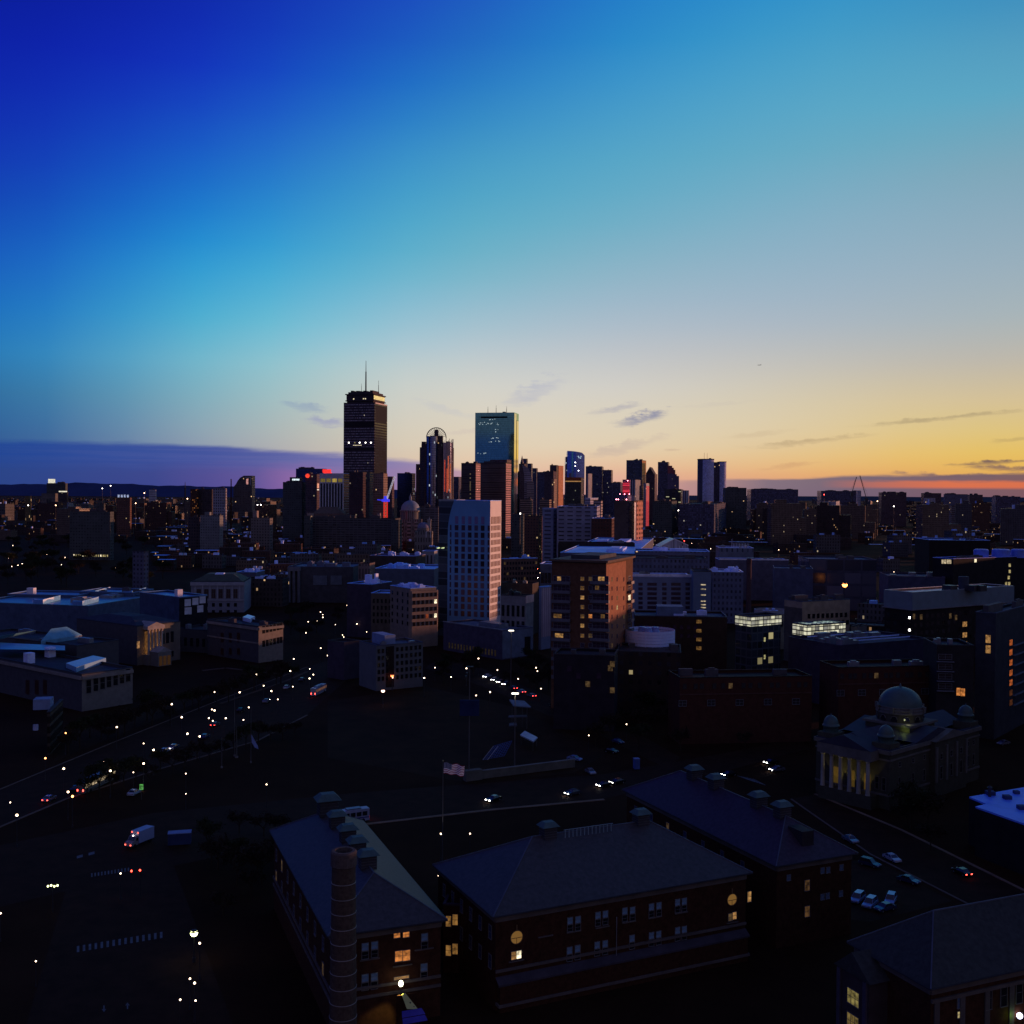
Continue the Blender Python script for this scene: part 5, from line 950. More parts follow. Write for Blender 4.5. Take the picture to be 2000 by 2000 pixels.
for y in (1249,1283): ppanel(b,'R',1492,1494.5,y-4,y+4,glow('window_lime',(1,.9,.4),.45),'lit_window',.2)
b=lantern('low pavilion roofed by a glowing greenish glass canopy, before the cream block',1549,1576,1650,1221,1243,452,62,mat('pavilion_wall',(.05,.05,.055)),True)
b=bld('office_building','long dark low roof with grey pipes, in front of the glowing canopy','office block',1540,1640,1815,1262,D=410,yaw=62,mat_=mat('wall_dark_violet',(.05,.045,.075)),roof=mat('roof_navy2',(.055,.05,.085))); roof_units(b,9,GREYM,2.4,7,smax=.14)
for px in (1620,1633): ppanel(b,'F',px-2.5,px+2.5,1259.5,1264,YEL,'lit_window',.2) if False else None
for (xx_,yy_) in ((-.3,.1),(.1,-.2),(.3,.25)): MB().bar((b.w*xx_,-b.d*.4,b.h+.6),(b.w*xx_,b.d*.4,b.h+.6),.5).build('roof_pipe',ROOFW,b.root)
b=bld('office_building','arched pale shell facade at the right end of the cream block','arch hall',1662,1675,1690,1225,D=470,yaw=40,mat_=mat('arch_wall',(.12,.11,.11)),depth=10)
mb=MB()
for k in range(12):
    a0,a1=math.pi*k/12,math.pi*(k+1)/12; mb.bar((b.w*.45*math.cos(a0),-b.d/2-.3,b.h*.55+b.w*.5*math.sin(a0)),(b.w*.45*math.cos(a1),-b.d/2-.3,b.h*.55+b.w*.5*math.sin(a1)),.5)
mb.build('arch',mat('arch_pale',(.4,.38,.36)),b.root)
# long flat slate block with the pale roof
b=bld('lab_building','long flat slate-clad block with a pale shiny roof, right of the orange floodlight','lab block',1728,1782,1979,1158,D=500,yaw=58,mat_=fc('f_lab_body',(.028,.022,.02),(.03,.028,.03),4,3.8,.5,.5,.0),roof=mat('roof_shiny',(.55,.48,.44),.35,var=.35,scale=.3)); LAB=b
z=atd(1782,1190,500).z; SL=mat('slate_cladding',(.17,.22,.24),.6,var=.12)
MB().prism([(-b.w/2-.3,-b.d/2-.3),(b.w/2+.3,-b.d/2-.3),(b.w/2+.3,b.d/2+.3),(-b.w/2-.3,b.d/2+.3)],z,b.h+.3,top=False).build('cladding',SL,b.root)
MB().box(-b.w/2-.8,b.w/2+.8,-b.d/2-.8,b.d/2+.8,z-.5,z).build('ledge',mat('ledge_grey',(.2,.2,.21)),b.root)
c_=b.Mi@at(1882,1150,b.h); MB().lathe([(2.4,0),(2.4,6.5),(0,6.6)],n=16).build('roof_tank',mat('tank_dark',(.06,.07,.09)),b.root).location=(c_.x,c_.y,b.h-.6)
for px in (1855,1900,1912): 
    c_=b.Mi@at(px,1152,b.h); MB().box(-2.5,2.5,-2.5,2.5,0,2.8).build('rooftop_unit',DARKM,b.root).location=(c_.x,c_.y,b.h-.6)
for (px,y) in ((1767,1200),(1799,1201),(1856,1199),(1867,1202)): 
    u,z_=face_uv(b,'R',max(px,1785),y+4); place(b,'R',u,z_,winmesh(1.6,2.4,WARMD))
for (px,y) in ((1776.5,1206.5),(1776.5,1230.5)):
    u,z_=face_uv(b,'F',px,y); o=place(b,'F',u,z_,winmesh(.9,.9,WHITEL),'wall_lamp')
for (px,y,h_) in ((1884,1219,5),(1884,1240,6.5),(1884,1258,4)):
    u,z_=face_uv(b,'R',px,y); place(b,'R',u,z_,winmesh(3.6,2.6,glow('window_amber2',(1,.5,.16),.32),DARKM,mull=1))
# right edge block with lit window columns and blue tank roof
b=bld('office_building','dark tower block with blue roof tanks and one column of lit windows, right edge','office block',1822,1862,2060,1092,D=640,yaw=60,mat_=mat('wall_black',(.022,.02,.022)),roof=mat('roof_tankblue',(.20,.32,.85),.5,var=.15))
for px,rr_ in ((1916,7),(1955,8.5),(1989,7)):
    c_=at(px,1087,b.h); l=b.Mi@c_; MB().lathe([(rr_*.62,0),(rr_*.62,4.6),(rr_*.5,5.2),(0,5.3)],n=18).build('roof_tank',mat('tank_royal',(.14,.24,.75),.5),b.root).location=(l.x,l.y,b.h-.65)
for (px,y) in ((1905,1095),(1972,1104),(1972,1116),(1970,1128),(1965,1140),(1971,1140)):
    u,z_=face_uv(b,'R',px,y); place(b,'R',u,z_,winmesh(1.8,2.0,YEL if px!=1905 else WARMH))
for k in range(4): u,z_=face_uv(b,'F',1841+k*5,1097); place(b,'F',u,z_,winmesh(1.3,2.4,glow('window_cream',(1,.8,.5),.45)))
b=bld('office_building','dark flat block with a thin pale roof line, behind the tank-roof block','office block',1815,1934,1945,1056,D=900,yaw=4,mat_=mat('wall_black',(.022,.02,.022)),roof=ROOFB,depth=40)
# right edge apartment house with orange windows
b=bld('apartment_building','bluish apartment tower with a column of orange lit windows at the right edge','apartment block',1906,1945,2040,1199,D=360,yaw=40,mat_=mat('wall_slate_blue',(.05,.055,.065),.75),roof=mat('roof_slate_blue',(.08,.09,.13))); RA=b
for k,y in enumerate((1255,1274,1294,1314,1333,1353,1372)):
    u,z_=face_uv(b,'R',1974,y); place(b,'R',u,z_,winmesh(3.6,2.2,glow('window_red_orange',(1,.22,.05),.42) if k<5 else glow('window_red_dim',(1,.3,.1),.07),DARKM,mull=2)); 
    panel(b,'R',u+2.4,b.d/2-.2,z_-1.5,z_-1.2,mat('balcony_blue',(.15,.18,.22)),'balcony_edge',.8)
for k,y in enumerate((1248,1268)): u,z_=face_uv(b,'F',1930,y); place(b,'F',u,z_,winmesh(1.5,2.6,glow('window_amber2',(1,.5,.16),.32)))
roof_units(b,3,mat('unit_dark',(.09,.085,.09)),2.4,2)
b=bld('apartment_building','dark balconied block with two orange windows, right behind the domed temple','apartment block',1830,1902,1912,1262,D=345,yaw=6,mat_=mat('wall_charcoal',(.035,.03,.03)),depth=16)
for k,(px,y) in enumerate(((1872,1351),(1880.5,1352))): u,z_=face_uv(b,'F',px,y); place(b,'F',u,z_,winmesh(1.2,2.4,WARM2))
for k in range(4): 
    u,z_=face_uv(b,'F',1846,1283+k*19); place(b,'F',u,z_,winmesh(4.2,1.8,mat('window_grey',(.04,.035,.035),.25),GREYM,mull=1)); panel(b,'F',u-2.6,u+2.6,z_-1.6,z_-1.4,mat('balcony_grey',(.2,.2,.22)),'balcony_edge',.9)
# long dark brick rows behind the temple
for lab,xl_,xc_,xr_,yt,D,yaw in (('long dark red brick row behind the left of the domed temple, below the drum screen',1322,1586,1604,1325,350,-7),('long dark red brick row with pale attic windows, right behind the temple dome',1632,1830,1842,1305,350,-9)):
    b=bld('apartment_building',lab,'apartment row',xl_,xl_+6,xc_,yt,D=D,yaw=yaw,mat_=mat('red_brick_row',(.075,.03,.022),.9,var=.2,scale=.6),roof=mat('roof_dark_red',(.04,.025,.022)),depth=14)
    n=14
    for k in range(n):
        u=-b.w/2+b.w*(k+.5+.2*math.sin(k*2.3))/n; place(b,'F',u,b.h-2.6,winmesh(1.3,1.7,WARMD if k==5 else mat('window_grey',(.04,.035,.035),.25)))
    panel(b,'F',-b.w/2,b.w/2,b.h-5.4,b.h-5.0,mat('string_brown',(.10,.05,.04)),'string_course',.2)
    for k in range(0,n,3):
        u=-b.w/2+b.w*(k+.3)/n; place(b,'F',u,b.h-8,winmesh(2.6,2.0,mat('window_grey',(.04,.035,.035),.25),GREYM,mull=1))
# dark blocks low under the brick tower
b=bld('apartment_building','dark block with scattered dim windows in front of the brick tower','apartment block',1082,1200,1215,1282,D=368,yaw=10,mat_=mat('wall_ink',(.03,.024,.032)),depth=15,roof=ROOFD)
for px,y,m_ in ((1112,1306,WGL),(1192,1305,WARMD),(1226,1297,WARMD),(1148,1336,WARMD),(1258,1348,WARMD),(1170,1320,WGL),(1130,1320,WGL)):
    u,z_=face_uv(b,'F',min(px,1196),y); place(b,'F',u,z_,winmesh(1.6,1.9,m_))
# pale slit-window block right of the white tower, and neighbours
b=bld('office_building','grey block with tall dark slit windows and a pink corner, by the white tower','office block',978,1027,1042,1165,D=545,yaw=24,mat_=mat('grey_stone',(.22,.215,.21),.8),roof=ROOFD)
for k in range(5): 
    u=-b.w*.40+k*b.w*.2; place(b,'F',u,b.h-7.5,winmesh(1.5,5.5,DK)); place(b,'F',u,b.h-15.5,winmesh(1.5,6,DK))
panel(b,'R',-b.d/2,b.d/2,b.h-3.4,b.h+.3,mat('pink_attic',(.62,.42,.36)),'attic_band',.25); roof_units(b,3,DARKM,2.4,3)
b=bld('office_building','dark flat-roofed block behind the slit-window block, with a raised roof frame','office block',978,1040,1052,1141,D=620,yaw=20,mat_=mat('wall_brown_dark',(.06,.05,.045)),roof=ROOFD)
b=bld('office_building','pale ribbed block with a bright blue roof plane beside the brick tower','office block',1053,1058,1076,1147,D=560,yaw=40,mat_=mat('wall_blue_grey',(.20,.24,.33)),roof=mat('roof_bright_blue',(.16,.4,.95),.5))
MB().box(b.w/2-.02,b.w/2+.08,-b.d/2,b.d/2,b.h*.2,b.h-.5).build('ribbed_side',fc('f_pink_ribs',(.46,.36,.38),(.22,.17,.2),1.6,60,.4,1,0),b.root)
# avenue buildings
b=bld('apartment_building','brown terrace facing the light-filled avenue, bright blue on its roof','apartment block',979,983,1050,1092,D=760,yaw=64,mat_=mat('terrace_brown',(.14,.085,.065),.85),roof=ROOFB); roof_units(b,4,ROOFB,2.6,6)
for i in range(4):
    for k in range(12): u=-b.d/2+b.d*(k+.5)/12; place(b,'R',u,b.h-3-i*3.6,winmesh(1.2,1.8,WARMD if (k+i*5)%11==0 else DK))
b=bld('apartment_building','grey-blue block at the near end of the avenue, left of the brick tower','apartment block',1055,1078,1084,1102,D=640,yaw=10,mat_=mat('wall_blue_deep',(.09,.11,.16)),roof=ROOFW,depth=20)
for k in range(3): place(b,'F',-b.w*.3+k*b.w*.3,b.h-8,winmesh(1.8,6,DK))
b=bld('office_building','dark long block crossing behind the brick tower, thin pale roof line','office block',1090,1240,1246,1062,D=880,yaw=3,mat_=mat('wall_dark_brown',(.045,.035,.03)),roof=ROOFD,depth=24)
# left: the avenue row of bay-fronted apartments
b=bld('apartment_building','warm stone apartment row with bay windows and flat blue-white roofs, left of the white tower','apartment row',762,802,852,1150,D=565,yaw=55,mat_=mat('bay_stone',(.235,.19,.15),.85,var=.2,scale=.5),roof=ROOFB); BAYR=b
for k in range(6):
    u=-b.d/2+b.d*(k+.5)/6
    MB().prism([(b.w/2-.05,u-2.4),(b.w/2+1.5,u-1.3),(b.w/2+1.5,u+1.3),(b.w/2-.05,u+2.4)],0,b.h-1.2).build('bay',mat('bay_stone2',(.26,.205,.16),.85,var=.2),b.root)
    for i in range(5):
        z_=b.h-3.4-i*3.7; o=place(b,'R',u,z_,winmesh(1.5,2.1,WARMH if (k,i) in((5,1),(5,3)) else (glow('window_dull_red',(1,.18,.05),.2) if (k,i)==(3,3) else DK))); o.location.x+=1.55
for k in range(4):
    for i in range(5): place(b,'F',-b.w*.38+k*b.w*.25,b.h-3.4-i*3.7,winmesh(1.3,2.0,DK))
roof_units(b,6,ROOFW,2.6,8)
b=bld('apartment_building','dark apartment block with bright blue roof and white roof boxes, left of the bay row','apartment block',678,726,765,1142,D=600,yaw=24,mat_=mat('wall_plum',(.06,.05,.075)),roof=mat('roof_vivid',(.24,.5,1.0),.5,var=.2)); 
for px in (722,760,790): pass
rr=random.Random(8)
for (u,v,w_,h_) in ((-.2,.0,3,4.4),(.1,.1,1,5),(.25,-.2,3.5,2.4),(-.35,.25,5,1.2)): cx(b,b.w*u,b.w*u+w_,b.d*v,b.d*v+3,b.h-.6,b.h+h_,'stair_head',mat('white_box',(.66,.76,1.0)))
for k in range(7): place(b,'R',-b.d*.42+k*b.d*.14,b.h-4.2,winmesh(1.1,1.9,mat('window_brown',(.05,.035,.03),.3)))
b=bld('apartment_building','tan stone block with narrow windows, between the plum block and bay row','apartment block',725,790,806,1160,D=582,yaw=8,mat_=mat('tan_dark',(.12,.10,.08),.85),roof=ROOFB,depth=18)
for i in range(4):
    for k in range(8): place(b,'F',-b.w*.42+k*b.w*.12,b.h-4-i*3.6,winmesh(1.0,2.1,DK))
b=bld('apartment_building','blue-roofed range with many skylights behind the bay-window row','apartment block',733,848,856,1112,D=700,yaw=6,mat_=mat('wall_blue_deep',(.09,.11,.16)),roof=ROOFB,depth=40); roof_units(b,12,ROOFB,2.6,12,smax=.16)
b=bld('apartment_building','dark block with white-patched flat roof, behind the red lamp corner','apartment block',722,812,826,1087,D=840,yaw=10,mat_=mat('wall_brown_dark',(.06,.05,.045)),roof=mat('roof_plum',(.2,.22,.42)),depth=30); roof_units(b,6,ROOFW,2.6,4,smax=.15)
b=bld('apartment_building','pale arched block peeping out left of the white tower glass','apartment block',824,848,852,1077,D=900,yaw=8,mat_=fc('f_arched',(.26,.26,.27),(.08,.08,.09),3.2,10,.45,.7,0),roof=ROOFB,depth=16)
b=bld('office_building','small brown block with ribbed front above the red lamp corner','office block',700,722,726,1101,D=770,yaw=8,mat_=fc('f_brown_ribs',(.22,.16,.14),(.07,.05,.05),2.2,9,.4,.8,0),roof=ROOFD,depth=14)
# columned library with blank panels
b=bld('library','wide dull blue-roofed library with columns and blank pale panels','library',563,690,700,1108,D=790,yaw=2,mat_=mat('library_wall',(.075,.075,.085),.8),roof=mat('roof_dull_blue',(.10,.115,.18),.6),depth=44)
for px0,px1,y0,y1 in ((612,639,1124,1143),(646,668,1124,1142)): ppanel(b,'F',px0,px1,y0,y1,mat('blank_panel',(.13,.155,.185)),'blank_panel',.5)
for px in (566,575,584.5): 
    u,_=face_uv(b,'F',px,1130); MB().lathe([(1.2,0),(1.0,b.h-3)],u,-b.d/2-1.6,12).build('column',mat('column_grey',(.15,.155,.17)),b.root)
panel(b,'F',-b.w/2,-b.w*.5+b.w*.2,b.h-3,b.h-.2,mat('column_grey',(.15,.155,.17)),'entablature',2.6)
roof_units(b,5,mat('unit_slate',(.14,.16,.22)),2.8,3,smax=.2)
# pilastered stone hall
b=bld('institute_building','pale bluish stone hall with tall pilastered windows and a green hip roof','institute',350,373,477,1137,D=740,yaw=-58,mat_=mat('stone_blue',(.24,.25,.29),.8,var=.12,scale=.5),roof=ROOFD) if False else bld('institute_building','pale bluish stone hall with tall pilastered windows and a green hip roof','institute',350,373,477,1137,D=720,yaw=-6,mat_=mat('stone_blue',(.24,.25,.29),.8,var=.12,scale=.5),roof=ROOFD,depth=34); FI=b
rf=MB(); x,y=b.w/2-1,b.d/2-1; z0=b.h+.4; z1=b.h+4.6
E=[(-x,-y),(x,-y),(x,y),(-x,y)]; I=[(-x*.55,-y*.45),(x*.55,-y*.45),(x*.55,y*.45),(-x*.55,y*.45)]
for i in range(4): j=(i+1)%4; rf.face([(*E[i],z0),(*E[j],z0),(*I[j],z1),(*I[i],z1)])
rf.face([(*p,z1) for p in I]); rf.build('hip_roof',mat('roof_green',(.075,.085,.06),.7,var=.2),b.root)
MB().box(-x*.2,x*.15,-y*.5,-y*.1,z1-.8,z1+.5).build('skylight',ROOFW,b.root)
panel(b,'F',-b.w/2-.3,b.w/2+.3,b.h-2.2,b.h,mat('stone_light',(.33,.34,.37)),'cornice',.8)
us=[face_uv(b,'F',px,1160)[0] for px in (388.5,403,417,431,446,460)]
for u in us: place(b,'F',u,b.h-7.6,winmesh(2.8,6.2,mat('window_warm_dark',(.06,.035,.03),.3),GREYM,mull=1)); place(b,'F',u,b.h-15,winmesh(1.9,2.4,DK)); place(b,'F',u,b.h-19.5,winmesh(1.9,2.2,DK))
for k in range(7):
    u=(us[0]-(us[1]-us[0])/2)+(us[1]-us[0])*k; panel(b,'F',u-.45,u+.45,b.h-11.2,b.h-2.3,mat('stone_light',(.33,.34,.37)),'pilaster',.4)
panel(b,'F',-b.w/2,b.w/2,b.h-12.3,b.h-11.4,mat('stone_light',(.33,.34,.37)),'string_course',.45)
b=bld('row_house','dark row of old houses with white roof boxes right of the green-roofed hall','house row',477,552,557,1132,D=760,yaw=4,mat_=fc('f_rowdark',(.07,.055,.05),(.03,.025,.025),2.6,3.4,.45,.55,.02),roof=ROOFD,depth=16); roof_units(b,6,ROOFW,2.2,9,smax=.12)
b=bld('apartment_building','low block with white-blue roof sheds peeping above the hall roof','apartment block',462,500,505,1118,D=830,yaw=6,mat_=mat('wall_shadow',(.10,.105,.15)),roof=ROOFB,depth=20); roof_units(b,6,mat('white_box',(.66,.76,1.0)),2.4,5,smax=.2)
# centre-left apartment block
b=bld('apartment_building','grey apartment block with a blue roof box, alone beside the dark park','apartment block',702,735,826,1262,D=440,yaw=57,mat_=mat('grey_render',(.125,.14,.15),.85,var=.12),roof=mat('roof_slate_blue',(.08,.09,.13))); GA=b
for i in range(5):
    for k,px in enumerate((740,748,756,776,785,794,803,812,820)):
        u,z_=face_uv(b,'R',px,1272+i*13.5-(px-740)*.1); place(b,'R',u,z_,winmesh(1.1,1.7,DK))
u0,_=face_uv(b,'R',760,1300); panel(b,'R',u0-1.5,u0+2.2,1,b.h-.5,mat('recess_dark',(.03,.02,.018)),'recess',.05)
cx(b,-b.w*.45,b.w*.3,-b.d*.25,-b.d*.02,b.h-.6,b.h+3.6,'roof_box',mat('box_blue',(.20,.27,.42)))
b=bld('apartment_building','dark plum wing behind the grey apartment block','apartment block',640,672,704,1256,D=465,yaw=40,mat_=mat('wall_plum',(.06,.05,.075)),roof=ROOFD)
# ------------------------------------------------------------------ the museum
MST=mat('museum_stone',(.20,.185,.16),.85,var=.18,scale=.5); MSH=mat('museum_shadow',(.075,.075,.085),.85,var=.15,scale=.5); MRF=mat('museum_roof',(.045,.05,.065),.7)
GLR=mat('glass_roof_blue',(.22,.42,.62),.3,var=.12)
def cornice(b,z,m,t=.7,hh=1.2):
    for f_ in 'FRL':
        w=(b.w if f_=='F' else b.d)/2; panel(b,f_,-w,w,z-hh,z,m,'cornice',t)
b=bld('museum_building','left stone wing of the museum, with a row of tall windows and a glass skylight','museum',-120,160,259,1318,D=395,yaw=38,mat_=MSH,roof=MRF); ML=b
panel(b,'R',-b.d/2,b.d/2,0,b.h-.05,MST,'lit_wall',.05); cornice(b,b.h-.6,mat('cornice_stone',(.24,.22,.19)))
for px in (173,187,200,212.5,225.5,238,250):
    u,z_=face_uv(b,'R',px,1341-(px-173)*.29); place(b,'R',u,z_,winmesh(2.3,5.2,DK,mat('frame_stone',(.16,.15,.13)),fr=.25))
for px in (54,72,88): u,z_=face_uv(b,'F',px,1342); place(b,'F',u,z_,winmesh(2.6,5.4,mat('window_maroon',(.05,.018,.014),.3)))
c0,c1=b.Mi@at(133,1296,b.h+2),b.Mi@at(205,1284,b.h+2)
def quadroof(b,pts,z,m,name='skylight',h=1.2):
    P=[b.Mi@at(px,py,z) for px,py in pts]; mb=MB(); mb.prism([(p.x,p.y) for p in P],b.h-.65,z) if True else None
    return mb.build(name,m,b.root)
quadroof(b,[(129,1295),(149,1303),(207,1285),(182,1280)],b.h+1.2,GLR)
for (px,y) in ((57,1292),(98,1280),(150,1256)): 
    c_=b.Mi@at(px,y,b.h); cx(b,c_.x-1.6,c_.x+1.6,c_.y-1.5,c_.y+1.5,b.h-.6,b.h+3.4,'rooftop_unit',mat('white_box',(.66,.76,1.0)) if px!=150 else GREYM)
b=bld('museum_building','museum range with two sloped teal glass roofs at the left edge','museum',-60,150,232,1262,D=450,yaw=30,mat_=MSH,roof=MRF); 
mb=MB()
P=[b.Mi@at(px,py,b.h+zz_) for px,py,zz_ in ((80,1252,1),(100,1228,5),(130,1224,5),(160,1240,1))]
mb.face([tuple(p) for p in P]); mb.face([(P[0].x,P[0].y,b.h-.6),(P[0].x,P[0].y,P[0].z),(P[3].x,P[3].y,P[3].z),(P[3].x,P[3].y,b.h-.6)]); mb.build('glass_roof',mat('glass_roof_teal',(.13,.33,.46),.3),b.root)
P=[b.Mi@at(px,py,b.h+zz_) for px,py,zz_ in ((0,1268,.2),(127,1270,.2),(127,1261,.2),(0,1255,.2))]; MB().face([tuple(p) for p in P]).build('glass_roof',mat('glass_roof_teal',(.13,.33,.46),.3),b.root)
P=[b.Mi@at(px,py,b.h+zz_) for px,py,zz_ in ((-10,1251,1),(50,1238,1),(72,1231,3),(-10,1243,3))]; MB().face([tuple(p) for p in P]).build('glass_roof',mat('glass_roof_teal',(.13,.33,.46),.3),b.root)
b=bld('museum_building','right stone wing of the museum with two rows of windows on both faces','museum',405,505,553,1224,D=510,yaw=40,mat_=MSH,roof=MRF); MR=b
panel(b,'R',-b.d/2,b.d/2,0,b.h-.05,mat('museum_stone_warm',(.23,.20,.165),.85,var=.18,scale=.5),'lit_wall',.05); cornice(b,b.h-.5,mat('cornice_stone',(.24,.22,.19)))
for px in (515,522,529,536,543,549):
    for y0,h_ in ((1230,3.4),(1257,2.9)): u,z_=face_uv(b,'R',px,y0-(px-515)*.22); place(b,'R',u,z_,winmesh(1.6,h_,DK))
for px in (434,450,466):
    for y0,h_ in ((1245,4.6),(1272,3)): u,z_=face_uv(b,'F',px,y0); place(b,'F',u,z_,winmesh(2.2,h_,mat('window_maroon',(.05,.018,.014),.3)))
quadroof(b,[(474,1205),(488,1208.5),(498,1204),(484,1200)],b.h+1.2,mat('skylight_bright',(.6,.72,.95),.3))
panel(b,'F',-b.w/2,b.w/2,b.h*.52,b.h*.56,mat('cornice_stone',(.24,.22,.19)),'string_course',.25)
# central block with portico
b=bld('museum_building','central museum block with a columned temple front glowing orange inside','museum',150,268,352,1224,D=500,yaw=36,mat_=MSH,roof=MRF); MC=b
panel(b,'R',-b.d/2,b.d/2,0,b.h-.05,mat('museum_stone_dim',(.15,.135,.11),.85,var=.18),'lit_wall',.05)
ua,_=face_uv(b,'R',279,1240); ub,_=face_uv(b,'R',311,1240); pw=ub-ua; zt=atd(295,1218,b.y).z; zb_=face_uv(b,'R',295,1276)[1]
pc=b.w/2+3.2
MB().box(b.w/2+.06,pc+.8,ua,ub,0,zb_).build('podium',MST,b.root)
for k in range(5):
    u=ua+.9+(pw-1.8)*k/4; MB().lathe([(.62,zb_),(.55,zb_+.6),(.5,b.h-2.2),(.7,b.h-1.9),(.7,b.h-1.5)],pc,u,12).build('column',mat('column_stone',(.42,.36,.29)),b.root)
MB().box(b.w/2+.06,pc+.8,ua-.2,ub+.2,b.h-1.49,b.h).build('entablature',mat('column_stone2',(.3,.28,.26)),b.root)
mb=MB(); mb.face([(pc+.8,ua-.3,b.h+.01),(pc+.8,ub+.3,b.h+.01),(pc+.8,(ua+ub)/2,b.h+pw*.2)]); mb.face([(pc+.8,ua-.3,b.h+.01),(pc+.8,(ua+ub)/2,b.h+pw*.2),(b.w/2-6,(ua+ub)/2,b.h+pw*.2),(b.w/2-6,ua-.3,b.h+.01)]); mb.face([(pc+.8,ub+.3,b.h+.01),(b.w/2-6,ub+.3,b.h+.01),(b.w/2-6,(ua+ub)/2,b.h+pw*.2),(pc+.8,(ua+ub)/2,b.h+pw*.2)]); mb.build('pediment',mat('column_stone2',(.3,.28,.26)),b.root)
for k in range(4):
    u=ua+.9+(pw-1.8)*(k+.5)/4; panel(b,'R',u-.9,u+.9,zb_+.6,b.h-2.6,glow('portal_amber',(1,.42,.12),.10 if k!=1 else .2),'portal_window',.12)
for px,m_ in ((262,WARMD),(268,glow('portal_amber2',(1,.5,.2),.3))): u,z_=face_uv(b,'R',270,1255); place(b,'R',u-(268-px)*.3,z_-1,winmesh(1.4,3.2,m_)) if px==268 else None
for px in (318,327,336): u,z_=face_uv(b,'R',px,1248-(px-318)*.25); place(b,'R',u,z_,winmesh(1.7,5,DK)); place(b,'R',u,z_-8,winmesh(1.7,2.6,DK))
mb=MB(); e0=pc+7; mb.box(b.w/2+4.1,e0,ua+pw*.1,ub-pw*.1,0,6.4); mb.build('entrance_block',MST,b.root)
mb=MB(); mb.face([(e0+.2,ua+pw*.08,6.41),(e0+.2,ub-pw*.08,6.41),(e0+.2,(ua+ub)/2,8.6)]); mb.face([(e0+.2,ua+pw*.08,6.41),(e0+.2,(ua+ub)/2,8.6),(b.w/2+4,(ua+ub)/2,8.6),(b.w/2+4,ua+pw*.08,6.41)]); mb.face([(e0+.2,ub-pw*.08,6.41),(b.w/2+4,ub-pw*.08,6.41),(b.w/2+4,(ua+ub)/2,8.6),(e0+.2,(ua+ub)/2,8.6)]); mb.build('entrance_pediment',mat('column_stone2',(.3,.28,.26)),b.root)
for k in range(3): u=ua+pw*(.25+.25*k); MB().box(e0,e0+.15,u-.8,u+.8,.3,4.6).build('doorway',mat('door_glow',(.03,.02,.015),emis=(1,.45,.15),es=.03,sampling=False),b.root)
ld=bpy.data.lights.new('portico_light','POINT'); ld.energy=420; ld.color=(1,.45,.15); ld.shadow_soft_size=.4
lo=obj('portico_light',ld,b.root,(b.w/2+1.7,(ua+ub)/2,zb_+2))
mb=MB(); x,y=b.w/2,b.d/2; E=[(-x,-y),(x,-y),(x,y),(-x,y)]; I=[(-x*.4,-y*.4),(x*.4,-y*.4),(x*.4,y*.4),(-x*.4,y*.4)]
for i in range(4): j=(i+1)%4; mb.face([(*E[i],b.h+.4),(*E[j],b.h+.4),(*I[j],b.h+3),(*I[i],b.h+3)])
mb.face([(*p,b.h+3) for p in I]); mb.build('hip_roof',MRF,b.root)
b=bld('museum_building','low dark link between the temple front and the right museum wing','museum',345,404,420,1232,D=540,yaw=20,mat_=MSH,roof=MRF,depth=20)
for k in range(5): place(b,'F',-b.w*.4+k*b.w*.2,b.h-6,winmesh(1.6,4,DK))
# new glass wing with blue roofs
NB=mat('wing_roof_blue',(.12,.26,.50),.4,var=.25,scale=.08); NW=mat('wing_wall',(.07,.10,.17),.6)
b=bld('museum_building','modern museum wing with a wide teal-blue roof and white clerestory strips','museum',-60,172,300,1184,D=590,yaw=14,mat_=NW,roof=mat('wing_roof_teal',(.10,.28,.42),.35,var=.25,scale=.08)); NG=b
for (x0_,y0,x1_,y1,hh) in ((84,1178,116,1170,1.9),(161,1181,191,1173,1.9),(186,1160,214,1153,1.9),(258,1161,284,1154,1.9)):
    a_,c_=at(x0_,y0,b.h),at(x1_,y1,b.h); la,lc=b.Mi@a_,b.Mi@c_
    MB().prism([(la.x,la.y),(lc.x,lc.y),(lc.x-1.5,lc.y+3),(la.x-1.5,la.y+3)],b.h-.6,b.h+hh).build('clerestory',mat('clerestory_white',(.8,.8,.76),.5,emis=(1,.98,.9),es=.12,sampling=False),b.root)
    MB().prism([(la.x-7,la.y+1),(la.x-.3,la.y+.6),(la.x-1.6,la.y+3.1),(la.x-8,la.y+4)],b.h-.6,b.h+hh*.9).build('roof_step',NB,b.root)
b=bld('museum_building','higher blue roof block of the modern museum wing, behind its white strips','museum',15,150,160,1163,D=640,yaw=6,mat_=NW,roof=NB,depth=24); c_=b.Mi@at(62,1160,b.h); cx(b,c_.x-2,c_.x+2,c_.y-2,c_.y+1.5,b.h-.6,b.h+3.6,'rooftop_unit',WHITE)
b=bld('museum_building','low blue flat-roofed block at the right of the modern wing roof','museum',155,260,300,1158,D=650,yaw=10,mat_=NW,roof=NB)
b=bld('museum_building','dark cube of the modern wing with white square panels on its right side','museum',273,350,405,1167,D=560,yaw=42,mat_=mat('cube_wall',(.06,.085,.15),.6),roof=NB); c_=b.Mi@at(349,1163,b.h)
cx(b,c_.x-1.5,c_.x+1.5,c_.y-1.5,c_.y+1.5,b.h-.6,b.h+3.2,'rooftop_unit',WHITE)
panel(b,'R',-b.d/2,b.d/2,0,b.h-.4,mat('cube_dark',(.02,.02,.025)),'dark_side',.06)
for (px,y) in ((366.5,1177),(381.5,1174.5),(395.5,1171.5),(366.5,1193),(372,1193),(391,1189)): u,z_=face_uv(b,'R',px,y); place(b,'R',u,z_,winmesh(3.6 if px!=372 else 1.2,3.6,mat('panel_white',(.62,.64,.66),.6)),'white_panel')
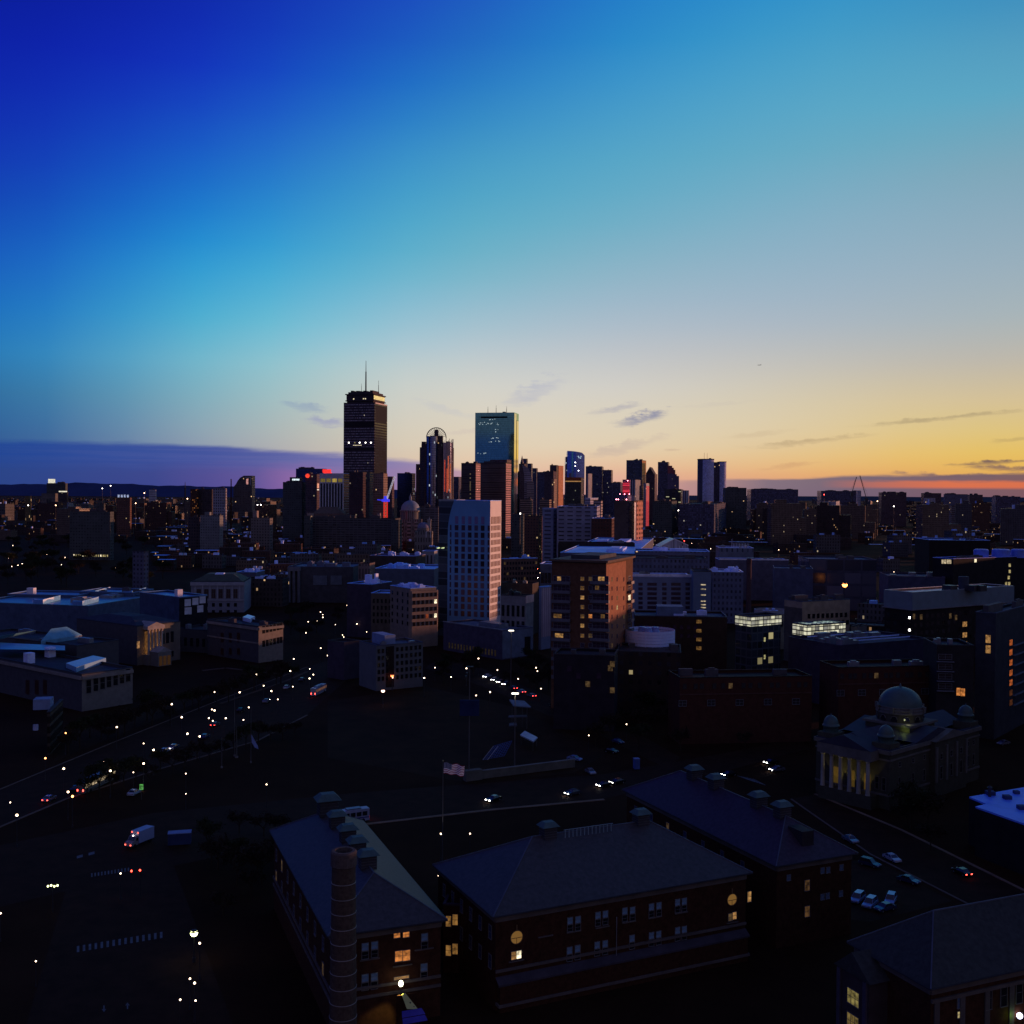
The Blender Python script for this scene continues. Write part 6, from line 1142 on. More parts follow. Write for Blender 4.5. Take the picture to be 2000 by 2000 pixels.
b=bld('parking_garage','open dark deck structure with pale floor edges, bottom left below the museum','garage',-80,40,98,1404,D=300,yaw=-30,mat_=fc('f_garage',(.05,.045,.04),(.012,.01,.01),60,3,1,.7,0),roof=ROOFD,depth=30) if False else bld('parking_garage','open dark deck structure with pale floor edges, bottom left below the museum','garage',-90,92,98,1392,D=330,yaw=-12,mat_=fc('f_garage',(.06,.05,.042),(.012,.01,.01),60,3,1,.7,0),roof=ROOFD,depth=20)
c_=b.Mi@at(70,1388,b.h); cx(b,b.w*.5-6.5,b.w*.5-1.5,-2,3,b.h-.6,b.h+2.6,'stair_head',mat('box_blue',(.20,.27,.42))); MB().lathe([(.8,0),(.8,1.6)],b.w*.5-4,-b.d*.5-.5,14).build('round_sign',mat('sign_pale',(.4,.45,.6)),b.root).location=(0,0,b.h-5)
# ------------------------------------------------------------------ foreground: roads
ASPH=mat('asphalt',(.031,.015,.008),.9,var=.35,scale=.25,spec=.2); PAVE=mat('paving',(.09,.055,.036),.9,var=.3,scale=.3); LINE=mat('road_paint',(.13,.14,.15),.7,var=.3,scale=1.0); KERB=mat('kerb_stone',(.14,.10,.075),.9)
def sheet(name,pts,z,m,kind='structure'):
    P=[at(x,y,0) for x,y in pts]; o=MB().face([(p.x,p.y,z) for p in P]).build(name,m); return tag(o,None,None,kind=kind)
sheet('avenue_road',[(-60,1568),(217,1453),(440,1364),(600,1304),(690,1272),(830,1228),(850,1232),(720,1290),(600,1396),(503,1446),(310,1502),(129,1560),(-60,1640)],.012,ASPH)
sheet('cross_road',[(-80,1668),(300,1588),(700,1548),(1180,1512),(1420,1470),(1560,1440),(1580,1462),(1440,1500),(1180,1560),(720,1612),(335,1692),(-80,1790)],.016,ASPH)
sheet('side_road',[(140,1700),(335,1680),(470,2040),(40,2040)],.008,ASPH)
sheet('street_right',[(1545,1560),(1592,1552),(1760,1622),(2060,1770),(2060,1850),(1900,1770),(1700,1668)],.012,ASPH)
sheet('diagonal_street',[(850,1290),(930,1300),(1010,1335),(1120,1378),(1260,1440),(1330,1480),(1300,1500),(1180,1440),(1080,1402),(980,1355),(900,1325),(830,1305)],.012,ASPH)
sheet('long_avenue',[(972,1056),(1028,1060),(1094,1078),(1090,1090),(1066,1108),(1050,1135),(1046,1170),(1000,1170),(985,1128),(1020,1112),(1046,1096),(1062,1082)],.012,ASPH)
sheet('parking_lot',[(1560,1700),(1700,1676),(1860,1760),(1700,1800),(1590,1790)],.008,ASPH)
sheet('park_field',[(640,1370),(830,1340),(1000,1380),(1190,1470),(1120,1510),(920,1530),(640,1480)],.008,mat('winter_grass',(.032,.016,.007),.95,var=.4,scale=.1))
sheet('museum_lawn',[(160,1420),(340,1360),(420,1345),(560,1300),(440,1350),(220,1440),(100,1490)],.008,mat('winter_grass',(.032,.016,.007),.95,var=.4,scale=.1))
def kerb(pts,name='kerb',h=.14,w=.5,m=KERB):
    mb=MB(); P=[at(x,y,0) for x,y in pts]
    for a,c in zip(P,P[1:]): 
        d=(c-a).normalized(); n=Vector((-d.y,d.x,0))*w/2
        q=[a-n,c-n,c+n,a+n]; mb.prism([(v.x,v.y) for v in q],0,h)
    o=mb.build(name,m); return tag(o,None,None,kind='structure')
kerb([(600,1303),(440,1363),(217,1452),(-60,1567)],'avenue_kerb'); kerb([(600,1397),(503,1447),(310,1503),(129,1561),(-60,1641)],'avenue_kerb',w=.7); kerb([(1545,1561),(1700,1669),(1900,1771)],'street_kerb'); kerb([(1592,1551),(1760,1621),(2060,1769)],'street_kerb',w=.8,m=mat('kerb_warm',(.22,.15,.09),.9))
kerb([(700,1612),(960,1582),(1180,1562)],'street_kerb',w=1.2,m=mat('kerb_warm',(.22,.15,.09),.9)); kerb([(430,1375),(560,1330),(600,1312)],'path_edge',w=1.5,m=PAVE); kerb([(395,1310),(440,1305),(560,1318)],'path_edge',w=2.5,m=PAVE)
def stripes(name,a,c,n,wfrac,hpx):
    mb=MB()
    for k in range(n):
        t0=k/n; t1=t0+wfrac/n; x0,y0=a[0]+(c[0]-a[0])*t0,a[1]+(c[1]-a[1])*t0; x1,y1=a[0]+(c[0]-a[0])*t1,a[1]+(c[1]-a[1])*t1
        P=[at(x0,y0+hpx,0),at(x1,y1+hpx,0),at(x1,y1,0),at(x0,y0,0)]; mb.face([(p.x,p.y,.022) for p in P])
    o=mb.build(name,LINE); return tag(o,None,None,kind='structure')
stripes('crosswalk',(150,1848),(324,1819),15,.42,12); stripes('crosswalk',(178,1706),(256,1694),12,.42,7)
stripes('lane_marking',(150,1672),(196,1660),2,.5,5)
mb=MB()
for (cx_,cy_,dn) in ((203,1968,-1),(249,1967,1)):
    s=1.0
    for pts in ([(-1.4,-4*dn),(1.4,-4*dn),(1.4,4*dn),(-1.4,4*dn)],[(-5,3*dn),(0,9*dn),(5,3*dn)]):
        P=[at(cx_+x*.9,cy_-y,0) for x,y in pts]; P=P if dn>0 else P[::-1]; mb.face([(p.x,p.y,.02) for p in P])
tag(mb.build('lane_arrows',LINE),None,None,kind='structure')
mb=MB()
for k in range(6):
    for (a,c) in (((1440+k*6,1515+k*1.2),(1470+k*5,1526+k*1.5)),):
        p,q_=at(*a,0),at(*c,0); d=(q_-p).normalized(); n=Vector((-d.y,d.x,0))*.12; mb.face([((p-n).x,(p-n).y,.02),((q_-n).x,(q_-n).y,.02),((q_+n).x,(q_+n).y,.02),((p+n).x,(p+n).y,.02)])
tag(mb.build('parking_marking',LINE),None,None,kind='structure')
# ------------------------------------------------------------------ brick halls
BR2=mat('hall_brick',(.055,.022,.012),.9,var=.35,scale=1.2); TRIM=mat('hall_trim',(.12,.10,.085),.8); PANE=mat('pane_sky_reflection',(.10,.15,.24),.12,spec=.8,var=.5,scale=.6,emis=(.2,.35,.7),es=.018,sampling=False)  # pane tint and weak emission imitate reflected sky
def hall(name,label,fl,fr,ze,zr,depth,along,roofm,over=.8):
    A=at(*fl,ze); B=at(*fr,ze); d=(B-A); d.z=0; w=d.length; rz=math.atan2(d.y,d.x); dx=d.normalized(); dy=Vector((-dx.y,dx.x,0))
    c=A+dx*w/2+dy*depth/2
    b=Bld(); b.w,b.d,b.h,b.rz=w-2*over,depth-2*over,ze,rz; b.x,b.y=c.x,c.y
    b.root=thing(name,label,'brick hall',(c.x,c.y,0),rz); b.M=Matrix.Translation((c.x,c.y,0))@Matrix.Rotation(rz,4,'Z'); b.Mi=b.M.inverted()
    x,y=b.w/2,b.d/2; MB().prism([(-x,-y),(x,-y),(x,y),(-x,y)],0,ze-.02,top=False).build('walls',BR2,b.root)
    X,Y=w/2,depth/2; mb=MB(); E=[(-X,-Y,ze),(X,-Y,ze),(X,Y,ze),(-X,Y,ze)]
    if along=='x': r0,r1=(-X+Y,0,zr),(X-Y,0,zr); F_=[(E[0],E[1],r1,r0),(E[2],E[3],r0,r1),(E[1],E[2],r1),(E[3],E[0],r0)]
    else: r0,r1=(0,-Y+X,zr),(0,Y-X,zr); F_=[(E[0],E[1],r0),(E[1],E[2],r1,r0),(E[2],E[3],r1),(E[3],E[0],r0,r1)]
    for f_ in F_: mb.face(f_)
    mb.face([E[3],E[2],E[1],E[0]]); b.roof=mb.build('roof',roofm,b.root)
    cap=MB()
    for a_,c_ in ([(r0,r1)]+[(e,r0) for e in (E[0],E[3] if along=='x' else E[1])]+[(e,r1) for e in (E[2],E[1] if along=='x' else E[3])]): cap.bar(a_,c_,.28)
    cap.build('ridge_cap',mat('ridge_lead',(.09,.10,.13),.6),b.root)
    g=MB()
    for a_,c_ in zip(E,E[1:]+E[:1]): g.bar(Vector(a_)+Vector((0,0,-.12)),Vector(c_)+Vector((0,0,-.12)),.24)
    g.build('gutter',mat('gutter_dark',(.05,.05,.055),.6),b.root)
    for f_ in 'FRL':
        ww=(b.w if f_=='F' else b.d)/2; panel(b,f_,-ww,ww,ze-1.25,ze-.55,TRIM,'frieze',.18)
    b.r0,b.r1=r0,r1; ALL.append((c.x,c.y,math.hypot(w,depth)/2,X,Y,rz)); return b
SL1=mat('slate_hall',(.058,.052,.052),.56,spec=.22,var=.28,scale=1.4); SL2=mat('slate_hall_violet',(.05,.034,.050),.56,spec=.15,var=.28,scale=1.4)
WFR=mat('sash_frame',(.16,.15,.14),.7)
def sash(b,face,px,py,w=1.15,h=1.25,m=None,low=True,frame=True):
    u,z=face_uv(b,face,px,py); o=place(b,face,u,z,winmesh(w,h,m or PANE,WFR if frame else None,fr=.07,mull=0),'window')
    if low: place(b,face,u,z-h-.05,winmesh(w,h,DK,WFR,fr=.07),'window')
    return o
def sill(b,face,u,z,w): panel(b,face,u-w/2,u+w/2,z-.12,z+.05,TRIM,'sill',.22)
def vent(b,x,y,z,s,lab=None):     # copper capped ventilator astride the ridge
    o=MB().box(-s*.42,s*.42,-s*.36,s*.36,0,s*.75).build('ridge_ventilator',mat('vent_wall',(.05,.048,.052),.7),b.root); o.location=(x,y,z)
    lv=MB()
    for k in range(4): lv.box(-s*.44,s*.44,-s*.38,s*.38,s*(.14+.15*k),s*(.14+.15*k)+.07)
    lv.build('louvre',mat('vent_louvre',(.085,.085,.09),.6),o)
    rf=MB(); e=s*.58; zb=s*.75; zt=s*1.02; A=[(-e,-e*.85,zb),(e,-e*.85,zb),(e,e*.85,zb),(-e,e*.85,zb)]; T=[(-e*.55,-e*.4,zt),(e*.55,-e*.4,zt),(e*.55,e*.4,zt),(-e*.55,e*.4,zt)]
    for i in range(4): j=(i+1)%4; rf.face((A[i],A[j],T[j],T[i]))
    rf.face(T); rf.face(A[::-1]); rf.build('copper_cap',COPPER,o); return o
# hall A, left
hA=hall('brick_hall','left brick hall running away from the viewer, behind the round chimney, five roof ventilators',(640,1829),(874,1796),15,20.3,54,'y',SL1)
for k,t in enumerate((.10,.30,.50,.74,.97)): vent(hA,0,hA.r0[1]+(hA.r1[1]-hA.r0[1])*t+.5,19.7,3.0 if k<4 else 4.0)
for px,py,m_,w,h in ((775,1826,WARM2,1.1,.9),(793,1825,WARM2,1.1,.9),(778.5,1867,WARM2,1.25,1.7),(793.5,1865.5,WARM2,1.25,1.7),(784,1909,glow('window_amber2',(1,.5,.16),.32),2.4,.5)): sash(hA,'F',px,py,w,h,m_,False)
for px,py in ((713,1849),(731.5,1846),(713,1910),(731,1907.6),(829,1830),(828,1889)): sash(hA,'F',px,py,1.1,1.2,None,True)
for k,(px,py) in enumerate(((786,1885),(722,1873),(828,1853))): u,z=face_uv(hA,'F',px,py); sill(hA,'F',u,z,3)
for zz_ in (6.0,4.6): panel(hA,'F',-hA.w/2,hA.w/2,zz_,zz_+.4,TRIM,'string_course',.25); panel(hA,'L',-hA.d/2,hA.d/2,zz_,zz_+.4,TRIM,'string_course',.25)
for k in range(8):
    for zz_ in (11.2,7.2): place(hA,'L',-hA.d/2+3+k*6.2,zz_,winmesh(1.4,2.2,WARMD if (k*3+int(zz_))%7==0 else DKB,WFR,fr=.08))
# hall B, centre
hB=hall('brick_hall','middle brick hall facing the viewer, with two round amber windows and twin roof ventilators',(963,1791),(1470,1704),15,22,26,'x',SL1)
vent(hB,hB.r0[0]+3,0,21.4,2.8); vent(hB,hB.r1[0]-1.5,0,21.4,2.8)
mb=MB()
for k in range(13): mb.box(hB.r0[0]+5.6+k*.75,hB.r0[0]+5.75+k*.75,-1.2,-1.1,21.4,22.7)
mb.box(hB.r0[0]+5.4,hB.r0[0]+15,-1.22,-1.08,22.7,22.8); mb.build('ridge_railing',mat('rail_copper',(.2,.27,.28),.6),hB.root)
for px,py in ((1113,1798),(1128.6,1796),(1167.5,1787.5),(1182,1785),(1220,1779),(1235,1777.5),(1272,1771),(1286.5,1768.5),(1323,1762),(1336,1760),(1112,1856),(1127.7,1852.5),(1166,1845.6),(1181.5,1843),(1234,1832.5),(1272,1827),(1286,1824.5),(1323,1817),(1336,1815)): sash(hB,'F',px,py,1.05,1.15)
for px,py in ((1219.7,1893),(1232,1892),(1271.5,1883),(1284,1880.7),(1057,1926),(1070,1924)): sash(hB,'F',px,py,1.0,1.0,mat('pane_sky_dim',(.05,.07,.12),.15,spec=.7),True)
for px,py in ((1065,1828),(1120,1819),(1176,1810),(1228,1800),(1279,1791),(1330,1782)): u,z=face_uv(hB,'F',px,py); sill(hB,'F',u,z,2.6)
AMB=mat('round_amber',(.1,.06,.02),.4,emis=(1,.5,.12),es=.16,sampling=False,var=.3)
for px,py,r in ((1008.5,1830,1.05),(1429,1756.5,1.0)):
    u,z=face_uv(hB,'F',px,py); o=obj('round_window',None) if False else None
    mb=MB(); mb.face([(r*math.cos(a),-.1,r*math.sin(a)) for a in [2*math.pi*k/24 for k in range(24)]]); w_=mb.build('round_window',AMB,hB.root); w_.location=(u,-hB.d/2,z)
    fr=MB()
    for k in range(24): a0,a1=2*math.pi*k/24,2*math.pi*(k+1)/24; fr.bar((r*math.cos(a0),-.12,r*math.sin(a0)),(r*math.cos(a1),-.12,r*math.sin(a1)),.16)
    fr.bar((-r,-.13,-.1),(r,-.13,-.1),.1).bar((0,-.13,-r),(0,-.13,-.1),.08); fr.bar((0,-.14,r),(0,-.14,r+.9),.22); fr.build('round_frame',mat('frame_amber',(.22,.13,.06)),w_)
for px,py,m_ in ((1003,1866,glow('window_amber2',(1,.5,.16),.32)),(1013,1864,WARMH),(1426,1791,WARMD),(1434,1788,glow('window_amber2',(1,.5,.16),.32))): sash(hB,'F',px,py,.95,1.35,m_,False)
u,z=face_uv(hB,'F',1008,1876); sill(hB,'F',u,z,2.6); u,z=face_uv(hB,'F',1430,1801); sill(hB,'F',u,z,2.4)
sash(hB,'F',1463,1751,.9,1.9,WARM,False)
panel(hB,'F',-hB.w/2,hB.w/2,5.9,6.3,TRIM,'string_course',.3)
mb=MB(); x=hB.w/2; y=-hB.d/2; mb.face([(-x,y-1.3,4.4),(x,y-1.3,4.4),(x,y-.02,5.2),(-x,y-.02,5.2)]); mb.face([(-x,y-1.3,4.1),(x,y-1.3,4.1),(x,y-1.3,4.4),(-x,y-1.3,4.4)]); mb.build('lean_to_roof',mat('lean_to',(.06,.05,.06),.7),hB.root)
mb=MB(); mb.box(-x+.3,x-.3,y-1.15,y-.05,0,4.08); mb.build('lean_to_wall',BR2,hB.root)
panel(hB,'F',-hB.w/2,hB.w/2,.9,1.3,TRIM,'plinth',1.4)
u,z=face_uv(hB,'F',1203,1790); MB().bar((u,-hB.d/2-.25,z),(u,-hB.d/2-.25,5.0),.16,None,6).build('downpipe',mat('pipe_grey',(.2,.19,.19)),hB.root)
for k in range(6):
    for zz_ in (11.6,7): place(hB,'L',-hB.d/2+3+k*3.9,zz_,winmesh(1.2,2.2,DKB,WFR,fr=.08))
# link block between A and B
lk=bld('brick_building','dark brick link between the left and middle halls, two pairs of amber windows','brick block',866,945,962,1772,D=181,yaw=-20 if False else 6,mat_=BR2,roof=SL2,depth=14)
for px,py in ((876,1799),(889,1796),(910,1790),(921,1787)):
    for dy_ in (0,57): sash(lk,'F',px,py+dy_,1.0,1.9,glow('window_ochre2',(1,.48,.12),.17 if dy_ else .2),False) if True else None
sash(lk,'F',938,1800,.55,1.2,WARM,False)
# hall C, right
hC=hall('brick_hall','right brick hall with a violet slate roof, running back towards the temple street',(1516,1692),(1676,1666),15,20.4,54,'y',SL2)
for k,t in enumerate((.03,.23,.63,.85)): vent(hC,0,hC.r0[1]+(hC.r1[1]-hC.r0[1])*t,19.8,3.0)
MB().box(-1.3,1.3,hC.r0[1]-6.4,hC.r0[1]-2.4,16.6,19.3).build('dormer',mat('dormer_dark',(.035,.03,.035)),hC.root)
for px,py in ((1606,1700),(1617,1699),(1643,1694),(1606,1751.6),(1616,1749.5),(1642,1745),(1540,1714)): sash(hC,'F',px,py,.95,1.15,mat('pane_sky_reflection_dim',(.06,.085,.15),.15,spec=.7,emis=(.2,.3,.7),es=.008,sampling=False),False)  # dim blue emission again imitates sky reflected in the panes
for px,py in ((1576,1729),(1576,1780)): sash(hC,'F',px,py,1.2,2.0,glow('window_dim_amber',(1,.5,.18),.06),False)
for k in range(7):
    for zz_ in (11.4,7): place(hC,'L',-hC.d/2+4+k*6.4,zz_,winmesh(1.2,2.2,DKB if k!=2 else WARMD,WFR,fr=.08))
# hall D, bottom right
hD=hall('brick_hall','bottom right slate-roofed hall with a gabled side portico, cut by the frame edge',(1818,1932),(2258,1836),13,19.5,17,'x',mat('slate_hall_green',(.048,.05,.046),.75,var=.25,scale=1.2))
sash(hD,'F',1874,1958,1.0,1.6,mat('pane_sky_reflection_dim',(.06,.085,.15),.15,spec=.7,emis=(.2,.3,.7),es=.008,sampling=False),False); sash(hD,'F',1874,1981,1.0,1.0,YEL,False)
for px,py in ((1930,1950),(1960,1944),(1990,1938)): sash(hD,'F',px,py,1.3,3.2,DK,False)
panel(hD,'F',-hD.w/2,hD.w/2,10.6,11.1,TRIM,'string_course',.3)
for k in range(6): u=-hD.w/2+1+k*4.6; panel(hD,'F',u-.45,u+.45,0,10.55,mat('pilaster_dim',(.10,.085,.075)),'pilaster',.2)
gu,_=face_uv(hD,'L',1702,1905); w2=3.4; zt=13.6; xw=-hD.w/2; ze=10.4
MB().box(xw-3.4,xw,-gu-w2,-gu+w2,0,ze-.02).build('portico',mat('portico_stone',(.06,.045,.045),.85),hD.root)
mb=MB(); xa,xb_=xw-3.7,xw+4; l,r_=-gu-w2-.5,-gu+w2+.5
mb.face([(xa,l,ze),(xa,r_,ze),(xa,-gu,zt)]); mb.face([(xa,l,ze),(xa,-gu,zt),(xb_,-gu,zt),(xb_,l,ze)]); mb.face([(xa,r_,ze),(xb_,r_,ze),(xb_,-gu,zt),(xa,-gu,zt)])
mb.build('portico_roof',mat('slate_hall_green',(.05,.06,.066),.75),hD.root)
for s in (-1,1): MB().box(xw-3.75,xw-3.42,-gu+s*w2*.82-.35,-gu+s*w2*.82+.35,0,ze-.1).build('pilaster',mat('pilaster_blue',(.08,.07,.09)),hD.root)
for zz_,m_ in ((7.0,glow('window_olive',(1,.8,.25),.18)),(3.4,glow('window_olive2',(1,.7,.22),.12))): obj('window',winmesh(2.6,2.3,m_,WFR,mull=2),hD.root,(xw-3.42,-gu-.2,zz_),(0,0,-math.pi/2))
for k in range(3): place(hD,'L',-hD.d/2+2.2+k*1.0,4+k*3,winmesh(.8,1.2,glow('window_dim_amber2',(1,.5,.2),.1) if k==1 else DK,WFR)) if k==1 else None
t=thing('wall_lamp','white-violet wall lamp with a green glow beside it, bottom right hall','lamp',hD.M@Vector((*(lambda q:(q[0],-hD.d/2-.5))(face_uv(hD,'F',1986,1981)),face_uv(hD,'F',1986,1981)[1])),hD.rz)
MB().sphere((0,0,0),.42,12,8).build('globe',glow('lamp_violet',(.75,.7,1),6),t); MB().box(-.1,.1,0,.5,-.6,-.3).build('bracket',DARKM,t)
ld=bpy.data.lights.new('green_light','POINT'); ld.energy=22; ld.color=(.45,1,.1); ld.shadow_soft_size=.2; obj('lamp_light',ld,t,(-1.4,-.3,.2))
# round chimney
q0=at(668,1668,31); D=q0.y; t=thing('chimney','tall round brick chimney with pale iron bands, rising in front of the left hall','chimney',(q0.x,D+1.6,0)); zt=31
CHB=mat('chimney_brick',(.085,.06,.045),.9,var=.35,scale=2.2)
MB().lathe([(1.95,0),(1.62,zt-2.4),(1.62,zt-.4)],n=32).build('stack',CHB,t)
MB().lathe([(1.62,zt-2.2),(1.78,zt-2.0),(1.78,zt-.2),(1.62,zt),(1.2,zt),(1.2,zt-3)],n=32).build('chimney_rim',mat('rim_brick',(.11,.085,.075),.9,var=.3,scale=2),t)
for k in range(14):
    z=zt-4.4-k*2.05; r=1.62+.33*(zt-2.4-z)/(zt-2.4); MB().lathe([(r+.005,z),(r+.05,z+.02),(r+.05,z+.10),(r+.005,z+.12)],n=32).build('iron_band',mat('band_iron',(.32,.29,.25),.6,.3),t)
MB().lathe([(1.2,zt-3),(0,zt-3.05)],n=24).build('flue',mat('soot',(.006,.006,.006)),t)
# entrance lamp, porch and blue awning in front of hall A
P0=atd(783,1921,162.3)
t=thing('entrance_lamp','bright cream lamp over the entrance of the left hall, lighting a yellow panel below','lamp',(P0.x,P0.y,0),hA.rz)
hl=P0.z; MB().sphere((0,0,hl),.36,14,9,1.3).build('globe',glow('lamp_cream',(1,.95,.6),7),t); MB().bar((0,.1,0),(0,.1,hl-.4),.14,.1,6).build('post',DARKM,t)
ld=bpy.data.lights.new('entrance_light','SPOT'); ld.spot_size=R(66); ld.spot_blend=.5; ld.energy=1100; ld.color=(1,.92,.3); ld.shadow_soft_size=.3; obj('lamp_light',ld,t,(0,-.9,hl-.5)).rotation_euler=(R(8),R(24),0)
P1=atd(799,1957,160.5); t=thing('entrance_canopy','small yellow-lit sloped canopy with a blue awning at the left hall door','canopy',(P1.x,P1.y,P1.z-2.2),hA.rz)
mb=MB(); mb.face([(-.9,1.0,3.1),(-.5,-.6,1.5),(1.2,-.6,1.2),(-.3,1.0,3.15)]); mb.build('sloped_panel',mat('canopy_yellow',(.6,.6,.2),.6),t)
for x,z in ((.1,2.2),(.65,1.5)): MB().sphere((x,-.28,z),.12,8,5).build('knob',DARKM,t)
mb=MB(); mb.face([(-1.6,-2.0,1.0),(1.9,-2.0,1.0),(1.7,-.7,1.35),(-1.3,-.7,1.35)]); mb.face([(-1.8,-3.2,.6),(1.9,-3.2,.6),(1.8,-2.1,.95),(-1.6,-2.1,.95)]); mb.build('awning',mat('awning_blue_glow',(.06,.05,.30),.6,emis=(.05,.04,.5),es=.015,sampling=False),t)  # weak emission brightens the awning, which is no lamp
for x in (-1.2,1.3): MB().bar((x,-.7,2.2-P1.z),(x,-.7,1.3),.1).build('post',DARKM,t)
MB().box(-1.6,1.4,1.0,1.2,2.2-P1.z,2.9).build('back_wall',BR2,t)
# ------------------------------------------------------------------ domed temple
TST=mat('temple_stone',(.075,.07,.048),.85,var=.2,scale=.6); TRO=mat('temple_roof',(.05,.05,.07),.6,var=.15); TDO=mat('temple_dome',(.06,.10,.085),.5,var=.2,scale=.5); TLT=mat('temple_trim',(.14,.13,.11),.8)
b=bld('domed_temple','domed stone temple with a big central dome, corner turrets and a lit columned porch','temple',1594,1738,1912,1468,D=278,yaw=49,mat_=TST,roof=TRO); TP=b
for f_ in 'FRL':
    ww=(b.w if f_=='F' else b.d)/2; panel(b,f_,-ww-.3,ww+.3,b.h-.9,b.h+.1,TLT,'cornice',.6); panel(b,f_,-ww,ww,b.h-2.6,b.h-2.2,TLT,'string_course',.25); panel(b,f_,-ww,ww,3.4,3.9,TLT,'plinth',.3)
dc=b.Mi@atd(1752,1420,300); dx_,dy_=0.0,0.0
hz=b.h
# cross-gable roofs and square base
def gable(b,axis,half,l0,l1,z0,z1,name,m):
    mb=MB()
    if axis=='y': A=lambda s,l,z:(s,l,z)
    else: A=lambda s,l,z:(l,s,z)
    mb.face([A(-half,l0,z0),A(-half,l1,z0),A(0,l1,z1),A(0,l0,z1)]); mb.face([A(half,l0,z0),A(half,l1,z0),A(0,l1,z1),A(0,l0,z1)]); mb.face([A(-half,l0,z0),A(half,l0,z0),A(0,l0,z1)]); mb.face([A(-half,l1,z0),A(half,l1,z0),A(0,l1,z1)])
    return mb.build(name,m,b.root)
gable(b,'y',b.w*.27,-b.d*.5-.3,b.d*.5,hz+.4,hz+3.2,'gable_roof',TRO); gable(b,'x',b.d*.24,-b.w*.5,b.w*.5+.3,hz+.41,hz+3.0,'gable_roof',TRO)
sb=6.6; MB().box(-sb,sb,-sb,sb,hz-.5,hz+2.9).build('drum_base',TST,b.root); MB().box(-sb-.6,sb+.6,-sb-.6,sb+.6,hz+2.91,hz+3.5).build('base_cornice',TLT,b.root)
r=6.1; z=hz+3.51
MB().lathe([(r,z),(r,z+2.2)],n=40).build('drum',TST,b.root)
for k in range(12):
    a=2*math.pi*(k+.5)/12; ca,sa=math.cos(a),math.sin(a); P=[]
    mb=MB(); 
    for j in range(9): t_=math.pi*j/8; P.append((r*1.012*ca-sa*.85*math.cos(t_), r*1.012*sa+ca*.85*math.cos(t_), z+.9+.85*math.sin(t_)))
    mb.face([(r*1.012*ca-sa*.85,r*1.012*sa+ca*.85,z+.2)]+P+[(r*1.012*ca+sa*.85,r*1.012*sa-ca*.85,z+.2)]); o=mb.build('arched_window',DK,b.root)
    fr=MB()
    for j in range(8): fr.bar(Vector(P[j])*1.0+Vector((ca*.05,sa*.05,0)),Vector(P[j+1])+Vector((ca*.05,sa*.05,0)),.22)
    fr.build('arch_trim',TLT,o)
MB().lathe([(r*1.06,z+2.21),(r*1.06,z+2.55),(r*1.02,z+2.6),(r*1.02,z+3.05),(r*1.05,z+3.1),(r*1.05,z+3.35),(r*.98,z+3.4),(r*.98,z+3.75),(r*1.0,z+3.8),(r*1.0,z+3.95),(r*.94,z+4.0)],n=40).build('drum_rings',TLT,b.root)
MB().lathe([(r*.94*math.cos(a),z+4.0+4.9*math.sin(a)) for a in [math.pi/2*k/12 for k in range(12)]]+[(.3,z+8.95),(.22,z+9.5),(0,z+9.9)],n=40).build('dome',TDO,b.root,True)
for k in range(8): a=2*math.pi*(k+.25)/8; MB().box(-.4,.4,-.4,.4,0,1.5).build('buttress',TLT,b.root).location=(r*1.06*math.cos(a),r*1.06*math.sin(a),z+2.56)
def turret(x,y):
    MB().box(x-2.5,x+2.5,y-2.5,y+2.5,hz-.6,hz+1.6).build('turret_base',TST,b.root)
    MB().lathe([(2.0,hz+1.61),(2.0,hz+3.0),(2.25,hz+3.05),(2.25,hz+3.4),(2.0,hz+3.5)]+[(2.0*math.cos(a),hz+3.5+2.5*math.sin(a)) for a in [math.pi/2*k/7 for k in range(7)]]+[(.12,hz+6.1),(0,hz+6.7)],x,y,20).build('turret_dome',TDO,b.root,True)
for sx,sy in ((-1,-1),(1,-1),(1,1),(-1,1)): turret(sx*(b.w/2-2.7),sy*(b.d/2-2.7))
# porch of columns on the left (front) face
pw=b.w*.66; y0=-b.d/2; 
MB().box(-pw/2-.6,pw/2+.6,y0-3.6,y0-.02,0,3.4).build('porch_steps',TST,b.root); MB().box(-pw/2-.7,pw/2+.7,y0-4.0,y0-.02,b.h-2.7,b.h-.1).build('porch_entablature',TLT,b.root)
mb=MB(); mb.face([(-pw/2-.8,y0-4.1,b.h-.05),(pw/2+.8,y0-4.1,b.h-.05),(0,y0-4.1,b.h+3.0)]); mb.face([(-pw/2-.8,y0-4.1,b.h-.05),(0,y0-4.1,b.h+3.0),(0,y0+4,b.h+3.0),(-pw/2-.8,y0+4,b.h-.05)]); mb.face([(pw/2+.8,y0-4.1,b.h-.05),(pw/2+.8,y0+4,b.h-.05),(0,y0+4,b.h+3.0),(0,y0-4.1,b.h+3.0)]); mb.build('porch_pediment',TRO,b.root)
for k in range(6):
    u=-pw/2+.5+(pw-1)*k/5; MB().lathe([(.62,3.42),(.55,4.0),(.46,b.h-3.3),(.66,b.h-2.95),(.66,b.h-2.72)],u,y0-3.2,14).build('column',mat('temple_column',(.36,.34,.27),.8),b.root)
for k in range(3): u=-pw*.32+pw*.32*k; panel(b,'F',u-.9,u+.9,3.6,8.2,mat('door_amber',(.06,.035,.01),.6,emis=(1,.6,.12),es=.05,sampling=False),'porch_door',.06)
for u in (-pw*.28,pw*.02,pw*.3):
    ld=bpy.data.lights.new('porch_uplight','SPOT'); ld.energy=330; ld.color=(1,.82,.25); ld.spot_size=R(70); ld.shadow_soft_size=.15
    lo=obj('porch_uplight',ld,b.root,(u,y0-2.4,3.6)); lo.rotation_euler=Vector((0,.35,-1)).to_track_quat('Y','Z').to_euler() if False else (R(180-14),0,0)
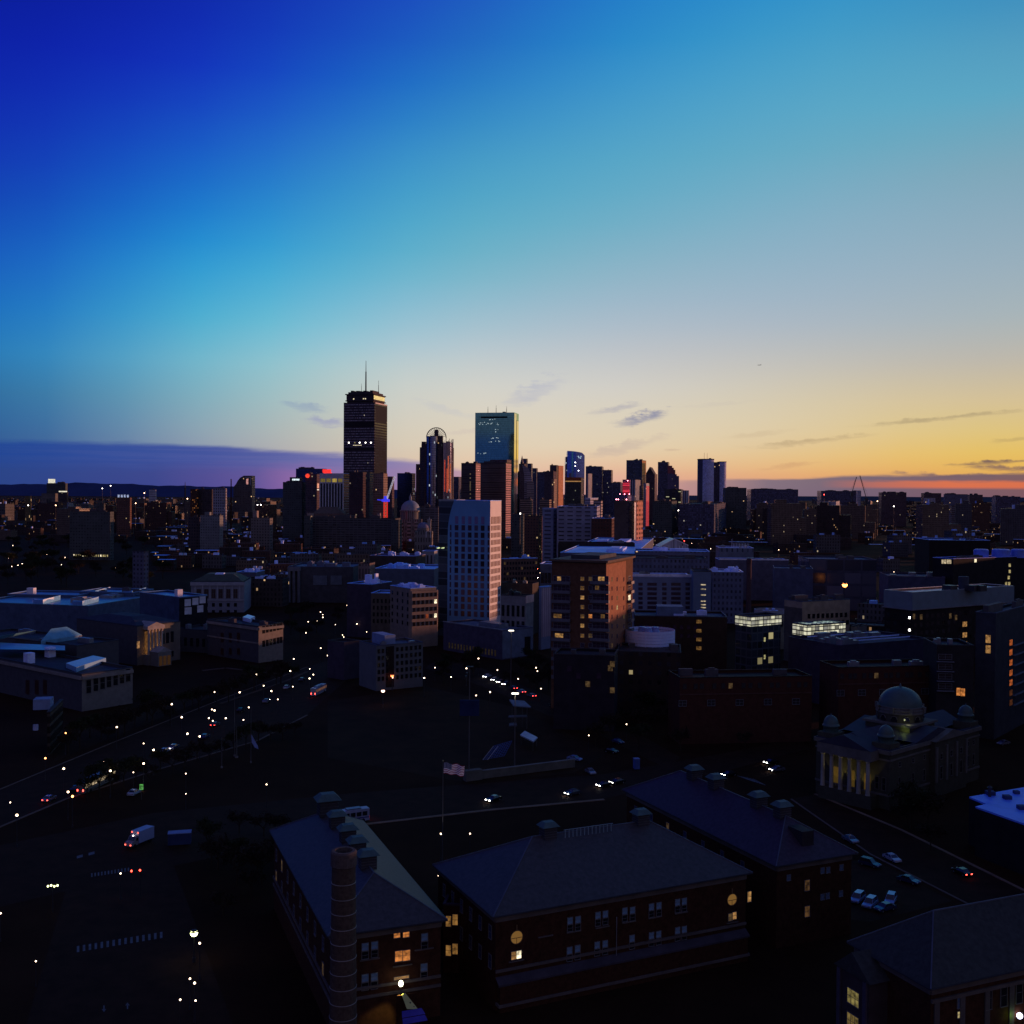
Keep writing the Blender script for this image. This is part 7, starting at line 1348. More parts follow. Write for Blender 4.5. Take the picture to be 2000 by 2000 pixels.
ld=bpy.data.lights.new('dome_uplight','POINT'); ld.energy=34; ld.color=(.75,1,.2); ld.shadow_soft_size=.2; obj('dome_uplight',ld,b.root,(sb*.8+.2,-sb-1.2,hz+2.2)); 
ld=bpy.data.lights.new('dome_uplight','POINT'); ld.energy=22; ld.color=(.95,1,.5); ld.shadow_soft_size=.2; obj('dome_uplight',ld,b.root,(sb*.86,-sb*.86,hz+4.1))
# side bay with pilasters and pediment on the right face
gw=b.d*.36; g0=b.d*.10
MB().box(b.w/2-.02,b.w/2+1.6,g0-gw/2,g0+gw/2,0,b.h-.15).build('side_bay',TST,b.root)
for k in range(4): u=g0-gw/2+.5+(gw-1)*k/3; MB().box(b.w/2+1.61,b.w/2+2.0,u-.45,u+.45,3.95,b.h-1.6).build('pilaster',TLT,b.root)
mb=MB(); mb.face([(b.w/2+2.1,g0-gw/2-.5,b.h-.1),(b.w/2+2.1,g0+gw/2+.5,b.h-.1),(b.w/2+2.1,g0,b.h+2.2)]); mb.face([(b.w/2+2.1,g0-gw/2-.5,b.h-.1),(b.w/2+2.1,g0,b.h+2.2),(b.w/2-4,g0,b.h+2.2),(b.w/2-4,g0-gw/2-.5,b.h-.1)]); mb.face([(b.w/2+2.1,g0+gw/2+.5,b.h-.1),(b.w/2-4,g0+gw/2+.5,b.h-.1),(b.w/2-4,g0,b.h+2.2),(b.w/2+2.1,g0,b.h+2.2)]); mb.build('side_pediment',TLT,b.root)
for k in range(3):
    u=g0-gw/2+.5+(gw-1)*(k+.5)/3
    for z_,h_ in ((6.2,3.6),(10.6,1.7)): o=obj('window',winmesh(1.4,h_,DK,TLT,fr=.16),b.root,(b.w/2+1.6,u,z_),(0,0,math.pi/2))
for u in (-b.d*.40,-b.d*.26,-b.d*.14,b.d*.36,b.d*.43):
    for z_,h_ in ((6.2,3.2),(11,1.4)): place(b,'R',u,z_,winmesh(1.2,h_,DK,TLT,fr=.14))
for u in (-b.w*.40,b.w*.34,b.w*.43):
    place(b,'F',u,6.4,winmesh(1.2,3.4,DK,TLT,fr=.14))
# bright blue flat roof at the right edge
z=11.0; P=[at(x,y,z) for x,y in ((1893,1556),(1985,1540),(2120,1518),(2120,1650),(1905,1575),(1926,1570))]
c=P[0]; t=thing('flat_roofed_building','building at the right edge with a big bright blue flat roof and a notched corner','building',(c.x,c.y,0)); pl=[(p.x-c.x,p.y-c.y) for p in P][::-1]
MB().prism(pl,0,z-.4,top=False).build('walls',mat('wall_black',(.022,.02,.022)),t); MB().prism(pl,z-.39,z,bottom=True).build('roof',mat('roof_electric_blue',(.15,.30,1.0),.5,var=.12,scale=.3),t)
for px,py,s in ((1934,1552,.9),(1967,1560,.8),(1985,1550,.6),(1995,1580,.8)):
    p=at(px,py,z); MB().box(p.x-c.x-s,p.x-c.x+s,p.y-c.y-s,p.y-c.y+s,z+.01,z+.4+s*.5).build('rooftop_unit',mat('unit_navy',(.05,.07,.16)),t)
p=at(1933,1556,z); MB().lathe([(.35,z+.01),(.35,z+2.0),(.6,z+2.1),(0,z+2.6)],p.x-c.x,p.y-c.y,10).build('roof_pipe',DARKM,t); ALL.append((c.x+20,c.y,24,22,16,0))
# ------------------------------------------------------------------ poles, flags, sports field
POLE=mat('pole_grey',(.12,.11,.105),.5,.4)
def pole(name,label,cat,px,pyb,pyt,w0=.3,w1=.14,group=None):
    p=at(px,pyb,0); z=atd(px,pyt,p.y).z; t=thing(name,label,cat,(p.x,p.y,0),0,group); MB().bar((0,0,0),(0,0,z),w0,w1,8).build('pole',POLE,t); MB().bar((0,0,0),(0,0,.5),w0*2,w0*2,8).build('pole_base',CONC,t); return t,z
def flag_mat(name,stars):
    mm=bpy.data.materials.new(name); mm.use_nodes=True; nt=mm.node_tree; b=nt.nodes['Principled BSDF']; L=nt.links.new; b.inputs['Roughness'].default_value=.8
    uv=N(nt,'ShaderNodeUVMap'); sp=N(nt,'ShaderNodeSeparateXYZ'); L(uv.outputs[0],sp.inputs[0]); u,v=sp.outputs[0],sp.outputs[1]
    st=M2(nt,'LESS_THAN',M2(nt,'MODULO',M2(nt,'FLOOR',M2(nt,'MULTIPLY',v,13)),2),.5)
    mx=N(nt,'ShaderNodeMix',data_type='RGBA'); L(st,mx.inputs[0]); mx.inputs[6].default_value=(.9,.85,.9,1); mx.inputs[7].default_value=(.35,.03,.06,1)
    can=M2(nt,'MULTIPLY',M2(nt,'LESS_THAN',u,.4),M2(nt,'GREATER_THAN',v,6/13))
    fu=M2(nt,'SUBTRACT',M2(nt,'FRACT',M2(nt,'MULTIPLY',u,15)),.5); fv=M2(nt,'SUBTRACT',M2(nt,'FRACT',M2(nt,'MULTIPLY',v,16.7)),.5)
    star=M2(nt,'LESS_THAN',M2(nt,'ADD',M2(nt,'MULTIPLY',fu,fu),M2(nt,'MULTIPLY',fv,fv)),.07)
    m2=N(nt,'ShaderNodeMix',data_type='RGBA'); L(star,m2.inputs[0]); m2.inputs[6].default_value=(.02,.03,.12,1); m2.inputs[7].default_value=(.6,.6,.62,1)
    m3=N(nt,'ShaderNodeMix',data_type='RGBA'); L(can,m3.inputs[0]); L(mx.outputs[2],m3.inputs[6]); L(m2.outputs[2],m3.inputs[7]); L(m3.outputs[2],b.inputs['Base Color'])
    return mm
def flagmesh(w,h,drop,amp=.25):
    mb=MB(); n,m_=16,8
    f=lambda i,j: (w*i/n*(1-.04*j/m_), amp*math.sin(i*.75+j*.25)*(i/n), -h*j/m_-drop*(i/n)**1.3+.12*math.sin(i*.8))
    for i in range(n):
        for j in range(m_): mb.face([f(i,j+1),f(i+1,j+1),f(i+1,j),f(i,j)],[(i/n,1-(j+1)/m_),((i+1)/n,1-(j+1)/m_),((i+1)/n,1-j/m_),(i/n,1-j/m_)])
    return mb
t,z=pole('flagpole','tall flagpole flying a striped starred flag, between the left and middle halls','flagpole',864,1704,1487,.26,.1)
fl=flagmesh(4.4,2.3,.55).build('flag',flag_mat('flag_stripes',True),None,True); fl.location=t.location+Vector((.15,0,z-.3)); tag(fl,'red and white striped flag with a blue starred corner blowing to the right','flag')
MB().sphere((0,0,z+.15),.16,8,6).build('finial',mat('gilt',(.5,.4,.15),.3,.9),t)
ld=bpy.data.lights.new('flag_uplight','SPOT'); ld.energy=3200; ld.color=(1,.9,.95); ld.spot_size=R(34); ld.shadow_soft_size=.1; lo=obj('flag_uplight',ld,t,(3.2,-3.2,.5)); lo.rotation_euler=(Vector((2.2,0,z-1.5))-Vector((3.2,-3.2,.5))).to_track_quat('-Z','Y').to_euler()
t,z=pole('flagpole','thin flagpole with a drooping blue and white flag beside the avenue','flagpole',490,1490,1378,.24,.1)
mb=MB(); mb.face([(0,0,0),(1.9,.1,-3.4),(2.1,.1,-4.4),(1.2,0,-3.2),(.1,0,-1.6)]); mb.face([(.1,.02,-1.6),(1.2,.02,-3.2),(2.1,.1,-4.4),(1.0,.05,-3.9),(.15,0,-2.4)])
fl=mb.build('flag',mat('flag_pale_blue',(.22,.30,.55),.8,var=.3,scale=.8)); fl.location=t.location+Vector((.1,0,z-8.5)); tag(fl,'drooping pale blue flag hanging from a pole beside the avenue','flag')
for px,yb,yt,lab in ((458,1477,1352,'bare pole left of the blue flag, beside the avenue'),(433,1500,1440,'short bare pole by the avenue, leftmost of three'),(462,1480,1420,'second bare pole by the avenue, thicker, left of the blue flag')):
    pole('flagpole',lab,'pole',px,yb,yt,.3 if px!=462 else .5,.12)
def mastlight(px,yb,yt,lab,lit=True):
    t,z=pole('floodlight_mast',lab,'light mast',px,yb,yt,.42,.22)
    MB().box(-1.0,1.0,-.3,.3,z-.1,z+.25).build('lamp_head',glow('mast_glow',(1,.9,.75),3.5) if lit else DARKM,t)
    if lit:
        ld=bpy.data.lights.new('mast_light','POINT'); ld.energy=110; ld.color=(1,.88,.7); ld.shadow_soft_size=.2; obj('lamp_light',ld,t,(.0,-.9,z-.6))
    return t,z
mastlight(997.5,1371,1232,'tall lit floodlight mast in front of the plum podium, right of the park')
mastlight(1005,1508,1355,'lit floodlight mast behind the pale field wall, by the elevated stand')
t,z=mastlight(916,1523,1303,'tall unlit mast with a cluster of lamps, left end of the field wall',False)
for k in range(3): MB().box(-.9-.2*k,-.3-.2*k,-.3,.3,z-1.2-k*.9,z-.6-k*.9).build('lamp',DARKM,t)
MB().box(-3.0,3.0,-.4,.4,z*.60,z*.60+4.6).build('banner',mat('banner_blue',(.02,.03,.09),.8),t).scale=(.9,1,.95)
# field wall, stand, shelter, net
P=[at(917,1524,0),at(1122,1498,0)]; d=P[1]-P[0]; t=thing('wall','long pale low wall closing the dark sports field','wall',(P[0].x,P[0].y,0),math.atan2(d.y,d.x)); MB().box(0,d.length,-.3,.3,0,2.2).build('wall_body',mat('wall_olive',(.13,.125,.10),.9),t); MB().box(-.1,d.length+.1,-.38,.38,2.21,2.4).build('coping',mat('coping_pale',(.2,.2,.17),.9),t)
MB().box(-1.5,3.5,-1.0,1.0,0,2.9).build('gate_block',mat('wall_olive',(.13,.125,.10),.9),t)
def pxslab(pts,z,th,name,m,t):
    P=[at(x,y,z) for x,y in pts]; o=t.location; return MB().prism([(p.x-o.x,p.y-o.y) for p in P][::1],z-th,z,bottom=True).build(name,m,t)
q0=at(1020,1410,0); t=thing('viewing_stand','elevated stand with a blue-grey flat roof on thin posts beside the field','viewing stand',(q0.x,q0.y,0))
pxslab([(1003,1378),(1037,1380.5),(1024,1368.5),(995,1366)],8.5,.35,'roof',mat('stand_roof',(.16,.20,.25),.6),t)
pxslab([(993,1400),(1030,1399),(1028,1396),(994,1397)],5.2,.3,'platform',mat('stand_deck',(.10,.11,.13)),t); pxslab([(994,1417),(1010,1416),(1008,1411),(995,1412)],3,.3,'platform',mat('stand_deck',(.10,.11,.13)),t)
for px,py in ((1020,1421),(1029,1424),(1008,1420),(1000,1418)): p=at(px,py,0); MB().bar((p.x-q0.x,p.y-q0.y,0),(p.x-q0.x,p.y-q0.y,8.2),.22).build('post',POLE,t)
q0=at(1034,1450,0); t=thing('shelter','small shelter with a pale blank tilted roof, right of the blue net','shelter',(q0.x,q0.y,0)); P=[at(x,y,3.2)-q0 for x,y in ((1016,1435),(1042,1448),(1050,1440),(1025,1427))]
mb=MB(); mb.face(P); mb.prism([(p.x,p.y) for p in P],2.85,3.19,bottom=True,top=False); mb.build('roof',mat('shelter_roof',(.42,.47,.48),.5),t)
for p in P: MB().bar((p.x*.9,p.y*.9,0),(p.x*.9,p.y*.9,2.9),.15).build('post',POLE,t)
q0=at(970,1487,0); t=thing('batting_cage','slanted blue netting panel on two poles beside the field','netting',(q0.x,q0.y,0)); P=[at(x,y,zz_)-q0 for x,y,zz_ in ((943,1484,.2),(985,1476,.2),(1000,1447,4),(964,1457,4))]
mb=MB()
for k in range(9):
    a_=P[0]+(P[1]-P[0])*k/8; c_=P[3]+(P[2]-P[3])*k/8; mb.bar(a_,c_,.10)
    a_=P[0]+(P[3]-P[0])*k/8; c_=P[1]+(P[2]-P[1])*k/8; mb.bar(a_,c_,.10)
mb.build('net',mat('net_blue',(.08,.14,.42),.7),t); MB().bar(P[0],P[3],.2).bar(P[0]+Vector((1.4,0,0)),P[3]+Vector((1.4,0,0)),.2).build('pole',mat('pole_pale',(.4,.4,.42)),t)
for px,py,lab,cc,s in ((1243,1502,'upright blue cabin standing by the parked cars','portable cabin',(1.5,1.6,3.0)),(351,1648,'dark blue container box right of the white box truck','container',(5.0,2.4,2.6))):
    p=at(px,py,0); t=thing('portable_cabin' if s[0]<2 else 'container',lab,cc,(p.x,p.y,0),R(14)); m_=mat('cabin_blue',(.07,.12,.34),.6) if s[0]<2 else mat('container_blue',(.035,.055,.14),.6)
    MB().box(-s[0]/2,s[0]/2,-s[1]/2,s[1]/2,.12,s[2]).build('body',m_,t); rb=MB()
    for k in range(int(s[0]/.4)): rb.box(-s[0]/2+.15+k*.4,-s[0]/2+.3+k*.4,-s[1]/2-.05,-s[1]/2,.2,s[2]-.1)
    rb.build('ribs',m_,t); MB().box(-s[0]/2-.06,s[0]/2+.06,-s[1]/2-.06,s[1]/2+.06,s[2]+.01,s[2]+.15).build('roof',mat('cabin_roof',(.2,.26,.45)),t)
P=at(276,1562,0); t=thing('sign','small green-lit sign box on a post beside the avenue','sign',(P.x,P.y,0)); MB().bar((0,0,0),(0,0,2.6),.14).build('post',POLE,t); MB().box(-.45,.45,-.1,.1,2.6,4.0).build('sign_box',glow('sign_green',(.25,1,.2),.35),t)
mb=MB(); mb.box(-.3,-.1,-.14,-.11,2.8,3.8).box(.05,.3,-.14,-.11,3.3,3.8).box(.05,.2,-.14,-.11,2.8,3.2); mb.build('symbol',DARKM,t)
P=at(194,1232,0) if False else at(754,1232,0); t=thing('sign','small white lit sign at the street corner by the bay-window row','sign',(P.x,P.y,0)); MB().bar((0,0,0),(0,0,2.0),.2).build('post',POLE,t); MB().box(-.6,.6,-.12,.12,2.0,3.6).build('sign_box',glow('sign_white',(1,.97,.9),2.2),t)
# ------------------------------------------------------------------ street lamps
def fast_copy(root,parts,loc,rz=0,label=None,group=None,scale=None):
    r=root.copy(); COL.objects.link(r); r.location=loc; r.rotation_euler=(0,0,rz)
    if label: r['label']=label
    if group: r['group']=group
    if scale: r.scale=(scale,)*3
    for p,subs in parts:
        c=p.copy(); COL.objects.link(c); c.parent=r
        for s in subs: d=s.copy(); COL.objects.link(d); d.parent=c
    return r
LAMPG=glow('lamp_globe',(1,.70,.46),8,sampling=True); LAMPO=glow('lamp_globe_orange',(1,.36,.10),9,sampling=True)
def lamp_proto(hh,rad,gm,label,group):
    t=thing('street_lamp',label,'street lamp',(0,0,-500),0,group)
    a=MB().bar((0,0,0),(0,0,hh-rad),.16,.10,6).bar((0,0,0),(0,0,.6),.34,.26,6).build('post',DARKM,t)
    c=MB().lathe([(0,hh-rad-.12),(rad*.6,hh-rad-.1),(rad*.75,hh-rad+.05),(rad*.55,hh-rad+.14)],n=10).build('collar',DARKM,t)
    g=MB().sphere((0,0,hh),rad,12,8).build('globe',gm,t,True); return t,[(a,[]),(c,[]),(g,[])]
GROUPS={
 'avenue':('lit globe street lamp along the museum avenue at lower left','globe lamps along the museum avenue',
  [(573.7,1287),(501,1316),(567,1315),(572,1334.5),(515,1337),(530,1355),(542.6,1360.6),(419,1348),(468,1357.5),(486,1377.7),(414,1380),(335.5,1381),(408,1400),(415.6,1400),(419,1393),(441,1401.6),(475.5,1396.6),(355,1406),(228,1420.5),(280.5,1439.5),(366,1438),(390,1440),(203,1471),(300,1469),(280.5,1494.5),(260.6,1490),(124.5,1504.7),(215.6,1510),(20,1549),(133,1549),(33,1598.6)]),
 'orange':('street lamp with an orange halo along the museum avenue, far left','orange lamps at the far left of the avenue',[(128,1432),(88.5,1479.5),(141.6,1563)]),
 'park':('lit globe lamp around the dark park in the centre','globe lamps around the central park',
  [(626.5,1266),(640,1284),(605,1298.6),(612,1317),(604.5,1329.7),(767,1317),(748,1348),(828.6,1329),(881,1317),(930,1355),(957,1357),(1012,1322),(849.6,1300),(934.5,1290.6),(971.5,1306),(1056.7,1339),(1106,1359),(1163.7,1382.5),(1223.7,1405.6),(1050,1315),(1047,1304),(1150,1425),(911,1309)]),
 'row':('lit globe lamp below the bay-window apartment row','globe lamps below the bay-window row',
  [(796.5,1196),(826.5,1185),(844,1196),(843,1216.6),(820,1231),(810,1236),(725,1208.5),(703,1212),(697,1222),(716,1230),(765.7,1208),(772,1229.5),(669,1237),(671.5,1241),(626,1198.5),(630.5,1198.5),(619.5,1209),(630.6,1209),(597.5,1235),(655,1215),(678,1185),(602,1214)]),
 'library':('lit lamp in front of the columned library','lamps in front of the columned library',[(574,1147),(584,1145.5),(590,1147)]),
 'front':('lit globe lamp on the dark grounds behind the brick halls','globe lamps behind the brick halls',[(363,1511),(363,1540),(918,1627),(861,1635),(856.5,1700),(868.5,1704),(520.6,1538)]),
 'corner':('lit lamp in the dark bottom left corner','lamps in the bottom left corner',[(235.5,1706),(1,1782),(390,1851),(70,1865),(371,1907),(380,1930),(382,1944),(352,1945)]),
 'fens':('lit lamp among the dark trees at left','lamps among the dark trees at left',[(25,1065.5),(61,1090.5),(92,1079.5),(100.6,1079.5),(127,1091),(120,1099.5),(35,1103),(43.5,1103),(225.5,1106),(248.5,1113),(258.6,1123),(303,1023),(355,1015),(16,1092),(23,1105)]),
 'right':('lit lamp over the low roofs and yards at right','lamps over the low yards at right',[(1547,1084),(1565.5,1089),(1581.7,1093),(1521,1075.7),(1632,1091),(1641,1091),(1763,1073.5),(1746,1114.5),(1767,1116.7),(1684,1142),(1293.7,1072.6),(1351,1059.5),(1388,1073.7),(1398,1077),(1208,1083),(1798.5,1049.6),(1811.5,1049.6),(1728,1025),(1403,1080),(1897.6,1089),(1913.7,1091)]),
 'avenue2':('lit lamp along the busy avenue behind the white tower','lamps along the busy avenue',[(1000,1116),(1022,1106),(1037,1102),(1013,1121),(980,1123),(1007,1137),(1028,1110),(1046,1128),(1055,1117),(1005,1066),(1042,1072)]),
}
for key,(lab,grp,pts) in GROUPS.items():
    far=key in('right','fens','library','avenue2'); hh=8.0 if far else (5.2 if key in('corner','front') else 6.5)
    rad=.36 if far else (.24 if key not in('corner','front') else .15)
    gm=LAMPO if key=='orange' else LAMPG
    root,parts=lamp_proto(hh,rad,gm,lab,grp)
    for i,(x,y) in enumerate(pts):
        p=at(x,y,hh); loc=(p.x,p.y,0)
        if i==0: root.location=loc
        else: fast_copy(root,parts,loc,0,None,None,.6+.55*abs(math.sin(i*7.3+len(key))))
# the big single lamps
def biglamp(name,lab,px,py,z,rad,col,s,energy=0):
    p=at(px,py,z); t=thing(name,lab,'street lamp',(p.x,p.y,0)); MB().bar((0,0,0),(0,0,z-rad),.3,.16,8).bar((0,0,0),(0,0,.8),.6,.5,8).build('post',DARKM,t); MB().sphere((0,0,z),rad,16,10).build('globe',glow(lab[:18],col,s,sampling=True),t,True)
    MB().lathe([(rad*1.02,z+rad*.25),(rad*.7,z+rad*.8),(0,z+rad*1.08)],n=12).build('lamp_hood',DARKM,t); return t
biglamp('street_lamp','largest glowing globe lamp, at the right foot of the white tower',981.5,1148,12,1.55,(1,.78,.62),7)
biglamp('street_lamp','big peach globe lamp in front of the grey ribbed block',1440.5,1073,16,2.3,(1,.72,.5),6)
biglamp('floodlight','flaring orange floodlight over the cream block roof',1650,1142,21,1.7,(1,.30,.06),9)
biglamp('floodlight','small orange double light below the twin towers',1432,994.5,34,2.6,(1,.35,.12),7)
biglamp('street_lamp','red-orange lamp at the corner right of the green-roofed hall',486,1130,15,1.4,(1,.22,.05),10)
biglamp('street_lamp','orange lamp at the corner of the blue-roofed block, left of the bay row',696.6,1110,16,1.2,(1,.42,.16),9)
biglamp('street_lamp','bright yellow-green lamp in the bottom left corner, biggest there',379,1822,5,.62,(.95,1,.45),9)
biglamp('street_lamp','red-orange lamp below the corner of the grey apartment block',766,1319.5,6,.65,(1,.2,.06),5)
biglamp('street_lamp','lamp with a reddish halo left of the dark park, below the grey block',748,1349,5.5,.6,(1,.6,.45),12)
for px,py,lab,c in ((1245,1090,'red lamp at the right end of the pale roofed block','r'),(1500,956,'red warning lamp on the long dark block','r'),(1609.6,966,'red lamp on the block left of the tilted cranes','r'),(1336.5,1056.6,'small red lamp near the glass gable','r'),(1828.6,999,'blue lamp on the right plain','b'),(1713.7,979,'peach lamp on the right plain near the cranes','o'),(1325,997,'white lamp below the twin tower foot','w'),(1745.7,989,'small white lamp on the right plain','w'),(216,948.7,'white lamp under the left hills','w'),(200,954,'small lamp under the left hills','w'),(366,974,'peach lamp left of the orange-lit tower','o'),(265,983,'warm lamp on the left plain','o'),(282,963,'orange lamp left of the white striped block','o'),(109,987,'peach lamp at the far left plain','o'),(55,987,'yellow lamp at the foot of the yellow-lit tower','w'),(503,986,'pair lamp right of the staircase tower','w'),(509.5,986,'second pair lamp right of the staircase tower','w'),(1016,1003,'white lamp left of the wide white block','w')):
    D={'956':2990}.get(str(int(py)),1900 if py<1000 else 1000)
    if py>1040: p=at(px,py,18)
    else: p=atd(px,py,D)
    zt=max(p.z,6); t=thing('mast_lamp',lab+', on a thin mast','lamp',(p.x,p.y,0)); MB().bar((0,0,0),(0,0,zt-.6),.5,.3,6).build('mast',DARKM,t)
    MB().sphere((0,0,zt),.85 if p.y>1500 else .6,10,6).build('lamp_head',glow('mast_lamp_'+c,{'r':(1,.05,.04),'b':(.1,.2,1),'o':(1,.55,.3),'w':(1,.9,.8)}[c],10),t,True)
# traffic lights in the bottom left corner
for px,py,lab in ((257.5,1702,'red traffic light by the crosswalk, left one of two'),(274,1700.5,'red traffic light by the crosswalk, right one of two')):
    p=at(px,py,5); t=thing('traffic_light',lab,'traffic light',(p.x,p.y,0)); MB().bar((0,0,0),(0,0,5.6),.16,.12,6).build('post',DARKM,t); MB().box(-.22,.22,-.16,.2,4.3,5.5).build('signal_box',mat('signal_black',(.02,.02,.02)),t); MB().sphere((0,-.2,5.15),.2,10,6).build('red_light',glow('signal_red',(1,.05,.03),9),t); MB().sphere((0,-.14,4.6),.13,8,5).build('dark_light',DARKM,t)
p=at(103,1731,5); t=thing('street_lamp','yellow-green cluster lamp, far left bottom','street lamp',(p.x,p.y,0)); MB().bar((0,0,0),(0,0,5),.2,.14,6).build('post',DARKM,t)
for k in range(4): MB().sphere((-.9+k*.6,0,5+.15*(k%2)),.2,8,5).build('globe',glow('lamp_lime',(.95,1,.45),4),t)
# ------------------------------------------------------------------ vehicles
GLASS=mat('car_glass',(.015,.018,.025),.08,spec=.8,var=0); TYRE=mat('tyre',(.012,.012,.012),.9,var=0)
HEADL=glow('headlight',(1,.95,.85),22,sampling=True); TAILL=glow('taillight',(1,.06,.04),9,sampling=True); HEADOFF=mat('headlight_off',(.4,.4,.42),.2,var=0); TAILOFF=mat('taillight_off',(.12,.01,.01),.3,var=0); RIM=mat('wheel_rim',(.35,.35,.36),.35,.7,var=0)
def car(label,px0,px1,paint,lights='off',group=None,suv=False,big=1.0,z=0.0):
    a=at(*px0,0); c=at(*px1,0); mid=(a+c)/2; rz=math.atan2((c-a).y,(c-a).x)
    t=thing('parked_car' if lights=='off' else 'car',label,'car',(mid.x,mid.y,z),rz,group)
    L_,w=4.5,1.8; hh=1.45 if not suv else 1.72
    low=[(-2.25,.35),(-2.25,.82),(-2.05,.95),(-1.2 if suv else -1.55,1.0),(1.0,.93),(1.95,.80),(2.22,.62),(2.25,.35)]
    def ext(outline,y0,y1,mb,taper=1.0):
        mb.face([(x,y0,z_) for x,z_ in outline]); mb.face([(x,y1,z_) for x,z_ in reversed(outline)])
        for i in range(len(outline)):
            p,q_=outline[i],outline[(i+1)%len(outline)]; mb.face([(p[0],y0,p[1]),(p[0],y1,p[1]),(q_[0],y1,q_[1]),(q_[0],y0,q_[1])])
    mb=MB(); ext(low,-w/2,w/2,mb)
    body=mb.build('body',paint,t)
    tb=-2.1 if suv else -1.6
    mb=MB(); B=[(tb,.96),(1.05,.92)]; T=[(tb+.28 if suv else -1.0,hh),(.35,hh)]
    P=[(B[0][0],-.84,B[0][1]),(B[1][0],-.84,B[1][1]),(B[1][0],.84,B[1][1]),(B[0][0],.84,B[0][1])]; Q=[(T[0][0],-.66,T[0][1]-.05),(T[1][0],-.66,T[1][1]-.05),(T[1][0],.66,T[1][1]-.05),(T[0][0],.66,T[0][1]-.05)]
    for i in range(4): j=(i+1)%4; mb.face([P[i],P[j],Q[j],Q[i]])
    mb.build('windows',GLASS,t)
    mb=MB(); R_=[(q[0],q[1],q[2]+.06) for q in Q]; 
    for i in range(4): j=(i+1)%4; mb.face([Q[i],Q[j],R_[j],R_[i]])
    mb.face(R_)
    for i in range(4): mb.bar(P[i],Q[i],.09)
    mb.bar((-.25,-.82,.95),(-.25,-.67,hh-.05),.09).bar((-.25,.82,.95),(-.25,.67,hh-.05),.09); mb.build('roof',paint,t)
    for x in (-1.4,1.4):
        for s in (-1,1):
            wme=MB(); 
            for r0,y0_,y1_ in ((.33,s*.72,s*.91),):
                n=12; ring=[(r0*math.cos(2*math.pi*k/n),r0*math.sin(2*math.pi*k/n)) for k in range(n)]
                wme.face([(q[0],y1_,q[1]) for q in (ring if s<0 else ring[::-1])])
                for k in range(n): p,q_=ring[k],ring[(k+1)%n]; wme.face([(p[0],y0_,p[1]),(q_[0],y0_,q_[1]),(q_[0],y1_,q_[1]),(p[0],y1_,p[1])])
            wh_=wme.build('wheel',TYRE,t); wh_.location=(x,0,.33)
            rm=MB().face([(.2*math.cos(2*math.pi*k/8),s*.915,.2*math.sin(2*math.pi*k/8)) for k in range(8)]).build('rim',RIM,wh_)
    for s in (-1,1):
        MB().box(2.16,2.30,s*.62-.2,s*.62+.2,.58,.76).build('headlight',HEADL if lights in('on','head') else HEADOFF,t)
        MB().box(-2.29,-2.2,s*.66-.17,s*.66+.17,.66,.84).build('taillight',TAILL if lights in('on','tail') else TAILOFF,t)
    return t
PW=mat('car_white',(.42,.44,.5),.25,.1,var=.04,spec=.6); PB=mat('car_paleblue',(.22,.30,.55),.25,.3,var=.04,spec=.6); PD=mat('car_navy',(.03,.04,.12),.22,.3,var=.04,spec=.7); PS=mat('car_silver',(.32,.33,.37),.25,.6,var=.04); PK=mat('car_black',(.012,.012,.014),.2,.3,var=.04,spec=.7); PG=mat('car_grey',(.10,.10,.11),.25,.5,var=.04)
PP=[PW,PS,PK,PG,PD]
car('pale blue sedan parked at the right end of the field wall',(1104,1482),(1141,1488),PB); car('silver-blue car just below the pale blue sedan',(1143,1504),(1164,1518),PS)
car('dark blue car parked farther back right of the sedan',(1195,1448),(1219,1455),PD); car('dark car parked between the pale sedan and the blue cabin',(1184,1468),(1204,1472),PK)
car('car with bright headlights turning left on the cross road, centre',(1134,1549),(1104,1555),PG,'head'); car('first of two cars with headlights near the blue cabin',(1190,1534),(1170,1538),PK,'head'); car('second car with headlights, right behind the first near the blue cabin',(1214,1529),(1197,1532),PK,'head')
car('car with headlights on the cross road behind the middle hall',(976,1561),(952,1568),PK,'head')
car('silver car on the right street, nearest the temple',(1646,1636),(1676,1652),PS); car('bright white sedan on the right street',(1725,1672),(1760,1690),PW); car('dark blue car beside the right street, left of the white sedan',(1686,1688),(1712,1695),PD,suv=True)
car('dark silver car parked low beside the right street',(1754,1718),(1796,1730),PD); car('dark car with a red tail light at the far end of the right street',(1895,1716),(1862,1700),PK,'tail')
car('white hatchback, leftmost in the small parking lot',(1682,1754),(1668,1766),PB,suv=True); car('pale car second from left in the small parking lot',(1706,1764),(1692,1776),PB,suv=True); car('blue car standing behind in the small parking lot',(1745,1752),(1734,1774),PB,suv=True); car('dark blue car nearest in the small parking lot',(1740,1775),(1716,1781),PD)
car('car with headlights by the temple crossing, upper one',(1516,1490),(1496,1493),PK,'head'); car('silver car with headlights by the temple crossing, lower one',(1535,1504),(1500,1508),PS,'head'); car('car with headlights at the ridge end of the right hall',(1434,1514),(1414,1517),PK,'head')
car('pale car right of the temple with two lamps above it',(1975,1452),(1944,1457),PS); 
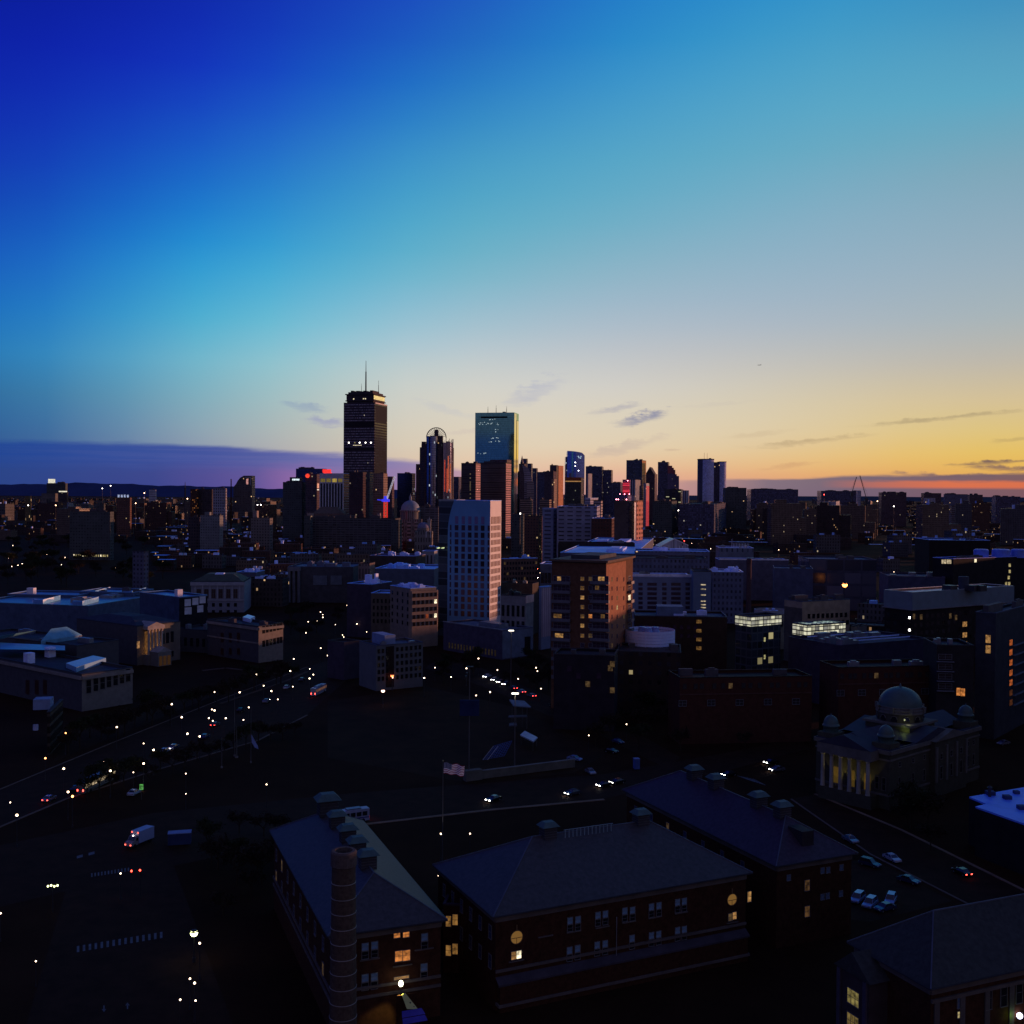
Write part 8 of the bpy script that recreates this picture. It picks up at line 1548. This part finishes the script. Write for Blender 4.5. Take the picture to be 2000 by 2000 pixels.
for i,((a,c),lt) in enumerate((((955,1318),(942,1322)),'head') if False else (((( 958,1321),(944,1325)),'head'),(((972,1327),(960,1331)),'head'),(((985,1332),(972,1335)),'head'),(((994,1336),(983,1339)),'head'),(((1008,1348),(996,1344)),'tail'),(((1024,1355),(1012,1351)),'tail'),(((1044,1363),(1032,1359)),'tail'),(((1088,1382),(1076,1378)),'tail'),(((1112,1392),(1100,1388)),'head'),(((1118,1396),(1108,1391)),'tail'),(((1136,1384),(1124,1380)),'tail'))):
    car('small car with %s on the diagonal street by the park'%('white headlights' if lt=='head' else 'red tail lights'),a,c,PP[i%5],lt,'cars on the diagonal street')
rr=random.Random(21)
# traffic far along the avenue: copies of two cars
path=[(1003,1055),(1030,1064),(1060,1070),(1078,1076),(1074,1088),(1062,1097),(1056,1108),(1050,1122),(1040,1132),(1025,1060),(1012,1052),(996,1048),(1068,1082),(1066,1092),(1058,1103)]
protoH=car('tiny car with white headlights on the long avenue behind the white tower',(1006,1053),(1004,1056),PK,'head','headlights on the long avenue'); protoT=car('tiny car with red tail lights on the long avenue behind the white tower',(1063,1094),(1060,1099),PK,'tail','tail lights on the long avenue')
def parts_of(t): return [(c,[g for g in bpy.data.objects if g.parent==c]) for c in bpy.data.objects if c.parent==t]
pH,pT=parts_of(protoH),parts_of(protoT)
bigH=glow('headlight_far',(1,.88,.68),90); bigT=glow('taillight_far',(1,.12,.06),45)
for lst,m_ in ((pH,bigH),(pT,bigT)):
    for p_,_s in lst:
        if p_.name.startswith('headlight') and m_ is bigH or p_.name.startswith('taillight') and m_ is bigT: p_.data.materials[0]=m_
for x,y in ((995,1045),(998,1049),(1001,1052),(1006,1055),(1010,1057),(1014,1056),(1018,1059),(1021,1057),(1024,1060),(1028,1059),(1058,1064),(1062,1068),(1076,1074),(1085,1077),(1090,1078),(1094,1080)):
    p=at(x+rr.uniform(-2,2),y+rr.uniform(-.7,.7),0); fast_copy(protoH,pH,(p.x,p.y,0),-math.pi/2+rr.uniform(-.3,.3))
for x,y in ((1057,1076),(1064,1081),(1071,1085),(1060,1088),(1065,1093),(1057,1092),(1062,1096),(1050,1104),(1068,1090),(1046,1112)):
    p=at(x+rr.uniform(-3,3),y+rr.uniform(-1,1),0); fast_copy(protoT,pT,(p.x,p.y,0),math.pi/2+rr.uniform(-.3,.3))
for x,y in ((1020,1124),(1032,1120),(1042,1127),(1048,1129),(1060,1125),(1025,1130)):
    p=at(x,y,0); fast_copy(protoH,pH,(p.x,p.y,0),-math.pi/2+rr.uniform(-.3,.3))
# parked and moving cars on the museum avenue
rr=random.Random(5)
for i,(x,y,lt) in enumerate(((560,1345,'off'),(520,1372,'head'),(470,1390,'off'),(420,1418,'tail'),(340,1462,'off'),(322,1470,'head'),(230,1500,'off'),(150,1544,'head'),(590,1330,'off'),(400,1442,'off'),(262,1552,'head'),(96,1564,'tail'))):
    car('car %s on the museum avenue at lower left'%({'off':'with its lights off','head':'with headlights on','tail':'showing red tail lights'}[lt]),(x-9,y+5),(x+9,y-5) if lt!='head' else (x+9,y-5),PP[i%5],lt,'cars on the museum avenue')
# box truck
a,c=at(296,1640,0),at(246,1660,0); mid=(a+c)/2; rz=math.atan2((c-a).y,(c-a).x); t=thing('box_truck','white box truck with red lights at the front, turning at the crossing','truck',(mid.x,mid.y,0),rz)
TW_=mat('truck_white',(.26,.29,.44),.4,var=.06); MB().box(-3.6,1.2,-1.15,1.15,.8,3.4).build('cargo_box',TW_,t); MB().box(-3.4,1.0,-1.17,-1.151,1.6,2.5).build('side_stripe',mat('truck_stripe',(.08,.09,.16)),t)
mb=MB(); o=[(1.25,.6),(1.25,2.5),(1.9,2.45),(2.5,1.6),(3.3,1.4),(3.4,.6)]
mb.face([(x,-1.0,z) for x,z in o]); mb.face([(x,1.0,z) for x,z in reversed(o)])
for i in range(len(o)): p,q_=o[i],o[(i+1)%len(o)]; mb.face([(p[0],-1,p[1]),(p[0],1,p[1]),(q_[0],1,q_[1]),(q_[0],-1,q_[1])])
mb.build('cab',mat('truck_cab',(.24,.2,.21),.4),t); MB().face([(1.95,-.85,2.36),(2.47,-.85,1.68),(2.47,.85,1.68),(1.95,.85,2.36)]).build('windscreen',GLASS,t).location=(.03,0,.03)
MB().box(1.3,1.9,-1.03,-1.0,1.5,2.2).box(1.3,1.9,1.0,1.03,1.5,2.2).build('side_window',GLASS,t)
for x in (-2.4,2.4):
    for s in (-1,1): 
        w_=MB(); n=12; ring=[(.48*math.cos(2*math.pi*k/n),.48*math.sin(2*math.pi*k/n)) for k in range(n)]; w_.face([(q[0],s*1.06,q[1]) for q in ring]); 
        for k in range(n): p,q_=ring[k],ring[(k+1)%n]; w_.face([(p[0],s*.75,p[1]),(q_[0],s*.75,q_[1]),(q_[0],s*1.06,q_[1]),(p[0],s*1.06,p[1])])
        w_.build('wheel',TYRE,t).location=(x,0,.48)
for s in (-1,1): MB().box(3.38,3.5,s*.75-.16,s*.75+.16,.8,1.05).build('headlight',glow('signal_red2',(1,.12,.08),3),t); MB().box(1.21,1.3,s*.85-.14,s*.85+.14,3.0,3.3).build('marker_light',glow('signal_red2',(1,.12,.08),3),t)
MB().box(1.7,1.9,-.1,.1,2.5,2.66).build('beacon',WHITEL,t)
# bus behind hall A, bus by the avenue, tram
def bus(label,name,p0,p1,paint,rear=False,L_=11,lit=None,stripe=None,z0=0.35):
    a,c=at(*p0,0),at(*p1,0); mid=(a+c)/2; rz=math.atan2((c-a).y,(c-a).x); t=thing(name,label,'tram' if name=='tram' else 'bus',(mid.x,mid.y,0),rz)
    h=L_/2; MB().prism([(-h,-1.1),(h-.3,-1.1),(h,-.8),(h,.8),(h-.3,1.1),(-h,1.1)],z0,3.2,bottom=True).build('body',paint,t)
    for s in (-1,1):
        o=MB()
        for k in range(int(L_/1.5)): x=-h+.6+k*1.5; o.box(x,x+1.2,s*1.13-.02,s*1.13+.02,1.6,2.6)
        o.build('windows',lit or GLASS,t)
        if stripe: MB().box(-h+.1,h-.5,s*1.125-.015,s*1.125+.015,1.0,1.3).build('stripe',stripe,t)
    MB().box(h+.005,h+.03,-.7,.7,1.4,2.7).build('windscreen',GLASS,t); MB().box(-h*.5,h*.4,-.8,.8,3.21,3.5).build('roof_unit',GREYM,t)
    for s in (-1,1): MB().box(-h-.06,-h-.005,s*.8-.15,s*.8+.15,.9,1.4).build('taillight',TAILL if rear else TAILOFF,t); MB().box(h+.005,h+.06,s*.7-.18,s*.7+.18,.7,.95).build('headlight',HEADOFF if rear else HEADL,t)
    for x in (-h*.6,h*.6):
        for s in (-1,1): w_=MB(); n=12; ring=[(.45*math.cos(2*math.pi*k/n),.45*math.sin(2*math.pi*k/n)) for k in range(n)]; w_.face([(q[0],s*1.12,q[1]) for q in ring]); [w_.face([(ring[k][0],s*.8,ring[k][1]),(ring[(k+1)%n][0],s*.8,ring[(k+1)%n][1]),(ring[(k+1)%n][0],s*1.12,ring[(k+1)%n][1]),(ring[k][0],s*1.12,ring[k][1])]) for k in range(n)]; w_.build('wheel',TYRE,t).location=(x,0,.46)
    return t
bus('white striped bus with red tail lights just behind the left hall roof','bus',(716,1602),(660,1610),mat('bus_white',(.33,.33,.42),.4),True,8,None,mat('bus_stripe',(.05,.06,.2)))
bus('bus with an orange-lit rear beside the avenue, left of the plum block wing','bus',(603,1365),(640,1346),mat('bus_silver',(.28,.3,.36),.4),True,12,glow('bus_window',(1,.45,.3),.12))
bus('tram with lit windows on the museum avenue, bottom left','tram',(166,1548),(212,1526),mat('tram_green',(.12,.14,.13),.5),True,16,glow('tram_window',(1,.75,.45),.5),mat('tram_stripe',(.4,.38,.3)))
# ------------------------------------------------------------------ trees
BARK=mat('bark',(.045,.032,.022),.95,var=.3,scale=2); TWIG=mat('twigs',(.032,.022,.015),.95,var=.5,scale=.6); TWG=mat('twigs_green',(.028,.03,.014),.95,var=.5,scale=.6)
def tree_proto(seed,hh,spread,m):
    rr=random.Random(seed); tr=MB(); cr=MB(); tr.bar((0,0,0),(0,0,hh*.35),hh*.045,hh*.03,7)
    tips=[]
    def limb(p,d,l,w,lev):
        q_=p+d*l; tr.bar(p,q_,w,w*.6,5)
        if lev==0: tips.append((q_,d,l)); return
        for _ in range(3 if lev>1 else 3):
            nd=(d+Vector((rr.uniform(-1,1),rr.uniform(-1,1),rr.uniform(-.25,.7)))*.75).normalized(); limb(p+d*l*rr.uniform(.6,1),nd,l*rr.uniform(.6,.8),w*.6,lev-1)
    for k in range(5):
        a=2*math.pi*(k+rr.random()*.6)/5; limb(Vector((0,0,hh*rr.uniform(.25,.38))),Vector((math.cos(a)*spread,math.sin(a)*spread,rr.uniform(.7,1.3))).normalized(),hh*.24,hh*.022,2)
    for q_,d,l in tips:
        for _ in range(16):
            c=q_+Vector((rr.gauss(0,1),rr.gauss(0,1),rr.gauss(0,.8)))*hh*.06; s=hh*rr.uniform(.012,.03); v=Vector((rr.uniform(-1,1),rr.uniform(-1,1),rr.uniform(-.4,1))).normalized()*s*2.2; w_=Vector((rr.uniform(-1,1),rr.uniform(-1,1),rr.uniform(-1,1))).normalized()*s*.8
            cr.face([c-v,c+w_,c+v,c-w_])
    t=thing('bare_tree','bare dark tree','tree',(0,0,-500)); a=tr.build('trunk',BARK,t); b_=cr.build('crown',m,t); return t,[(a,[]),(b_,[])]
TP_=[tree_proto(s,h_,sp,m) for s,h_,sp,m in ((1,12,.8,TWIG),(2,14,.6,TWG),(3,10,1.0,TWIG))]
usedp=[False]*3
def clear(x,y,r,pad=1.0):
    for (X,Y,rad,hw,hd,rz) in ALL:
        dx,dy=x-X,y-Y
        if dx*dx+dy*dy>(rad+r+pad)**2: continue
        c,s=math.cos(-rz),math.sin(-rz); lx,ly=dx*c-dy*s,dx*s+dy*c
        if abs(lx)<hw+r+pad and abs(ly)<hd+r+pad: return False
    return True
def plant(px,py,label,group,rr,s=1.0):
    p=at(px,py,0)
    if not clear(p.x,p.y,2.2): return
    k=rr.randrange(3); root,parts=TP_[k]; sc=s*rr.uniform(.75,1.2)
    if not usedp[k]:
        usedp[k]=True; root.location=(p.x,p.y,0); root['label']=label; root['group']=group; root.scale=(sc,)*3; return
    fast_copy(root,parts,(p.x,p.y,0),rr.uniform(0,6.28),label,group,sc)
rr=random.Random(9)
for k in range(26): t_=k/26; plant(120+t_*470+rr.uniform(-6,6),1470-t_*150+rr.uniform(-12,12),'bare dark tree along the museum side of the avenue','trees along the museum avenue',rr,.8)
for k in range(18): t_=k/18; plant(170+t_*430,1560-t_*135+rr.uniform(-8,8),'bare dark tree along the park side of the avenue','trees along the park side of the avenue',rr,.7)
for k in range(24): plant(rr.uniform(560,870),rr.uniform(1205,1250),'bare dark tree in the street before the bay-window row','trees before the bay-window row',rr,.9)
for k in range(22): plant(rr.uniform(860,1090),rr.uniform(1290,1350),'bare dark tree round the park lamps','trees round the park lamps',rr,.8)
for k in range(16): plant(rr.uniform(1130,1560),rr.uniform(1405,1470),'bare dark tree left of the temple','trees left of the temple',rr,.8)
for k in range(12): plant(rr.uniform(1760,1960),rr.uniform(1580,1680),'bare dark tree below the temple','trees below the temple',rr,.8)
for k in range(14): plant(rr.uniform(400,620),rr.uniform(1560,1800),'bare dark tree left of the left hall','trees left of the left hall',rr,.7)
for k in range(70): plant(rr.uniform(-10,345),rr.uniform(1060,1150),'dark bare tree of the parkland at left','parkland trees at left',rr,1.25)
for k in range(14): plant(rr.uniform(1100,1320),rr.uniform(1350,1420),'bare dark tree under the long brick row','trees under the long brick row',rr,.8)
# ------------------------------------------------------------------ the houses between
rr=random.Random(33)
def house_mesh(w,d,h,wall,roof,shed=None,kind=0,seed=0):
    r2=random.Random(seed); mb=MB(); x,y=w/2,d/2
    mb.prism([(-x,-y),(x,-y),(x,y),(-x,y)],0,h,top=False)
    if kind==1:
        z=h+min(w,d)*.28; mb.face([(-x,-y,h),(x,-y,h),(x,0,z),(-x,0,z)],mi=1); mb.face([(x,y,h),(-x,y,h),(-x,0,z),(x,0,z)],mi=1); mb.face([(x,-y,h),(x,y,h),(x,0,z)]); mb.face([(-x,y,h),(-x,-y,h),(-x,0,z)])
    else:
        mb.face([(-x,-y,h-.5),(x,-y,h-.5),(x,y,h-.5),(-x,y,h-.5)],mi=1); mb.box(-x-.1,x+.1,-y-.12,-y+.25,h+.01,h+.35,mi=2)
        for k in range(r2.randint(1,3)):
            a,c=r2.uniform(-x*.7,x*.5),r2.uniform(-y*.6,y*.4); s=r2.uniform(2.0,4.6); mb.box(a,a+s,c,c+s*.9,h-.5,h+r2.uniform(1,3),mi=3)
    for s in (-1,1): mb.box(s*x*.8-.4,s*x*.8+.4,y*.5,y*.5+1,h-.5,h+1.5,mi=0)
    return mb.mesh('house_mesh',[wall,roof,mat('house_cornice',(.15,.12,.11)),shed or ROOFD])
HB=[fc('f_house_brick',(.085,.048,.038),(.03,.022,.024),2.4,3.4,.42,.55,.02,(1,.6,.3),.45),fc('f_house_grey',(.10,.095,.095),(.03,.028,.03),2.6,3.3,.42,.55,.012,(1,.78,.5),.4),fc('f_house_dark',(.05,.036,.034),(.025,.02,.022),2.4,3.3,.42,.55,.02,(1,.55,.25),.45),fc('f_house_tan',(.14,.105,.08),(.04,.03,.028),2.5,3.3,.42,.55,.012,(1,.75,.45),.4)]
WBX=mat('white_box',(.66,.76,1.0))
KINDS=[]
for i,(w,d,h,wi,roof,shed,kd,desc) in enumerate((
 (22,14,12.5,0,ROOFD,WBX,0,'dark row house with white roof box'),(34,15,13,2,ROOFD,ROOFB,0,'long dark row house'),(26,15,14,0,ROOFW,WBX,0,'brick block with pale roof'),
 (18,13,11,1,ROOFB,WBX,0,'grey block with bluish roof'),(30,16,16,3,ROOFD,ROOFW,0,'tan apartment block'),(16,12,9,2,SLATE,None,1,'small dark pitched-roof house'),(44,14,12,2,mat('roof_reddish',(.05,.03,.03)),ROOFD,0,'very long dark terrace'),(24,20,19,1,ROOFD,ROOFB,0,'grey mid-rise block'))):
    KINDS.append((w,d,h,house_mesh(w,d,h,HB[wi],roof,shed,kd,i),desc))
def scatter(n,region,where,rot,ks,rr,jit=.12,rows=None,name='row_house',cat='row house',smin=.85,smax=1.15,pad=2):
    made=0; tries=0
    while made<n and tries<n*14:
        tries+=1; x0,x1,y0,y1=region; px=rr.uniform(x0,x1)
        if rows:
            py=1/((1/(y0-963))+(rr.random())*((1/(y1-963))-(1/(y0-963))))+963
            p=at(px,py,0); D=p.y; D=round(D/rows)*rows+rr.uniform(-2,2); p=Vector((p.x/p.y*D,D,0))
        else:
            p=at(px,rr.uniform(y0,y1),0)
        w,d,h,me,desc=KINDS[rr.choice(ks)]; s=rr.uniform(smin,smax)
        if not clear(p.x,p.y,max(w,d)*.5*s,pad): continue
        o=obj({'hou':'house','ter':'terrace','blo':'apartment_block'}.get(desc.split(' with')[0].split()[-1][:3],'row_house') if 'row house' not in desc else 'row_house',me,None,(p.x,p.y,0),(0,0,rot+rr.gauss(0,jit))); o.scale=(s,s,s*rr.uniform(.85,1.2))
        tag(o,desc+' '+where,{'hou':'house','ter':'terrace','blo':'apartment block'}.get(desc.split(' with')[0].split()[-1][:3],'row house') if 'row house' not in desc else 'row house',desc.split(' with')[0]+'s '+where); ALL.append((p.x,p.y,max(w,d)*.5*s,w/2*s,d/2*s,o.rotation_euler.z)); made+=1
    return made
scatter(96,(330,880,1052,1112),'in the quarter left of the white tower',R(4),[0,2,2,3,1,0,2,3],rr,rows=38)
scatter(26,(230,900,1040,1056),'below the white finned hotel group',R(5),[1,6,0,3,2],rr,rows=45)
scatter(24,(-20,420,1022,1058),'behind the dark parkland at left',R(-6),[1,6,4,7,2,0],rr,rows=60)
scatter(34,(-20,540,981,1018),'below the hills at left',R(-4),[1,6,7,4,1],rr,smin=1.2,smax=2.2)
scatter(100,(1255,2010,998,1062),'on the dark right plain',R(-24),[6,1,6,1,5,0],rr,rows=48,jit=.06)
scatter(40,(1300,2010,981,996),'under the right horizon blocks',R(-20),[6,1,7,4,6],rr,smin=1.2,smax=2.4)
scatter(22,(1400,2000,1066,1120),'among the low yards at right',R(6),[1,6,3,7,2],rr,smin=1.0,smax=1.5)
scatter(16,(880,1260,1040,1075),'along the avenue behind the white tower',R(-18),[0,1,4,7],rr)
scatter(16,(470,700,1112,1170),'in front of the columned library',R(8),[0,3,2,4],rr)
scatter(14,(1000,1420,985,1010),'behind the wide white block',R(8),[4,7,1],rr,smin=1.2,smax=1.8)
scatter(8,(1700,2000,1225,1300),'below the long slate block at right',R(-30),[1,7],rr)
scatter(22,(540,880,1092,1165),'in front of the blue-roofed ranges',R(5),[0,2,3,7],rr,pad=1)
scatter(16,(1230,1420,1030,1068),'behind the glass gable',R(8),[1,7,3,2],rr,pad=1)
# uneven mid-rise blocks in front of the horizon
def midrise(n,x0,x1,D0,D1,y0,y1,where,rr):
    for k in range(n):
        D=rr.uniform(D0,D1); px=rr.uniform(x0,x1); zt=atd(px,rr.uniform(y0,y1),D).z; p=atd(px,980,D); w,d=rr.uniform(16,60),rr.uniform(14,26)
        if zt<9 or not clear(p.x,p.y,max(w,d)*.5,1): continue
        i=rr.randrange(4); t=thing('apartment_block',['brown','grey','dark','tan'][i]+' mid-rise block with uneven roof '+where,'apartment block',(p.x,p.y,0),R(rr.choice((-22,-20,6,-4))),['brown','grey','dark','tan'][i]+' mid-rise blocks '+where)
        mb=MB(); mb.box(-w/2,w/2,-d/2,d/2,0,zt,bottom=False)
        a=rr.uniform(-.45,.1)*w; mb.box(a,a+w*.35,-d*.3,d*.3,zt+.01,zt+rr.uniform(2,7))
        if rr.random()<.5: mb.box(w/2+.01,w/2+rr.uniform(8,22),-d*.4,d*.4,0,zt*rr.uniform(.5,.85),bottom=False)
        mb.build('walls',HB[i],t); MB().box(-w*.2,-w*.12,-d*.2,d*.2,zt+.02,zt+rr.uniform(3,9)).build('rooftop_unit',rr.choice((ROOFD,ROOFW,GREYM)),t); ALL.append((p.x,p.y,max(w,d)*.5,w/2,d/2,0))
rr2=random.Random(101)
midrise(26,1420,2000,1700,2600,982,995,'below the right horizon',rr2); midrise(18,0,540,1700,2800,976,994,'below the left hills',rr2); midrise(10,1240,1430,1700,2300,980,994,'below the twin towers',rr2)
# rail yard streaks: light platform roofs and tracks on the right plain
for k,(x0,x1,y) in enumerate(((1345,1410,1039),(1330,1395,1022),(1425,1500,1058),(1700,1790,1063),(1610,1660,1048))):
    a,c=at(x0,y,7),at(x1,y+1,7); t=thing('station_canopy','long thin pale canopy roof on the right plain, %s'%['below the grey slab blocks','just behind the grey slab blocks','right of the grey slab blocks','near the right tank-roof block','midway to the right'][k],'canopy',(a.x,a.y,0)); MB().prism([(0,0),(c.x-a.x,c.y-a.y),(c.x-a.x,c.y-a.y+9),(0,9)],6.6,7,bottom=True).build('roof',ROOFW,t)
    for q_ in range(5): MB().bar(((c.x-a.x)*q_/4*.96+1,4,0),((c.x-a.x)*q_/4*.96+1,4,6.5),.5).build('post',DARKM,t)
for b_ in ALLB:
    if b_.y<960 and b_.w>11 and b_ not in (WT,AT,FI,MC,TP,lk) and not any(c.name.startswith(('rooftop_unit','penthouse','stair_head')) for c in b_.root.children): roof_units(b_,3,GREYM if int(b_.w)%2 else mat('unit_dark',(.09,.085,.09)),1.9,int(b_.x)%97,smax=.13)
# unseen slabs added beyond the right edge to keep the low sun off the near streets
for i,(x,y,w,d,h) in enumerate(((150,182,40,24,34),(186,244,46,30,44),(232,318,60,36,52),(300,420,76,40,56),(362,548,90,44,54),(440,690,110,46,50),(520,850,120,50,46))):
    t=thing('apartment_building','unseen slab added beyond the right edge to shade the near streets','apartment block',(x,y,0),R(24),'added sun-blocking slabs'); MB().box(-d/2,d/2,-w/2,w/2,0,h,bottom=False).build('walls',HB[i%4],t); MB().box(-d/2-.3,d/2+.3,-w/2-.3,w/2+.3,h+.01,h+.6).build('roof',ROOFD,t)

# roofs too many to count on the far right and left plains
rr=random.Random(77); mb=MB(); fr=random.Random(3)
def far_field(n,x0,x1,y0,y1,rot,zs):
    for _ in range(n):
        iy=1/(y1-963)+rr.random()*(1/(y0-963)-1/(y1-963)); p=at(rr.uniform(x0,x1),963+1/iy,0)
        w,d,h=rr.uniform(10,46),rr.uniform(9,15),rr.uniform(*zs)
        if not clear(p.x,p.y,w*.5,1): continue
        c,s=math.cos(rot),math.sin(rot); pl=[(p.x+c*a-s*b_,p.y+s*a+c*b_) for a,b_ in ((-w/2,-d/2),(w/2,-d/2),(w/2,d/2),(-w/2,d/2))]
        mb.prism(pl,0,h,top=True,tmi=rr.choice((1,1,2,3,3)))
        ALL.append((p.x,p.y,w*.5,w/2,d/2,rot))
far_field(420,1250,2010,990,1072,R(-24),(8,14)); far_field(260,-20,560,976,1062,R(-5),(8,20)); far_field(420,300,900,1040,1115,R(4),(9,14)); far_field(110,880,1260,1000,1070,R(-18),(10,18))
o=mb.build('distant_rooftops',[HB[2],ROOFD,mat('roof_reddish',(.05,.03,.03)),ROOFB]); tag(o,'dense mass of small dark rooftops filling the city plain between the larger blocks','rooftops',None,'stuff')
